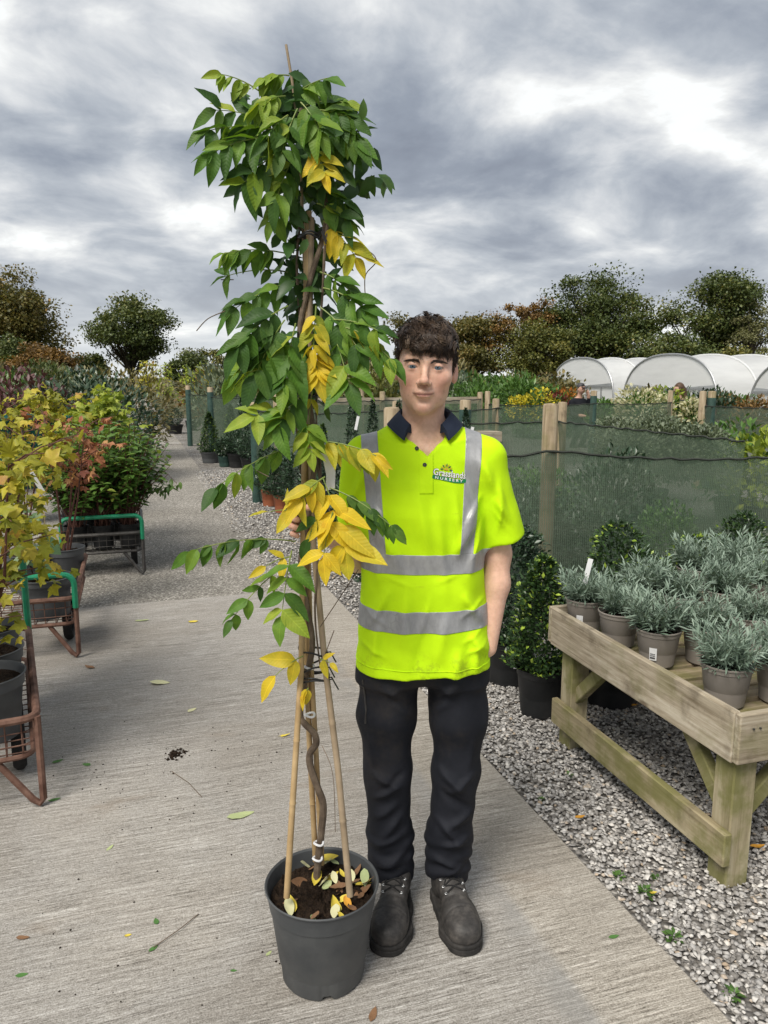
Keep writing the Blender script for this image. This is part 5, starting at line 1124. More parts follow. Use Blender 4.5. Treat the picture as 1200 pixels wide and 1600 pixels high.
def sdf_mesh(f, lo, hi, vox, B=16):
    """surface nets over a sparsely evaluated grid"""
    import time as _t; _t0 = _t.time()
    lo = np.asarray(lo, np.float32); n = np.ceil((np.asarray(hi) - lo) / vox / B).astype(int) * B
    N = n + 1; D = np.full(N, 1.0, np.float32)
    bx = [np.arange(0, k, B) for k in n]; C = np.stack(np.meshgrid(*bx, indexing='ij'), -1).reshape(-1, 3)
    cd = f((lo + (C + B / 2) * vox).astype(np.float32)); reach = B * vox * .87 * 1.15 + .010
    gi = np.stack(np.meshgrid(*[np.arange(B + 1)] * 3, indexing='ij'), -1).reshape(-1, 3)
    for c, d in zip(C, cd):
        s = tuple(slice(c[i], c[i] + B + 1) for i in range(3))
        if abs(d) > reach:
            if d < 0: D[s] = np.where(D[s] == 1.0, -1.0, D[s])
            continue
        D[s] = f((lo + (c + gi) * vox).astype(np.float32)).reshape(B + 1, B + 1, B + 1)
    ins = D < 0
    cnt = np.zeros(n, np.int8)
    for i in (0, 1):
        for j in (0, 1):
            for k in (0, 1): cnt += ins[i:i + n[0], j:j + n[1], k:k + n[2]]
    act = np.argwhere((cnt > 0) & (cnt < 8)); idx = np.full(n, -1, np.int32); idx[tuple(act.T)] = np.arange(len(act))
    acc = np.zeros((len(act), 3), np.float64); w_ = np.zeros(len(act))
    cor = [(0, 0, 0), (1, 0, 0), (0, 1, 0), (1, 1, 0), (0, 0, 1), (1, 0, 1), (0, 1, 1), (1, 1, 1)]
    for a, b in ((0, 1), (2, 3), (4, 5), (6, 7), (0, 2), (1, 3), (4, 6), (5, 7), (0, 4), (1, 5), (2, 6), (3, 7)):
        ca, cb = np.array(cor[a]), np.array(cor[b]); da = D[tuple((act + ca).T)]; db = D[tuple((act + cb).T)]; x = (da < 0) != (db < 0)
        t = np.where(x, da / (da - db + 1e-12), 0)[:, None]; acc += np.where(x[:, None], ca + t * (cb - ca), 0); w_ += x
    V = lo + (act + acc / w_[:, None]) * vox; F = []
    for ax in range(3):
        o1, o2 = [(1, 2), (2, 0), (0, 1)][ax]
        sl = [slice(0, N[0] - 0)] * 3
        A_ = ins.take(np.arange(N[ax] - 1), ax); B_ = ins.take(np.arange(1, N[ax]), ax)
        e = np.argwhere(A_ != B_); ok = (e[:, o1] > 0) & (e[:, o2] > 0) & (e[:, o1] < n[o1]) & (e[:, o2] < n[o2]); e = e[ok]
        e1 = np.zeros(3, int); e1[o1] = 1; e2 = np.zeros(3, int); e2[o2] = 1
        q = np.stack([idx[tuple(e.T)], idx[tuple((e - e1).T)], idx[tuple((e - e1 - e2).T)], idx[tuple((e - e2).T)]], 1)
        flip = A_[tuple(e.T)]; q[~flip] = q[~flip][:, ::-1]; F.append(q)
    F = np.concatenate(F); F = F[(F >= 0).all(1)]
    print("SDF", f.__name__, len(V), round(_t.time() - _t0, 1)); return V, F
def lap(V, F, it=1, lam=.5):
    for _ in range(it):
        s = np.zeros_like(V); c = np.zeros(len(V))
        for i in range(F.shape[1]):
            j = (i + 1) % F.shape[1]; np.add.at(s, F[:, i], V[F[:, j]]); np.add.at(c, F[:, i], 1); np.add.at(s, F[:, j], V[F[:, i]]); np.add.at(c, F[:, j], 1)
        V = V + lam * (s / c[:, None] - V)
    return V

# ================================================================ the young man
MX = np.array((.11, 2.11, 0), np.float32)                           # the point between his ankles
H0 = np.array((.112, 2.098, 1.645), np.float32)                     # middle of the head at eye height
HR = (rotm('Z', -4) @ rotm('Y', 3)).astype(np.float32)
def hl(P): return (P - H0) @ HR                                     # world -> head local (face looks along -y)
def hw_(q): return np.asarray(q, np.float32) @ HR.T + H0
def f_head(P):
    q = hl(P); m = q.copy(); m[:, 0] = np.abs(m[:, 0])
    d = sd_ell(q, (0, .014, .028), (.0735, .096, .084))
    d = smin(d, sd_ell(q, (0, -.026, -.022), (.0655, .066, .085)), .03)
    d = smin(d, sd_ell(q, (0, -.034, -.078), (.0470, .052, .040)), .035)
    d = smin(d, sd_ell(m, (.033, -.010, -.062), (.021, .036, .026)), .03)
    d = smin(d, sd_ell(q, (0, -.075, -.106), (.021, .017, .0185)), .022)
    d = smin(d, sd_ell(m, (.046, -.058, -.026), (.022, .022, .019)), .028)
    d = smin(d, sd_cap(m, (.010, -.0885, .0155), (.046, -.074, .0185), .0085, .007), .016)
    d = smax(d, -sd_ell(m, (.0325, -.1045, -.0005), (.0195, .0165, .0115)), .014)     # sockets
    d = smin(d, sd_cap(q, (0, -.0905, .006), (0, -.1105, -.034), .0066, .0095), .012)
    d = smin(d, sd_ell(q, (0, -.1145, -.0375), (.0110, .0105, .0092)), .008)
    d = smin(d, sd_ell(m, (.0125, -.1005, -.0415), (.0082, .0105, .0075)), .006)
    d = smax(d, -sd_ell(m, (.0070, -.1085, -.0480), (.0042, .0062, .0036)), .003)
    lidc = (.0325, -.0795, -.0005)
    lid = np.linalg.norm(m - np.array(lidc, np.float32), axis=1) - .0142
    lid = smax(lid, -sd_ell(m, (.0328, -.0955, -.0024), (.0142, .020, .0034)), .0018)
    d = smin(d, lid, .005)
    d = smin(d, sd_ell(q, (0, -.090, -.064), (.024, .0125, .011)), .012)               # muzzle
    d = smin(d, sd_ell(q, (0, -.0985, -.0665), (.0200, .0058, .0040)), .006)
    d = smin(d, sd_ell(q, (0, -.0965, -.0765), (.0175, .0068, .0050)), .006)
    bend = np.abs(q[:, 0]) * .10
    q2 = q.copy(); q2[:, 2] -= np.where(q[:, 0] > 0, .17, .10) * np.abs(q[:, 0]); q2[:, 1] -= 9.0 * q[:, 0] ** 2
    d = smax(d, -sd_cap(q2, (-.0270, -.1045, -.0718), (.0275, -.1045, -.0718), .0019), .004)
    d = smax(d, -sd_ell(q, (0, -.099, -.089), (.016, .010, .006)), .012)
    ear = sd_ell(m, (.0775, .014, -.010), (.0085, .0195, .0310), rotm('Z', -24) @ rotm('X', 10))
    ear = smax(ear, -sd_ell(m, (.0850, .006, -.006), (.0062, .0110, .0185), rotm('Z', -24)), .004)
    d = smin(d, ear, .007)
    nk = sd_cap(q, (0, .026, -.050), (0, .034, -.205), .0545, .0590)
    d = smin(d, nk, .022)
    d = smin(d, sd_ell(q, (0, -.020, -.155), (.012, .012, .018)), .02)
    d = smin(d, sd_cap(m, (.040, .02, -.10), (.012, -.024, -.225), .009, .008), .022)
    return d
EL_L, SH_L = np.array((-.185, .055, 1.105)), np.array((-.160, .005, 1.392))
G0 = (at(476, 814, 1.882) - MX).astype(np.float32)                  # where the fist closes on the canes
WR = G0 + np.array((.052, .058, -.034), np.float32)
def f_arms(q, d):
    # his left arm hangs, hand in pocket
    d = smin(d, sd_cap(q, (.158, .005, 1.392), (.212, .022, 1.125), .046, .038), .03)
    d = smin(d, sd_cap(q, (.212, .022, 1.125), (.208, .002, 1.04), .038, .0375), .02)
    d = smin(d, sd_cap(q, (.208, .002, 1.04), (.184, -.030, .862), .0365, .026), .02)
    d = smin(d, sd_ell(q, (.160, -.018, .800), (.018, .040, .055)), .03)
    d = smin(d, sd_cap(q, (.168, -.048, .825), (.150, -.055, .775), .012, .010), .012)
    # his right arm reaches to the canes
    d = smin(d, sd_cap(q, SH_L, EL_L, .048, .041), .03); mid_ = EL_L * .62 + WR * .38
    d = smin(d, sd_cap(q, EL_L, mid_, .041, .040), .02); d = smin(d, sd_cap(q, mid_, WR, .039, .0255), .02)
    g = q - G0
    if np.abs(g).max(1).min() < .2:
        d = smin(d, sd_ell(g, (.026, .034, 0), (.020, .030, .046), rotm('Z', 35)), .02)
        for k, (zo, r_, s_) in enumerate(((.034, .0092, .95), (.0125, .0098, 1.04), (-.0090, .0094, 1.0), (-.0295, .0083, .88))):
            J = [(.016, .042, zo * .95), (-.026 * s_, .030, zo), (-.034 * s_, -.004, zo - .002), (-.016, -.029 * s_, zo - .004)]
            for i in range(3): d = smin(d, sd_cap(g, J[i], J[i + 1], r_ * (1 - .06 * i), r_ * (.94 - .07 * i)), .0045)
        J = [(.045, .022, .030), (.038, -.012, .043), (.014, -.032, .040)]
        for i in range(2): d = smin(d, sd_cap(g, J[i], J[i + 1], .0115 - .001 * i, .0105 - .001 * i), .006)
    return d
def f_body(P):
    d = np.full(len(P), 1.0, np.float32); z = P[:, 2]; q = P - MX; big = len(P) < 4800
    if big and z.min() > 1.50: return f_head(P)
    if z.max() > 1.35: d = np.where(z > 1.36, f_head(P), d)
    if big and q[:, 0].min() > .14 and z.max() < 1.1 or big and q[:, 0].max() < -.155: return f_arms(q, d)
    # chest and shoulders under the shirt
    d = smin(d, sd_ell(q, (0, .010, 1.31), (.140, .090, .185)), .04)
    m = q.copy(); m[:, 0] = np.abs(m[:, 0])
    d = smin(d, sd_cap(m, (.03, .022, 1.452), (.150, .010, 1.380), .038, .044), .04)
    d = smin(d, sd_cap(m, (.012, -.058, 1.420), (.07, -.040, 1.425), .010, .008), .02)
    d = smin(d, sd_cap(q, (0, .015, 1.2), (0, .01, .85), .11, .12), .05)
    return f_arms(q, d)
V, F = sdf_mesh(f_body, (-.24, 1.84, .77), (.42, 2.28, 1.79), .0032)
V = lap(V, F, 1, .35)
# keep only what the clothes leave bare, plus a hand's width under them
hq = hl(V.astype(np.float32)); ax_ = np.abs(hq[:, 0])
col = np.tile(np.array((.68, .43, .32)), (len(V), 1)); rngp = np.random.default_rng(3)
def blend(mask, c): 
    global col
    m = np.clip(mask, 0, 1)[:, None]; col = col * (1 - m) + np.array(c) * m
gs = lambda d, s: np.exp(-(d / s) ** 2)
head = hq[:, 2] > -.125
front = hq[:, 1] < -.02
blend(head * front * gs(np.linalg.norm((hq - np.array((0, -.07, -.040))) * np.array((0, 1, 1)), axis=1), .035) * gs(ax_ - .043, .020) * .65, (.60, .285, .225))
blend(head * front * gs(ax_, .014) * gs(hq[:, 2] + .038, .016) * .45, (.52, .25, .195))
blend(head * front * gs(hq[:, 0], .018) * gs(hq[:, 2] + .108, .014) * .40, (.53, .25, .20))
ml = -.0718 + np.where(hq[:, 0] > 0, .17, .10) * ax_
blend(head * (hq[:, 1] < -.082) * (ax_ < .0245) * gs((hq[:, 2] - ml + (.0002)), .0058 * np.sqrt(np.clip(1 - (ax_ / .025) ** 2, 0.02, 1))) * .85, (.44, .185, .165))
blend(head * front * (ax_ < .0285) * gs(hq[:, 2] - ml, .0014) * .85, (.15, .055, .05))
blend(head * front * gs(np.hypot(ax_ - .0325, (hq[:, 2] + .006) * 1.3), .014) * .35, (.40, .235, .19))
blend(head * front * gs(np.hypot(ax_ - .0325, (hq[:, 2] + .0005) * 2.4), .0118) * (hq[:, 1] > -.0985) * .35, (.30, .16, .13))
blend(head * (ax_ > .072) * gs(hq[:, 2] + .012, .04) * .5, (.56, .24, .19))
blend(head * front * (ax_ < .028) * gs(hq[:, 2] + .058, .006) * .25, (.36, .235, .19))
for cx_, cz_ in ((.031, -.052), (.045, -.082), (-.012, -.093), (-.03, .03), (.052, -.06), (-.04, -.075), (.02, -.03)):
    blend(head * front * gs(np.hypot(hq[:, 0] - cx_, hq[:, 2] - cz_), .0022) * .45, (.34, .17, .13))
blend(head * front * (np.abs(ax_ - .0328) < .0145) * gs(hq[:, 2] - (.0006 - (ax_ - .0328) ** 2 * 9), .0014) * .85, (.07, .035, .028))
blend(head * front * gs(np.hypot(ax_ - .0070, (hq[:, 2] + .0480) * 1.4), .0042) * (hq[:, 1] < -.098) * .8, (.16, .06, .05))  # nostrils: shade of the openings painted dark into the skin colour
knuck = (V[:, 0] < -.1) & (V[:, 1] < 2.0); blend(knuck * .35, (.50, .24, .18))
def mat_skin():
    m, t, out = new_mat('skin'); a = t.new('ShaderNodeAttribute'); a.attribute_name = 'col'; co = objco(t)
    c = t.mix(1.0, a.outputs['Color'], t.ramp(t.noise(co, 85, 4, .6), [(.3, (.90, .86, .84)), (.7, (1.08, 1.08, 1.08))]), 'MULTIPLY')
    b = pbr(t, c, .48, 0, .35, t.noise(co, 420, 3), .10, .001); t.set(b, 'Subsurface Weight', .12); t.set(b, 'Subsurface Radius', (1.0, .35, .2)); t.set(b, 'Subsurface Scale', .006)
    t.l.new(b.outputs[0], out.inputs[0]); return m
person = link('person', npmesh('person', V, F, mat_skin(), True, attr={'col': col}))
tag(person, 'young man in a bright yellow hi-vis polo shirt gripping the wisteria canes', 'person')
# eyes
M_eye = None
def mat_eye():
    m, t, out = new_mat('eyeball'); a = t.new('ShaderNodeAttribute'); a.attribute_name = 'col'; b = pbr(t, a.outputs['Color'], .12, 0, .5); t.l.new(b.outputs[0], out.inputs[0]); return m
M_eye = mat_eye()
for s in (-1, 1):
    c = hw_((s * .0325, -.0795, -.0005)); look = np.array((0, 0, CAM_H)) - c; look /= np.linalg.norm(look); rows, seg = 28, 32; Ve = [];
    up = np.array((0, 0, 1.0)); rx_ = np.cross(look, up); rx_ /= np.linalg.norm(rx_); uy = np.cross(rx_, look)
    for i in range(rows + 1):
        th = math.pi * (i / rows) ** 1.5
        for k in range(seg): Ve.append(c + .0126 * (look * math.cos(th) + (rx_ * math.cos(2 * math.pi * k / seg) + uy * math.sin(2 * math.pi * k / seg)) * math.sin(th)))
    Ve = np.array(Ve); ang_ = np.arccos(np.clip((Ve - c) @ look / .0126, -1, 1)); ce = np.tile(np.array((.33, .295, .28)), (len(Ve), 1)); ce[ang_ < .58] = (.03, .04, .05); ce[ang_ < .51] = (.085, .125, .165); ce[ang_ < .20] = (.008, .008, .008)
    Fe = np.array([(i * seg + k, i * seg + (k + 1) % seg, (i + 1) * seg + (k + 1) % seg, (i + 1) * seg + k) for i in range(rows) for k in range(seg)])
    link('eye', npmesh('eye', Ve, Fe, M_eye, True, attr={'col': ce}), person)
# hair: a cap that follows the skull and thousands of strands over it
def mat_hair():
    m, t, out = new_mat('brown_hair'); a = t.new('ShaderNodeAttribute'); a.attribute_name = 'rnd'
    c = t.ramp(a.outputs['Fac'], [(0, (.016, .010, .007)), (.4, (.042, .026, .018)), (.75, (.105, .068, .045)), (1, (.20, .14, .095))]); b = pbr(t, c, .42, 0, .5); t.l.new(b.outputs[0], out.inputs[0]); return m
M_hair = mat_hair()
def f_cap(P):
    q = hl(P); m = q.copy(); m[:, 0] = np.abs(m[:, 0]); d = sd_ell(q, (0, .016, .034), (.0785, .1005, .0885))
    hairline = np.where(q[:, 1] < -.035, .047 + .0 * m[:, 0], np.where(q[:, 1] < .0, .047 - (q[:, 1] + .035) / .035 * .050, np.where(q[:, 1] < .035, -.003 + (q[:, 1]) / .035 * -.004, -.007 - (q[:, 1] - .035) * .95)))
    hairline = np.where((q[:, 1] < -.005) & (m[:, 0] > .055), np.minimum(hairline, -.018 + np.abs(q[:, 1] + .012) * 2.6), hairline)
    d = smax(d, hairline - q[:, 2], .006)
    return smax(d, -(sd_ell(m, (.080, .014, -.010), (.010, .022, .034))), .004)
Vc, Fc = sdf_mesh(f_cap, H0 - .16, H0 + np.array((.16, .16, .18)), .004)
rngh = np.random.default_rng(12)
hair = link('hair', npmesh('hair', Vc, Fc, M_hair, True, attr={'rnd': np.full(len(Vc), .22)}), person)
def strands(kind, n, seed):
    rng = np.random.default_rng(seed); Vs = []; Fs = []; Rn = []; base = 0; NS = 8; lock = 14
    for i in range(n):
        if kind == 'top':
            if i % lock == 0:
                while True:
                    u0 = unit(1, rng)[0]
                    if u0[2] > .22 and u0[1] < .85: break
                ph = rng.uniform(0, 6.28); turn = rng.uniform(.7, 1.7) * rng.choice((-1, 1)); amp = rng.uniform(.005, .011); L0 = rng.uniform(.036, .062); fx = rng.normal(0, .55); fz = rng.normal(0, .35); lift = rng.uniform(.012, .032); shade = rng.normal(.5, .22); hug = rng.uniform(1.12, 1.32)
            u_ = u0 + rng.normal(0, .055, 3); u_ /= np.linalg.norm(u_); root = np.array((0, .016, .034)) + u_ * np.array((.078, .100, .088)); nrm = u_
            fwdness = np.clip((.05 - root[1]) / .13, 0, 1); L = L0 * rng.uniform(.85, 1.1) * (.8 + .35 * fwdness)
            flow = np.array((fx, -.75 - .25 * fwdness, -.10 - .45 * fwdness + fz)); flow /= np.linalg.norm(flow)
            p1 = root + nrm * lift + flow * L * .35; p2 = root + flow * L + nrm * lift * .5
            if p2[1] < -.05: p2[2] = max(p2[2], .042)
            cr, ct = amp, turn; rad = rng.uniform(.0008, .0014)
        elif kind == 'fringe':
            if i % lock == 0:
                x0 = rng.uniform(-.062, .066); ph = rng.uniform(0, 6.28); turn = rng.uniform(.9, 1.8) * rng.choice((-1, 1)); amp = rng.uniform(.005, .010); zt0 = .042 + rng.normal(0, .007) - (.015 if x0 > .015 else 0) + (.012 if x0 < -.035 else 0); sx0 = rng.normal(0, .012); shade = rng.normal(.42, .2); hug = rng.uniform(1.12, 1.22); out0 = rng.uniform(0, .010)
            x = x0 + rng.normal(0, .0035); root = np.array((x * .92, -.055 + abs(x) * .25 + rng.normal(0, .006), .100 - abs(x) * .28)); nrm = np.array((x * 2, -.7, .7)); nrm /= np.linalg.norm(nrm)
            zt = zt0 + rng.normal(0, .003); p2 = np.array((x * 1.02 + sx0, -.099 - out0 * .4 + abs(x) ** 2 * 8, zt)); p1 = np.array((x + sx0 * .3, -.106 - out0 + abs(x) ** 2 * 6, .092 + rng.normal(0, .006)))
            cr, ct = amp, turn; rad = rng.uniform(.0008, .0014)
        elif kind == 'side':
            a = rng.uniform(-.6, 3.75); zz_ = rng.uniform(-.015, .075); cxy = math.sqrt(max(.05, 1 - ((zz_ - .034) / .0885) ** 2)); root = np.array((math.cos(a) * .0785 * cxy, .016 + math.sin(a) * .1005 * cxy, zz_))
            hlim = -.02 if root[1] < .03 else -.03 - (root[1] - .03) * .5
            if root[1] < -.03 and zz_ < .04: continue
            nrm = np.array((math.cos(a), math.sin(a), .1)); p2 = root + np.array((0, .004, -.020)) + nrm * .0035 + rng.normal(0, .003, 3); p1 = (root + p2) / 2 + nrm * .004; cr, ct = .0006, 1; rad = rng.uniform(.0007, .0011)
        else:   # brows
            s = rng.choice((-1, 1)); t = rng.random(); c0 = np.array((s * (.0155 + .036 * t), -.0985 + .020 * t ** 1.7, .0112 + .0044 * math.sin(t * 2.5) - .002 * t ** 2 + rng.normal(0, .0019 * (1.2 - t)))); root = c0
            p2 = c0 + np.array((s * .007, .0005, .0022 * (1 - t * 1.4))); p1 = (root + p2) / 2 + np.array((0, -.0012, 0)); cr, ct = 0, 1; rad = .0007
        ts = np.linspace(0, 1, NS)[:, None]; pts = root * (1 - ts) ** 2 + 2 * p1 * ts * (1 - ts) + p2 * ts ** 2
        ph_ = ph if kind in ('top', 'fringe') else 0.0; pts = pts + cr * np.concatenate([np.sin(ts * ct * 6.28 + ph_), .7 * np.cos(ts * ct * 6.28 + ph_), .6 * np.cos(ts * ct * 6.28 + ph_)], 1) * np.sqrt(ts)
        if kind in ('top', 'fringe'):     # stay close to the skull
            c0 = np.array((0, .016, .034)); e_ = np.array((.0785, .1005, .0885)); rho = np.linalg.norm((pts - c0) / e_, axis=1, keepdims=True); lim = hug + .05 * np.clip(-(pts[:, 1:2] - .0) / .1, 0, 1) - .10 * np.clip((np.abs(pts[:, 0:1]) - .05) / .03, 0, 1)
            pts = c0 + (pts - c0) * np.minimum(1, lim / rho); pts[:, 0] = np.clip(pts[:, 0], -.086, .086)
        pts = hw_(pts); tg = np.gradient(pts, axis=0); tg /= np.linalg.norm(tg, axis=1, keepdims=True) + 1e-9; a1 = np.cross(tg, (0.3, .2, .9)); a1 /= np.linalg.norm(a1, axis=1, keepdims=True) + 1e-9; a2 = np.cross(tg, a1)
        rr = rad * (1 - .8 * ts ** 2)
        ring = np.stack([pts + rr * (a1 * math.cos(k * 2.094) + a2 * math.sin(k * 2.094)) for k in range(3)], 1).reshape(-1, 3)
        Vs.append(ring); Fs.append(np.array([(base + j * 3 + k, base + j * 3 + (k + 1) % 3, base + j * 3 + 3 + (k + 1) % 3, base + j * 3 + 3 + k) for j in range(NS - 1) for k in range(3)])); base += NS * 3
        Rn.append(np.full(NS * 3, np.clip((shade if kind in ('top', 'fringe') else .4) + rng.normal(0, .12), 0, 1)))
    return np.concatenate(Vs), np.concatenate(Fs), np.concatenate(Rn)
for kd, n, sd_ in (('top', 3600, 1), ('fringe', 1260, 2), ('side', 2200, 3)):
    a, b, c = strands(kd, n, sd_); tag(link('hair_strands', npmesh('hair_strands', a, b, M_hair, True, attr={'rnd': c}), hair), kind='stuff')
bv = BVHTree.FromPolygons([tuple(p_) for p_ in V[:, :].tolist()], [tuple(f) for f in F.tolist()])
a, b, c = strands('brow', 620, 4)
for i in range(0, len(a), 24):
    blk = a[i:i + 24]; ctr = Vector(blk[:3].mean(0)); h = bv.find_nearest(ctr)
    if h[0] is not None: a[i:i + 24] += np.array(h[0] - ctr) + np.array(h[1]) * .0006
tag(link('eyebrows', npmesh('eyebrows', a, b, M_hair, True, attr={'rnd': c * .8}), person), kind='stuff')

# ---------------------------------------------------------------- polo shirt
def ridges(q, L):
    """soft cloth folds: ridges along segments in the x-z plane on the front (y<0) or all round"""
    d = np.zeros(len(q), np.float32); X = q[:, 0]; Z = q[:, 2]; bx0, bx1, bz0, bz1 = X.min(), X.max(), Z.min(), Z.max()
    for (x0, z0, x1, z1, s, amp) in L:
        if max(x0, x1) + 3 * s < bx0 or min(x0, x1) - 3 * s > bx1 or max(z0, z1) + 3 * s < bz0 or min(z0, z1) - 3 * s > bz1: continue
        bx, bz = x1 - x0, z1 - z0; px_ = X - np.float32(x0); pz = Z - np.float32(z0); h = np.clip((px_ * bx + pz * bz) / (bx * bx + bz * bz), .04, .96); r2 = (px_ - h * bx) ** 2 + (pz - h * bz) ** 2
        d += amp * np.exp(-r2 / (s * s)) * np.sin(math.pi * h)
    return d
SHF = [(.150, 1.30, .075, 1.13, .014, .008), (.160, 1.27, .120, 1.08, .012, .007), (.075, 1.33, .095, 1.15, .012, .006), (-.155, 1.28, -.060, 1.10, .014, .008), (-.16, 1.24, -.12, 1.05, .012, .006), (-.02, 1.34, .01, 1.12, .016, .005), (.03, 1.30, .06, 1.02, .014, .005),
       (-.165, .93, -.09, 1.06, .013, .007), (.165, .95, .10, 1.05, .012, .007), (-.05, 1.10, -.06, .88, .016, .005), (.06, 1.0, .03, .84, .018, .006), (-.13, .98, -.14, .82, .014, .006), (.14, .92, .15, .80, .012, .006), (.0, .96, -.03, .80, .016, -.005), (.10, .90, .08, .79, .015, .005), (.188, .86, .12, .93, .012, .007),
       (.15, 1.41, .195, 1.30, .012, .006), (.20, 1.36, .21, 1.20, .011, .006), (.185, 1.30, .24, 1.22, .010, .005), (-.16, 1.38, -.20, 1.28, .011, .006)]
SHS = [(.155, 1.31, .10, 1.22, .006, .005), (.158, 1.27, .09, 1.16, .005, .004), (.165, 1.22, .12, 1.12, .005, .004), (-.15, 1.30, -.09, 1.20, .006, .005), (-.16, 1.25, -.11, 1.15, .005, .004), (-.17, 1.0, -.10, .95, .006, .004), (.17, 1.02, .09, .97, .006, .005), (.17, .94, .10, .90, .005, .004), (.18, .90, .11, .87, .006, .005), (-.18, .90, -.10, .86, .006, .005), (-.12, 1.09, -.02, 1.06, .006, .003), (.10, 1.10, .02, 1.07, .006, .003), (.02, 1.05, -.02, .90, .007, .004), (.20, 1.33, .23, 1.24, .006, .005), (.18, 1.27, .24, 1.19, .005, .004), (.21, 1.28, .20, 1.19, .005, .004)]
RS1 = np.array((.226, .016, 1.168)); DS1 = RS1 - np.array((.163, .005, 1.392)); DS1 = DS1 / np.linalg.norm(DS1)
RS0 = np.array((-.185, .045, 1.185)); DS0 = RS0 - np.array((-.163, .005, 1.392)); DS0 = DS0 / np.linalg.norm(DS0)
def f_shirt(P):
    q = P - MX
    zs = [.776, .85, .95, 1.10, 1.25, 1.34, 1.40, 1.445]
    d = sd_col(q, zs, [.193, .189, .181, .171, .169, .164, .148, .115], [.142, .137, .127, .117, .119, .112, .100, .088], 2.35, [0, 0, 0, 0, 0, 0, 0, 0], [.0, .0, .0, .0, .0, .006, .01, .012])
    m = q.copy(); m[:, 0] = np.abs(m[:, 0])
    d = smin(d, sd_cap(m, (.040, .014, 1.462), (.158, .008, 1.394), .050, .057), .045)
    d = smax(d, .806 + .006 * np.sin(q[:, 0] * 14) - q[:, 2], .004)
    s1 = sd_cap(q, (.160, .005, 1.390), RS1 + DS1 * .1, .062, .068); s1 = smax(s1, (q - RS1) @ DS1, .005)
    s0 = sd_cap(q, (-.160, .005, 1.390), RS0 + DS0 * .1, .062, .070); s0 = smax(s0, (q - RS0) @ DS0, .005)
    d = smin(d, s1, .030); d = smin(d, s0, .030)
    fine = ridges(q, SHS); fz = 1.7 * ridges(q, SHF) * np.where(q[:, 1] < .03, 1, .4)
    n1 = np.sin(q[:, 0] * 31 + 3 * np.sin(q[:, 2] * 9) + q[:, 1] * 12) * np.sin(q[:, 2] * 11 + q[:, 0] * 17 + 1.0)
    n2 = np.sin(q[:, 0] * 62 + q[:, 2] * 25 + 2 * np.sin(q[:, 2] * 22)) * np.sin(q[:, 2] * 33 - q[:, 0] * 20)
    d = d - fz - .0034 * n1 - .0014 * n2 - fine
    # neck hole and open placket
    d = smax(d, -sd_cap(q, (.0, -.004, 1.46), (.002, .010, 1.60), .062, .070), .006)
    tri = np.maximum(np.maximum((q[:, 0] - .046) * .82 - (q[:, 2] - 1.462) * .57, -(q[:, 0] + .046) * .80 - (q[:, 2] - 1.462) * .60), -(q[:, 2] - 1.405)); tri = np.maximum(tri, q[:, 1] + .02)
    tri2 = np.maximum(np.maximum((q[:, 0] - .006) - (q[:, 2] - 1.408) * .80, -(q[:, 0] - .006) - (q[:, 2] - 1.408) * .95) * .74, q[:, 1] + .01)
    return smax(d, -tri2, .003)
Vs, Fs = sdf_mesh(f_shirt, (-.24, 1.90, .74), (.46, 2.34, 1.56), .0040)
Vs = lap(Vs, Fs, 2, .4)
def mat_cloth(name, c, c2, dirt=None, weave=900, rough=.8, bst=.25, sheen=0.0):
    m, t, out = new_mat(name); co = objco(t); n = t.noise(co, 9, 5, .6); cc = t.ramp(n, [(.35, c), (.65, c2)])
    if dirt is not None:
        sx = t.new('ShaderNodeSeparateXYZ'); t.l.new(co, sx.inputs[0])
        cc = dirt(t, co, sx, cc)
    wv = t.noise(co, weave, 2); b = pbr(t, cc, rough, 0, .2, t.math('ADD', wv, t.math('MULTIPLY', t.noise(co, 45, 4, .65), 1.2)), bst, .003)
    if sheen: t.set(b, 'Sheen Weight', sheen)
    t.l.new(b.outputs[0], out.inputs[0]); return m
def hem_dirt(t, co, sx, cc):
    n = t.noise(co, 26, 6, .7); low = t.math('SUBTRACT', 1.0, t.smooth(sx.outputs[2], .82, .90)); k = t.math('MULTIPLY', t.smooth(n, .50, .68), low)
    cc = t.mix(t.math('MULTIPLY', k, .55), cc, (.20, .24, .02)); k2 = t.math('MULTIPLY', t.smooth(t.noise(t.mapping(co, (1, 1, 2.5)), 14, 6, .7), .60, .72), .30)
    return t.mix(k2, cc, (.36, .52, .02))
M_hivis = mat_cloth('hi_vis_yellow', (.50, .80, .004), (.56, .87, .006), hem_dirt, 1100, .75, .22)
M_navy = mat_cloth('navy_knit', (.012, .018, .035), (.022, .030, .052), None, 800, .85, .3)
shirt = link('polo_shirt', npmesh('polo_shirt', Vs, Fs, M_hivis, True), person); shirt['label'] = 'fluorescent yellow short-sleeved polo shirt with grey reflective bands'
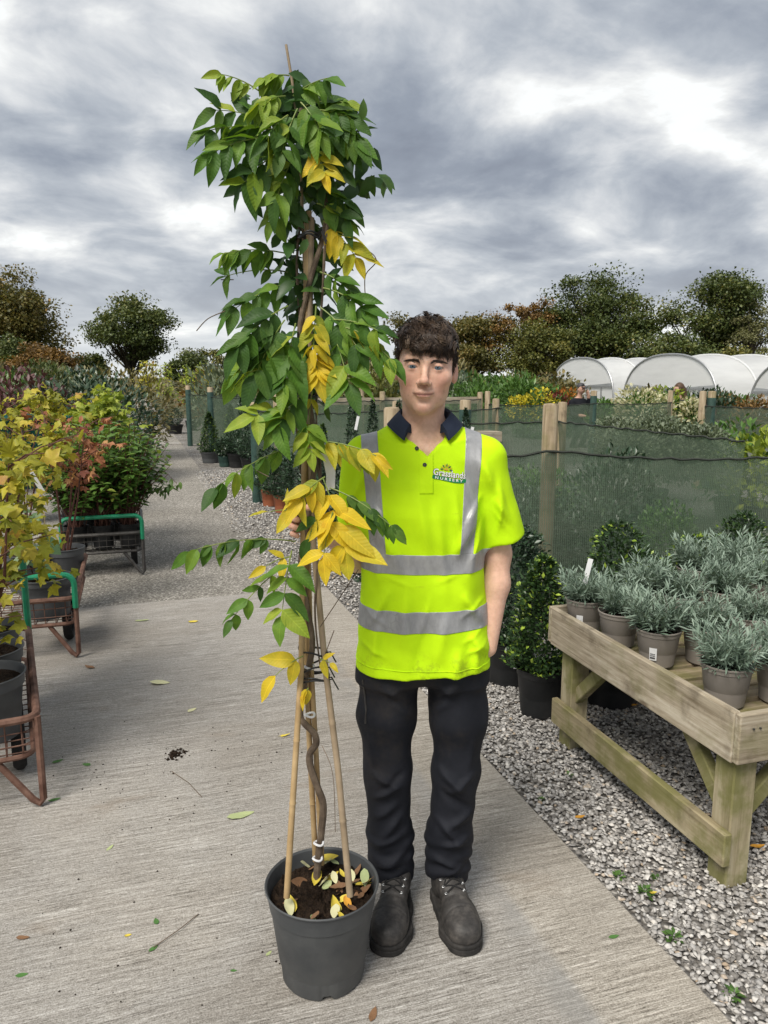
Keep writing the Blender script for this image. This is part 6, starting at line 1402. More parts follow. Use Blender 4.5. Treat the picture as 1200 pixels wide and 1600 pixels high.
def band(name, planes, mat, off, parent=shirt, front=None):
    """a strip lying on the shirt: the shirt surface between cutting planes, raised a little"""
    bm = bmesh.new(); bm.from_mesh(shirt.data)
    for (co_, no_) in planes:
        bmesh.ops.bisect_plane(bm, geom=bm.verts[:] + bm.edges[:] + bm.faces[:], dist=1e-5, plane_co=co_, plane_no=no_, clear_outer=True)
    bm.normal_update(); vs = [(v, v.normal.copy()) for v in bm.verts]
    for v, n_ in vs: v.co = v.co + n_ * off
    # turn the edges down to the cloth so that the strip has thickness
    be = [e for e in bm.edges if len(e.link_faces) == 1]
    ex = bmesh.ops.extrude_edge_only(bm, edges=be)['geom']; nm = {}
    for g in ex:
        if isinstance(g, bmesh.types.BMVert):
            h = bvs.find_nearest(g.co)
            if h[0] is not None: g.co = h[0] - h[1] * .0008
    me_ = bpy.data.meshes.new(name); bm.to_mesh(me_); bm.free(); me_.materials.clear(); me_.materials.append(mat); me_.polygons.foreach_set('use_smooth', np.ones(len(me_.polygons), bool))
    return link(name, me_, parent)
bvs = BVHTree.FromPolygons([tuple(p_) for p_ in Vs.tolist()], [tuple(f) for f in Fs.tolist()])
def mat_refl():
    m, t, out = new_mat('reflective_tape'); co = objco(t); n = t.noise(t.mapping(co, (1, 1, .4)), 40, 5, .7)
    c = t.ramp(n, [(.3, (.25, .255, .265)), (.5, (.31, .315, .325)), (.7, (.38, .385, .395))]); v = t.new('ShaderNodeTexVoronoi'); t.set(v, 'Vector', co); t.set(v, 'Scale', 38); v.feature = 'DISTANCE_TO_EDGE'
    crease = t.math('SUBTRACT', 1.0, t.smooth(v.outputs['Distance'], .0, .06)); crease = t.math('MULTIPLY', crease, t.smooth(t.noise(co, 12, 3), .5, .65))
    c = t.mix(t.math('MULTIPLY', crease, .4), c, (.16, .165, .17)); b = pbr(t, c, .42, .15, .5, t.noise(co, 60, 4), .25, .003); t.l.new(b.outputs[0], out.inputs[0]); return m
M_refl = mat_refl(); mx, my = float(MX[0]), float(MX[1])
def P3(px_, py_, Y=1.99): return at(px_, py_, Y)
def hband(y0, y1, name='reflective_band'):
    z1, z0 = P3(655, y0)[2], P3(655, y1)[2]
    return band(name, [((0, 0, z1), (0, 0, 1)), ((0, 0, z0), (0, 0, -1)), ((mx + .196, 0, 0), (1, 0, 0)), ((mx - .196, 0, 0), (-1, 0, 0))], M_refl, .0016)
b1 = hband(868, 899); b2 = hband(956, 989)
zb1 = P3(655, 868)[2]
def vband(xt0, xt1, xb0, xb1, yt=683, yb=868):
    """xt = pixel range at the shoulder, xb = at the first horizontal band"""
    A0, A1, B0, B1 = P3(xt0, yt), P3(xt1, yt), P3(xb0, yb), P3(xb1, yb)
    def side(A, B, s): d = B - A; n_ = np.array((d[2], 0, -d[0])); n_ /= np.linalg.norm(n_); n_ *= s * np.sign(n_[0]); return (tuple(A), tuple(n_))
    return band('reflective_band', [side(A0, B0, -1), side(A1, B1, 1), ((0, 0, zb1 - .0005), (0, 0, -1)), ((mx + .24, 0, 0), (1, 0, 0))], M_refl, .0016)
vband(562, 589, 579, 603); vband(733, 760, 719, 741)
pl = band('placket', [((0, my, 0), (0, 1, 0)), ((mx - .017, 0, 0), (-1, 0, 0)), ((mx + .020, 0, 0), (1, 0, 0)), ((0, 0, 1.316), (0, 0, -1)), ((0, 0, 1.425), (0, 0, 1))], M_hivis, .0018)
band('hem_seam', [((0, 0, .833), (0, 0, 1)), ((0, 0, .830), (0, 0, -1))], M_hivis, .0012)
# collar: stand and turned-down leaf
def collar():
    n = 56; rows = []; ph0 = R(37)
    for i in range(n + 1):
        f = i / n; a = -math.pi / 2 + ph0 + (2 * math.pi - 2 * ph0) * f; back = .5 + .5 * math.sin(a); e = abs(2 * f - 1)      # e = 1 at the two front points
        ca, sa = math.cos(a), math.sin(a); tipd = max(0, (e - .72) / .28) ** 1.6
        def pt(rx, ry, z): return (mx + .002 + rx * ca, my + .006 + ry * sa, z)
        rows.append([pt(.0630, .0650, 1.470 + .040 * back - .004 * tipd), pt(.0655, .0675, 1.506 + .030 * back - .016 * tipd), pt(.0705, .0720, 1.511 + .030 * back - .018 * tipd),
                     pt(.086 + .002 * tipd, .085 + .006 * tipd, 1.497 + .028 * back - .020 * tipd), pt(.1040 - .004 * tipd, .0985 + .006 * tipd, 1.476 + .030 * back - .024 * tipd), pt(.1010 - .004 * tipd, .0955 + .006 * tipd, 1.473 + .030 * back - .024 * tipd), pt(.080, .080, 1.490 + .028 * back - .020 * tipd)])
    V_ = [p_ for r_ in rows for p_ in r_]; k = 7
    F_ = [(i * k + j, (i + 1) * k + j, (i + 1) * k + j + 1, i * k + j + 1) for i in range(n) for j in range(k - 1)]
    F_ += [tuple(range(k)), tuple(n * k + j for j in range(k))[::-1]]
    return MB().add(V_, F_).build('collar', M_navy, shirt, True)
collar()
def on_shirt(x, z, off=.002):
    h = bvs.ray_cast(Vector((x, 1.5, z)), Vector((0, 1, 0))); return np.array(h[0]) + np.array((0, -off, 0)) if h[0] is not None else np.array((x, 1.99, z))
for px_, py_ in ((652, 702), (664, 727)):
    q = P3(px_, py_, 2.0); c = on_shirt(q[0], q[2], .003); bt = MB().lathe([(.001, -.001), (.005, -.001), (.0055, .0005), (.0045, .002), (.001, .0016)], n=14).build('button', M_print, shirt, True); bt.location = c; bt.rotation_euler = (R(90), 0, 0)
# embroidered badge
BAD0 = P3(677, 741, 1.99); rot_ = R(-9.5); bw = .0925
def emb(name, pts, faces, mat, off):
    o = []
    for (x, y) in pts:
        X = BAD0[0] + x * math.cos(rot_) - y * math.sin(rot_); Z = BAD0[2] + x * math.sin(rot_) + y * math.cos(rot_); o.append(on_shirt(X, Z, off))
    return MB().add(o, faces).build(name, mat, badge)
badge = empty('badge', parent=shirt); badge['label'] = 'embroidered badge with a sun over green lettering'
M_bgreen = simple('badge_green', (.005, .17, .055), (.01, .22, .075), 90, .7); M_bwhite = simple('badge_white', (.72, .73, .72), (.78, .78, .78), 90, .7); M_bdark = simple('badge_dark', (.02, .03, .05), None, 90, .7); M_bsun = simple('badge_gold', (.45, .30, .02), (.55, .38, .03), 90, .7)
def text_pts(s, width, off=0.0, bold=0.0):
    cu = bpy.data.curves.new('lettering', 'FONT'); cu.body = s; cu.offset = bold; cu.resolution_u = 3; ob = bpy.data.objects.new('lettering', cu); me_ = bpy.data.meshes.new_from_object(ob)
    v = np.array([p_.co[:2] for p_ in me_.vertices]); f = [tuple(p_.vertices) for p_ in me_.polygons]; v -= v.min(0); sc = width / v[:, 0].max(); bpy.data.objects.remove(ob); bpy.data.curves.remove(cu); bpy.data.meshes.remove(me_); return v * sc, f, sc
n = 12; rib = [(bw * k / n, -.0125 + .0012 * math.sin(k / n * 6.28) - .002 * (1 - (2 * k / n - 1) ** 2)) for k in range(n + 1)]; emb('ribbon', rib + [(x, y + .0090) for x, y in rib], [(k, k + 1, n + 2 + k, n + 1 + k) for k in range(n)], M_bgreen, .0022)
v, f, _ = text_pts('Grasslands', bw * .985, 0, .035); v = v * np.array((1, 1.12)); emb('lettering_outline', [(x - .0006, y - .0036) for x, y in v], f, M_bdark, .0028)
v, f, _ = text_pts('Grasslands', bw * .96, 0, .012); v = v * np.array((1, 1.12)); emb('lettering', [(x + .0008, y - .0028) for x, y in v], f, M_bwhite, .0034)
v, f, _ = text_pts('N U R S E R Y', bw * .82, 0, .02); emb('lettering', [(x + .0075, y * .72 - .0122) for x, y in v], f, M_bwhite, .0030)
cx_, cy_ = .034, .0128; pts = [(cx_, cy_)] + [(cx_ + .0062 * math.cos(math.pi * k / 10), cy_ + .0062 * math.sin(math.pi * k / 10)) for k in range(11)]; emb('sun', pts, [(0, k, k + 1) for k in range(1, 11)], M_bsun, .0026)
for k in range(9):
    a = math.pi * (.04 + .92 * k / 8); r0, r1 = .0080, .0185; pts = [(cx_ + r * math.cos(a + s), cy_ + r * math.sin(a + s)) for r, s in ((r0, -.06), (r0, .06), ((r0 + r1) / 2, .12), (r1, 0), ((r0 + r1) / 2, -.12))]; emb('sun_ray', pts, [(0, 1, 2, 3, 4)], M_bsun if k % 2 else M_bdark, .0026)

# ---------------------------------------------------------------- trousers
KN = {-1: [(-.093, .004, .78), (-.098, .010, .46), (-.086, .050, .09)], 1: [(.098, .004, .78), (.104, .008, .46), (.084, .050, .09)]}
TRF = [(-.16, .50, -.05, .44, .013, .010), (-.05, .50, -.13, .42, .011, -.007), (-.155, .40, -.06, .46, .012, .008), (-.15, .33, -.06, .40, .014, .009), (-.05, .36, -.13, .25, .013, .009), (-.15, .24, -.05, .28, .011, .009), (-.04, .22, -.13, .17, .011, .008), (-.14, .16, -.05, .19, .010, .008), (-.03, .70, -.12, .78, .014, .007), (-.02, .66, -.09, .72, .012, .006),
       (.04, .51, .13, .43, .013, .011), (.16, .50, .07, .42, .012, .008), (.05, .44, .15, .36, .013, -.008), (.16, .36, .06, .30, .013, .010), (.04, .34, .13, .24, .012, .009), (.15, .27, .05, .24, .010, .009), (.03, .20, .12, .17, .010, .009), (.14, .18, .06, .13, .010, .007), (.03, .72, .12, .80, .014, .007), (.02, .67, .08, .73, .012, .006), (.15, .62, .13, .48, .014, .006), (-.15, .62, -.14, .48, .014, .006)]
def f_trous(P):
    q = P - MX; d = sd_col(q, [.770, .80, .86, .90], [.172, .172, .160, .15], [.094, .104, .104, .10], 2.4)
    leg = None
    for s in (-1, 1):
        a, k, e = KN[s]; mt = (a[0] * 1.10, .004, .65); l_ = smin(sd_cap(q, a, mt, .088, .0790), sd_cap(q, mt, k, .0790, .0665), .04); l_ = smin(l_, sd_cap(q, k, e, .0680, .0600), .03)
        l_ = smin(l_, sd_cap(q, (e[0] * 1.06, e[1] - .004, .24), (e[0] * 1.0, e[1] + .002, .11), .0690, .0610), .03); leg = l_ if leg is None else smin(leg, l_, .010)
    d = smin(d, leg, .05); d = smax(d, q[:, 2] - .86, .01); d = smax(d, .090 + .010 * np.sin(q[:, 0] * 40) + q[:, 1] * .10 - q[:, 2], .004)
    z = q[:, 2]; low = np.clip((.33 - z) / .16, 0, 1); s_ = np.sign(q[:, 0])
    bun = np.sin(z * 118 + 2.4 * np.sin(q[:, 0] * 26 * s_ + 1.3 * s_) + q[:, 1] * 20) * np.sin(q[:, 0] * 30 + z * 14 + s_)
    n1 = np.sin(z * 34 + q[:, 0] * 38 + 2 * np.sin(q[:, 1] * 24)) * np.sin(z * 21 - q[:, 0] * 29 + 1)
    return d - 1.5 * ridges(q, TRF) * np.where(q[:, 1] < .02, 1, .5) - .0050 * low * bun - .0026 * n1 * np.clip((.85 - z) / .2, 0, 1)
Vt, Ft = sdf_mesh(f_trous, (-.16, 1.90, .04), (.40, 2.32, 1.02), .0042); Vt = lap(Vt, Ft, 2, .4)
def tr_dirt(t, co, sx, cc):
    n = t.noise(co, 7, 6, .65); hi = t.smooth(sx.outputs[2], .35, .62); k = t.math('MULTIPLY', t.smooth(n, .45, .68), t.math('MULTIPLY', hi, .6)); return t.mix(k, cc, (.040, .034, .030))
M_trous = mat_cloth('black_work_cloth', (.0095, .0108, .0155), (.0165, .018, .0245), tr_dirt, 1400, .72, .35)
trs = link('trousers', npmesh('trousers', Vt, Ft, M_trous, True), person); trs['label'] = 'dusty black work trousers bunched at the ankles'
bvt = BVHTree.FromPolygons([tuple(p_) for p_ in Vt.tolist()], [tuple(f) for f in Ft.tolist()])
def on_tr(px_, py_):
    r = ray(px_, py_); h = bvt.ray_cast(Vector((0, 0, CAM_H)), Vector(r).normalized()); return h[0]
zp = [on_tr(x, y) for x, y in ((567, 1062), (570, 1085), (572, 1110), (571, 1130))]
zp = [p_ + Vector((0, -.002, 0)) for p_ in zp if p_ is not None]
if len(zp) > 2: MB().tube(zp, .0028, 5).build('zip', M_darkm, trs)

# ---------------------------------------------------------------- boots
def mat_boot():
    m, t, out = new_mat('scuffed_leather'); co = objco(t); n = t.noise(co, 16, 7, .68); n2 = t.noise(co, 55, 5, .7)
    c = t.ramp(t.math('ADD', t.math('MULTIPLY', n, .65), t.math('MULTIPLY', n2, .35)), [(.36, (.016, .015, .0145)), (.5, (.040, .037, .035)), (.62, (.085, .077, .070)), (.74, (.14, .125, .11))])
    b = pbr(t, c, .58, 0, .4, n2, .35, .004); t.l.new(b.outputs[0], out.inputs[0]); return m
M_boot = mat_boot(); M_sole = simple('boot_sole', (.014, .0135, .013), (.045, .041, .038), 30, .75, .3, bstr=.4); M_lace = simple('boot_lace', (.008, .008, .009), (.02, .02, .02), 90, .8)
def sole2(P, g=0.0):
    p2 = P * np.array((1, 1, 0), np.float32); d = sd_cap(p2, (0, -.036, 0), (.004, -.10, 0), .037 + g, .038 + g); d = smin(d, sd_cap(p2, (.004, -.10, 0), (.003, -.195, 0), .039 + g, .0525 + g), .03); return smin(d, sd_cap(p2, (.003, -.195, 0), (0, -.243, 0), .0525 + g, .046 + g), .02)
def f_sole(P):
    d = smax(sole2(P), np.abs(P[:, 2] - .0165) - .0165, .006); arch = sd_ell(P, (0, -.105, -.006), (.08, .022, .017)); groove = np.abs(P[:, 2] - .020) - .0014
    d = smax(d, -arch, .004); return smax(d, -np.maximum(groove, -(sole2(P) + .0022)), .001)
def f_upper(P):
    d = sd_ell(P, (.001, -.208, .050), (.0495, .080, .040)); d = smin(d, sd_ell(P, (0, -.232, .046), (.044, .052, .036)), .02); d = smin(d, sd_cap(P, (.002, -.175, .066), (0, -.075, .105), .036, .040), .030)
    d = smin(d, sd_ell(P, (0, -.042, .062), (.0385, .042, .064)), .03); d = smin(d, sd_cap(P, (0, -.050, .09), (0, -.044, .185), .044, .049), .03)
    d = smax(d, sole2(P, -.001), .016); d = smax(d, .030 - P[:, 2], .003); d = smax(d, P[:, 2] - .178, .004)
    seam = np.abs(np.linalg.norm((P - np.array((0, -.30, .045), np.float32)) * np.array((1, 1, .8), np.float32), axis=1) - .108) ; d = d + .0016 * np.exp(-(seam / .0022) ** 2)
    fl = np.exp(-(((P[:, 1] + .155) + .25 * (P[:, 2] - .08)) / .006) ** 2) + np.exp(-(((P[:, 1] + .138) + .2 * (P[:, 2] - .08)) / .005) ** 2)
    return d + .0018 * fl * (P[:, 2] > .05)
Vu, Fu = sdf_mesh(f_upper, (-.075, -.32, .0), (.075, .03, .20), .0028); Vu = lap(Vu, Fu, 1, .4); me_u = npmesh('upper', Vu, Fu, M_boot, True)
Vo, Fo = sdf_mesh(f_sole, (-.075, -.32, -.012), (.075, .03, .05), .0024); me_o = npmesh('sole', Vo, Fo, M_sole, True)
bvu = BVHTree.FromPolygons([tuple(p_) for p_ in Vu.tolist()], [tuple(f) for f in Fu.tolist()])
def topz(x, y):
    h = bvu.ray_cast(Vector((x, y, .4)), Vector((0, 0, -1))); return (h[0].z if h[0] is not None else .09)
def frontp(x, z):
    h = bvu.ray_cast(Vector((x, -.5, z + .35)), Vector((0, .45, -.35)).normalized()); return h[0] if h[0] is not None else Vector((x, -.13, z))
for s, heel, rz, lb in ((-1, (.048, 2.205), R(-9), 'scuffed black work boot partly behind the slate pot'), (1, (.178, 2.205), R(13), 'scuffed black work boot on the open concrete')):
    bt = empty('boot', (heel[0], heel[1], .0), rz, person); bt.scale = (1.14, 1.0, 1.0); bt['label'] = lb
    link('upper', me_u, bt); link('sole', me_o, bt)
    mb = MB()
    for k in range(4):
        y = -.152 + k * .021; w_ = .021 + .002 * k
        for sg in (-1, 1):
            pts = []
            for j in range(7):
                f_ = j / 6; x = sg * (-w_ + 2 * w_ * f_); yy = y + .019 * f_; pts.append((x, yy, topz(x, yy) + .0022 + .0016 * math.sin(f_ * math.pi)))
            mb.tube(pts, .0021, 5)
    for sg in (-1, 1):
        c0 = Vector((0, -.088, topz(0, -.088) + .004)); pts = [c0 + Vector((sg * .018 * math.sin(a), -.012 * (1 - math.cos(a)) - .004, .008 * math.sin(a) - .018 * (1 - math.cos(a)) * .5)) for a in np.linspace(0, 5.2, 14)]; mb.tube(pts, .0020, 5)
        pts = [c0 + Vector((sg * .006 * j, -.010 * j, 0)) for j in range(5)]; pts = [Vector((p_.x, p_.y, topz(p_.x, p_.y) + .003)) for p_ in pts]; mb.tube(pts, .0020, 5)
    mb.build('laces', M_lace, bt, True)
    for k in range(4):
        for sg in (-1, 1):
            x, y = sg * (.024 + .002 * k), -.150 + k * .021; MB().tube([(x + .0038 * math.cos(a), y + .0038 * math.sin(a), topz(x, y) + .0012) for a in np.linspace(0, 6.28, 11)], .0011, 4, False).build('eyelet', M_galv, bt)
# ================================================================ two people far off among the stock
def far_person(label, px_, ytop, Y, jacket, trousers, skin, hairc, cap, face, seed):
    q = at(px_, ytop, Y); k = 1.0
    def f(P):
        m = P.copy(); m[:, 0] = np.abs(m[:, 0])
        d = sd_cap(m, (.12, -.02, .05), (.13, -.24, .42), .055, .065); d = smin(d, sd_cap(m, (.13, -.24, .42), (.08, .06, .56), .075, .10), .04); d = smin(d, sd_cap(m, (.12, -.02, .04), (.12, -.16, .035), .045, .04), .03)
        d = smin(d, sd_cap(P, (0, .06, .58), (0, -.02, .92), .15, .16), .06); d = smin(d, sd_cap(m, (.05, -.02, 1.02), (.16, -.02, 1.00), .085, .07), .06)
        d = smin(d, sd_cap(P, (0, -.03, 1.05), (0, -.07, 1.20), .055, .05), .04); d = smin(d, sd_ell(P, (0, -.10, 1.285), (.075, .095, .115), rotm('X', 18)), .02); d = smin(d, sd_cap(P, (0, -.195, 1.27), (0, -.205, 1.255), .012, .014), .015)
        d = smin(d, sd_ell(m, (.078, -.08, 1.275), (.012, .02, .03)), .01)
        d = smin(d, sd_cap(P, (.18, -.02, .99), (.22, -.14, .76), .055, .045), .03); d = smin(d, sd_cap(P, (.22, -.14, .76), (.10, -.22, 1.16) if cap else (.14, -.32, .72), .045, .033), .02)
        hx = (.085, -.215, 1.21) if cap else (.13, -.36, .72); d = smin(d, sd_ell(P, hx, (.03, .035, .05)), .02)
        for j in range(4): d = smin(d, sd_cap(P, np.array(hx) + np.array((.0, -.01, .03 - .02 * j)), np.array(hx) + np.array((-.045, -.035, .04 - .02 * j)), .010, .008), .006)
        d = smin(d, sd_cap(P, np.array(hx) + np.array((0, .01, .03)), np.array(hx) + np.array((-.02, -.01, .075)), .011, .009), .008)
        d = smin(d, sd_cap(P, (-.18, -.02, .99), (-.22, -.12, .74), .055, .045), .03); d = smin(d, sd_cap(P, (-.22, -.12, .74), (-.12, -.34, .72), .045, .033), .02); d = smin(d, sd_ell(P, (-.11, -.38, .72), (.03, .05, .025)), .02)
        return d
    V, F = sdf_mesh(f, (-.36, -.5, -.02), (.36, .3, 1.46), .014)
    c = np.tile(np.array(jacket), (len(V), 1)); c[V[:, 2] < .60] = trousers; c[V[:, 2] < .09] = (.02, .018, .016); c[(V[:, 2] > 1.09)] = skin
    hd = ((V[:, 2] > 1.30 - (V[:, 1] + .10) * 1.2) & (V[:, 1] > -.14)) | (V[:, 2] > 1.335); c[hd & (V[:, 2] > 1.18)] = hairc
    hand = (np.abs(V[:, 0]) < .19) & (V[:, 1] < -.27) & (V[:, 2] > .64) & (V[:, 2] < .8); c[hand] = skin
    eye = (np.abs(np.abs(V[:, 0]) - .03) < .012) & (np.abs(V[:, 2] - 1.285) < .012) & (V[:, 1] < -.15); c[eye] = (.03, .02, .02)
    m, t, out = new_mat('far_figure'); a = t.new('ShaderNodeAttribute'); a.attribute_name = 'col'; t.l.new(pbr(t, a.outputs['Color'], .8, 0, .2).outputs[0], out.inputs[0])
    o = link('person', npmesh('person', V, F, m, True, attr={'col': c})); k = (q[2] + .03) / 1.415; o.scale = (k,) * 3; o.location = (q[0], Y, -.03); o.rotation_euler = (0, 0, R(face)); tag(o, label, 'person')
    if cap:
        MB().lathe([(.082, 0), (.084, .03), (.07, .065), (.04, .085), (.001, .09)], n=20).build('cap', M_print, o, True).location = (0, -.085, 1.325)
        MB().add([(-.06, -.16, 1.335), (.06, -.16, 1.335), (.045, -.25, 1.315), (-.045, -.25, 1.315), (-.06, -.16, 1.328), (.06, -.16, 1.328), (.045, -.25, 1.308), (-.045, -.25, 1.308)], [(0, 1, 2, 3), (7, 6, 5, 4), (0, 4, 5, 1), (1, 5, 6, 2), (2, 6, 7, 3), (3, 7, 4, 0)]).build('cap_peak', M_print, o)
    else:
        Vh, Fh = sdf_mesh(lambda P: smax(smin(sd_ell(P, (0, -.075, 1.30), (.092, .105, .125)), sd_cap(P, (0, .0, 1.25), (0, .05, .98), .085, .10), .05), -sd_ell(P, (0, -.20, 1.265), (.062, .10, .10)), .02), (-.2, -.3, .8), (.2, .25, 1.5), .014)
        link('hair', npmesh('hair', Vh, Fh, simple('far_hair', (.05, .028, .016), (.11, .065, .04), 30, .6), True), o)
    return o
far_person('distant man in a dark jacket and cap, hand raised to his face', 904, 598, 18.0, (.008, .009, .013), (.02, .022, .03), (.45, .27, .20), (.012, .012, .013), True, 25, 1)
far_person('distant person with long brown hair behind the cream hydrangea', 1067, 598, 16.6, (.03, .035, .03), (.02, .02, .025), (.48, .30, .23), (.06, .035, .02), False, -70, 2)

# ================================================================ fallen leaves, dirt, weeds
LC = {'pale': ((.30, .36, .16), (.42, .46, .24)), 'yellow': ((.52, .42, .05), (.62, .48, .07)), 'orange': ((.55, .25, .03), (.62, .33, .05)), 'brown': ((.14, .07, .035), (.26, .15, .08)), 'green': ((.05, .13, .03), (.09, .20, .05)), 'cream': ((.48, .47, .26), (.56, .54, .34))}
LFM = {k: simple('fallen_leaf_' + k, a, b, 60, .6, .3, bstr=.2, bscale=150) for k, (a, b) in LC.items()}
def fallen_mesh(kind, seed):
    rng = np.random.default_rng(seed); ns = 7; V = []; curl = rng.uniform(.05, .35); w_ = rng.uniform(.40, .58)
    for i in range(ns + 1):
        x = i / ns; wd = w_ * math.sin(math.pi * min(1, x ** .8 * .98 + .015)) ** .8
        for s in (-1, -.5, 0, .5, 1): V.append((x - .5, s * wd / 2, .04 + curl * .3 * (abs(s) ** 1.6) * wd * 1.5 + curl * .35 * (2 * x - 1) ** 2 * rng.uniform(.6, 1.1) + rng.normal(0, .012)))
    V = np.array(V); V[:, 2] -= V[:, 2].min() - .008
    return npmesh('fallen_leaf', V, np.array([(i * 5 + k, i * 5 + 5 + k, i * 5 + 6 + k, i * 5 + 1 + k) for i in range(ns) for k in range(4)]), LFM[kind], True)
FLM = {k: [fallen_mesh(k, 900 + 7 * i + j) for j in range(2)] for i, k in enumerate(LC)}
def fallen(px_, py_, size_px, kind, label, seed, group=None, z=.0005, rz=None):
    rng = np.random.default_rng(seed); q = atz(px_, py_, 0); d = q[1] * CP + CAM_H * SP; o = link('fallen_leaf', FLM[kind][seed % 2]); s_ = size_px / FOC * d * 1.1; o.scale = (s_, s_, s_); o.location = (q[0], q[1], z); o.rotation_euler = (rng.normal(0, .06), rng.normal(0, .06), rng.uniform(0, 6.28) if rz is None else rz); tag(o, label, 'leaf', group); return o
FL = [(376, 1275, 40, 'pale', 'largest pale green fallen leaf on the concrete left of the canes', .5), (250, 1068, 28, 'cream', 'cream coloured fallen leaf in the middle of the slab', .1), (222, 970, 20, 'pale', 'pale fallen leaf near the far edge of the slab', 0), (302, 972, 14, 'yellow', 'small yellow fallen leaf near the far edge of the slab', .3), (300, 1110, 16, 'cream', 'curled cream fallen leaf beyond the dirt patch', 1), (140, 1043, 20, 'brown', 'brown twisted leaf by the middle trolley', 2.6), (444, 1150, 17, 'yellow', 'yellow fallen leaf lying close left of the canes', .2),
      (244, 1440, 15, 'green', 'green fallen leaflet above the small twig', 2), (240, 1482, 17, 'green', 'green fallen leaflet at the end of the small twig', 1), (36, 1466, 20, 'brown', 'brown withered leaf near the bottom left of the slab', 0), (34, 1524, 17, 'green', 'dark green fallen leaflet near the bottom left of the slab', .3), (365, 1517, 10, 'green', 'tiny green leaflet left of the slate pot', 0), (420, 1490, 12, 'pale', 'small pale leaflet touching the shadow of the slate pot', 1), (583, 1586, 26, 'brown', 'brown curled leaf right in front of the slate pot', 1.3), (959, 1464, 16, 'green', 'green fallen leaflet alone on the right of the slab', .2),
      (906, 1281, 18, 'orange', 'orange fallen leaf on the gravel between slab and bench', .4), (1183, 1328, 22, 'orange', 'orange fallen leaf on the gravel right of the bench leg', .1), (990, 1105, 12, 'orange', 'orange fallen leaf on the gravel beneath the bench', .1), (1020, 1400, 12, 'yellow', 'yellow fallen leaf beside the weeds at the slab edge', .1), (90, 1190, 16, 'green', 'green leaflet below the nearest trolley leg', .8), (172, 1325, 14, 'pale', 'pale leaflet on the left half of the slab', 1.2), (135, 1195, 14, 'green', 'green leaflet pair right of the nearest trolley leg', 2.8), (85, 1250, 16, 'green', 'green leaf at the foot of the nearest trolley leg', .4), (200, 1462, 10, 'yellow', 'tiny yellow leaflet left of the small twig', .4)]
for k, (x, y, s_, kd, lb, rz) in enumerate(FL): fallen(x, y, s_, kd, lb, 20 + k, z=.0005 if x < 880 or x == 959 else .012, rz=rz)
rng = np.random.default_rng(55)
for k in range(40):
    a = rng.uniform(0, 6.28) if k < 22 else rng.normal(.55, .8); r_ = .132 * math.sqrt(rng.random()) if k < 22 else rng.uniform(.04, .128); kd = rng.choice(['yellow', 'cream', 'brown', 'pale', 'orange', 'brown'], p=[.26, .24, .22, .12, .06, .10]); o = link('fallen_leaf', FLM[kd][k % 2]); s_ = rng.uniform(.028, .062)
    o.scale = (s_, s_, s_); o.location = WP + np.array((r_ * math.cos(a), r_ * math.sin(a), PH - .034 + rng.uniform(0, .016) + (.008 if k > 30 else 0))); o.rotation_euler = (rng.normal(0, .35), rng.normal(0, .35), rng.uniform(0, 6.28)); tag(o, f'{ {"cream": "cream", "pale": "pale green"}.get(kd, kd)} withered leaf lying on the compost in the wisteria pot', 'leaf', f'{kd} withered leaves in the wisteria pot')
# twigs
for k, (a, b, lb) in enumerate([((240, 1480), (310, 1428), 'thin green twig lying on the slab left of the slate pot'), ((268, 1205), (315, 1245), 'thin brown twig by the dirt patch on the slab')]):
    p0, p1 = atz(*a, .004), atz(*b, .003); tag(MB().tube([p0, (p0 + p1) / 2 + np.array((.01, 0, .004)), p1], .0014, 5).build('twig', M_stem), lb, 'twig')
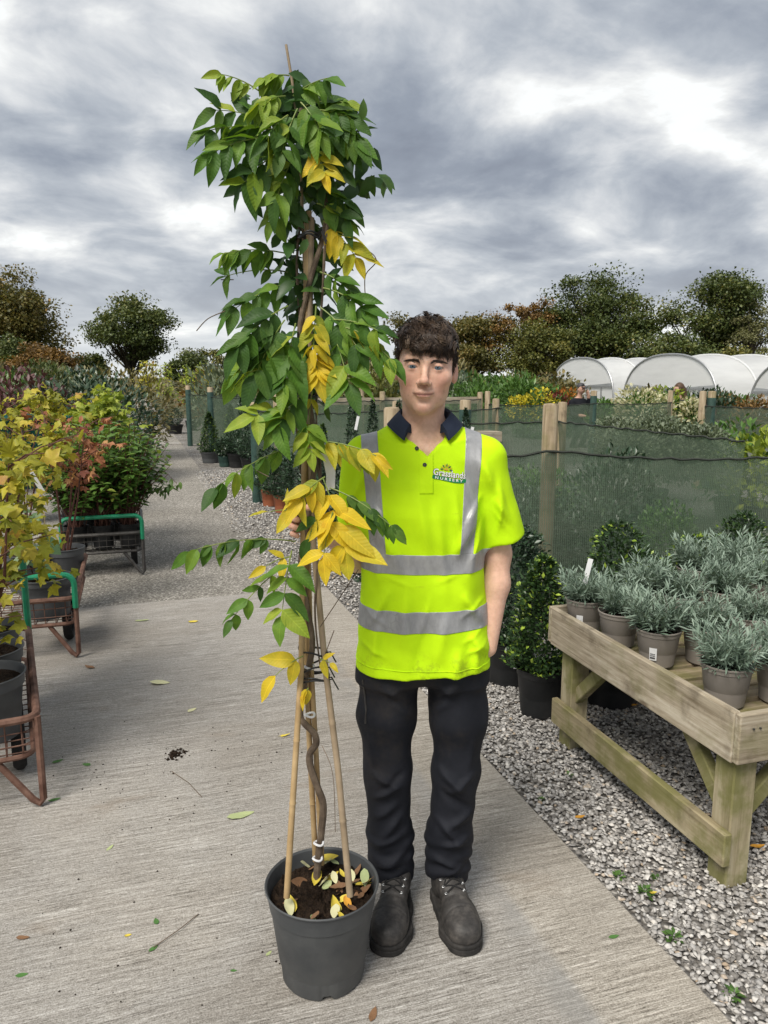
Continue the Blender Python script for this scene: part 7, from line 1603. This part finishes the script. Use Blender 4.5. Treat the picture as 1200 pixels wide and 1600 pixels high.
# crumbs of soil
n = 260; c0 = atz(276, 1178, 0); P = []
for k in range(n):
    if k < 90: P.append(c0 + np.array((rng.normal(0, .018), rng.normal(0, .022), 0)))
    else: q = atz(rng.uniform(60, 540), rng.uniform(1130, 1590), 0) if k > 190 else c0 + np.array((rng.normal(0, .25), rng.normal(-.1, .22), 0)); P.append(q)
P = np.array(P); s_ = np.where(np.arange(n) < 90, rng.uniform(.003, .010, n), rng.uniform(.0015, .0045, n)); bv_ = np.array([(1, 0, 0), (-1, 0, 0), (0, 1, 0), (0, -1, 0), (0, 0, 1), (0, 0, -.3)]); fv_ = np.array([(4, 0, 2), (4, 2, 1), (4, 1, 3), (4, 3, 0), (5, 2, 0), (5, 1, 2), (5, 3, 1), (5, 0, 3)])
V = P[:, None] + bv_[None] * s_[:, None, None] * rng.uniform(.6, 1.3, (n, 6, 1)); V[..., 2] += .001
tag(link('dirt', npmesh('dirt', V.reshape(-1, 3), (fv_[None] + (np.arange(n) * 6)[:, None, None]).reshape(-1, 3), M_soil)), 'crumbs of dark compost scattered on the slab', 'dirt', kind='stuff')
# small weeds at the slab edge
for k, (x, y, s_, lb) in enumerate([(890, 1212, .035, 'tiny weed on the gravel near the bench board'), (848, 1250, .03, 'tiny weed at the slab edge nearest the young man\'s knee'), (966, 1372, .045, 'small weed at the slab edge level with the bench leg'), (1008, 1396, .055, 'biggest weed on the gravel in front of the bench leg'), (1052, 1466, .05, 'leafy weed hugging the slab edge near the bottom right'), (1146, 1556, .05, 'small weed at the slab edge in the bottom right corner'), (1022, 1371, .03, 'tiny weed just before the bench leg')]):
    q = atz(x, y, 0); n = 26; a = rng.uniform(0, 6.28, n); fw = np.stack([np.cos(a), np.sin(a), rng.uniform(.1, .9, n)], 1); P = np.stack([np.cos(a), np.sin(a), np.zeros(n)], 1) * rng.uniform(0, .3, n)[:, None] * s_; P[:, 2] = rng.uniform(0, .3, n) * s_
    V, Fs, rr = place_leaves(T_small, P, fw, np.array([(0, 0, 1.0)] * n) + rng.normal(0, .2, (n, 3)), rng.uniform(.25, .5, n) * s_, rng.uniform(.1, .6, n)); o = link('weed', npmesh('weed', V, Fs, M_shrub, attr={'rnd': rr})); o.location = (q[0], q[1], -.002); tag(o, lb, 'weed', 'weeds along the slab edge')
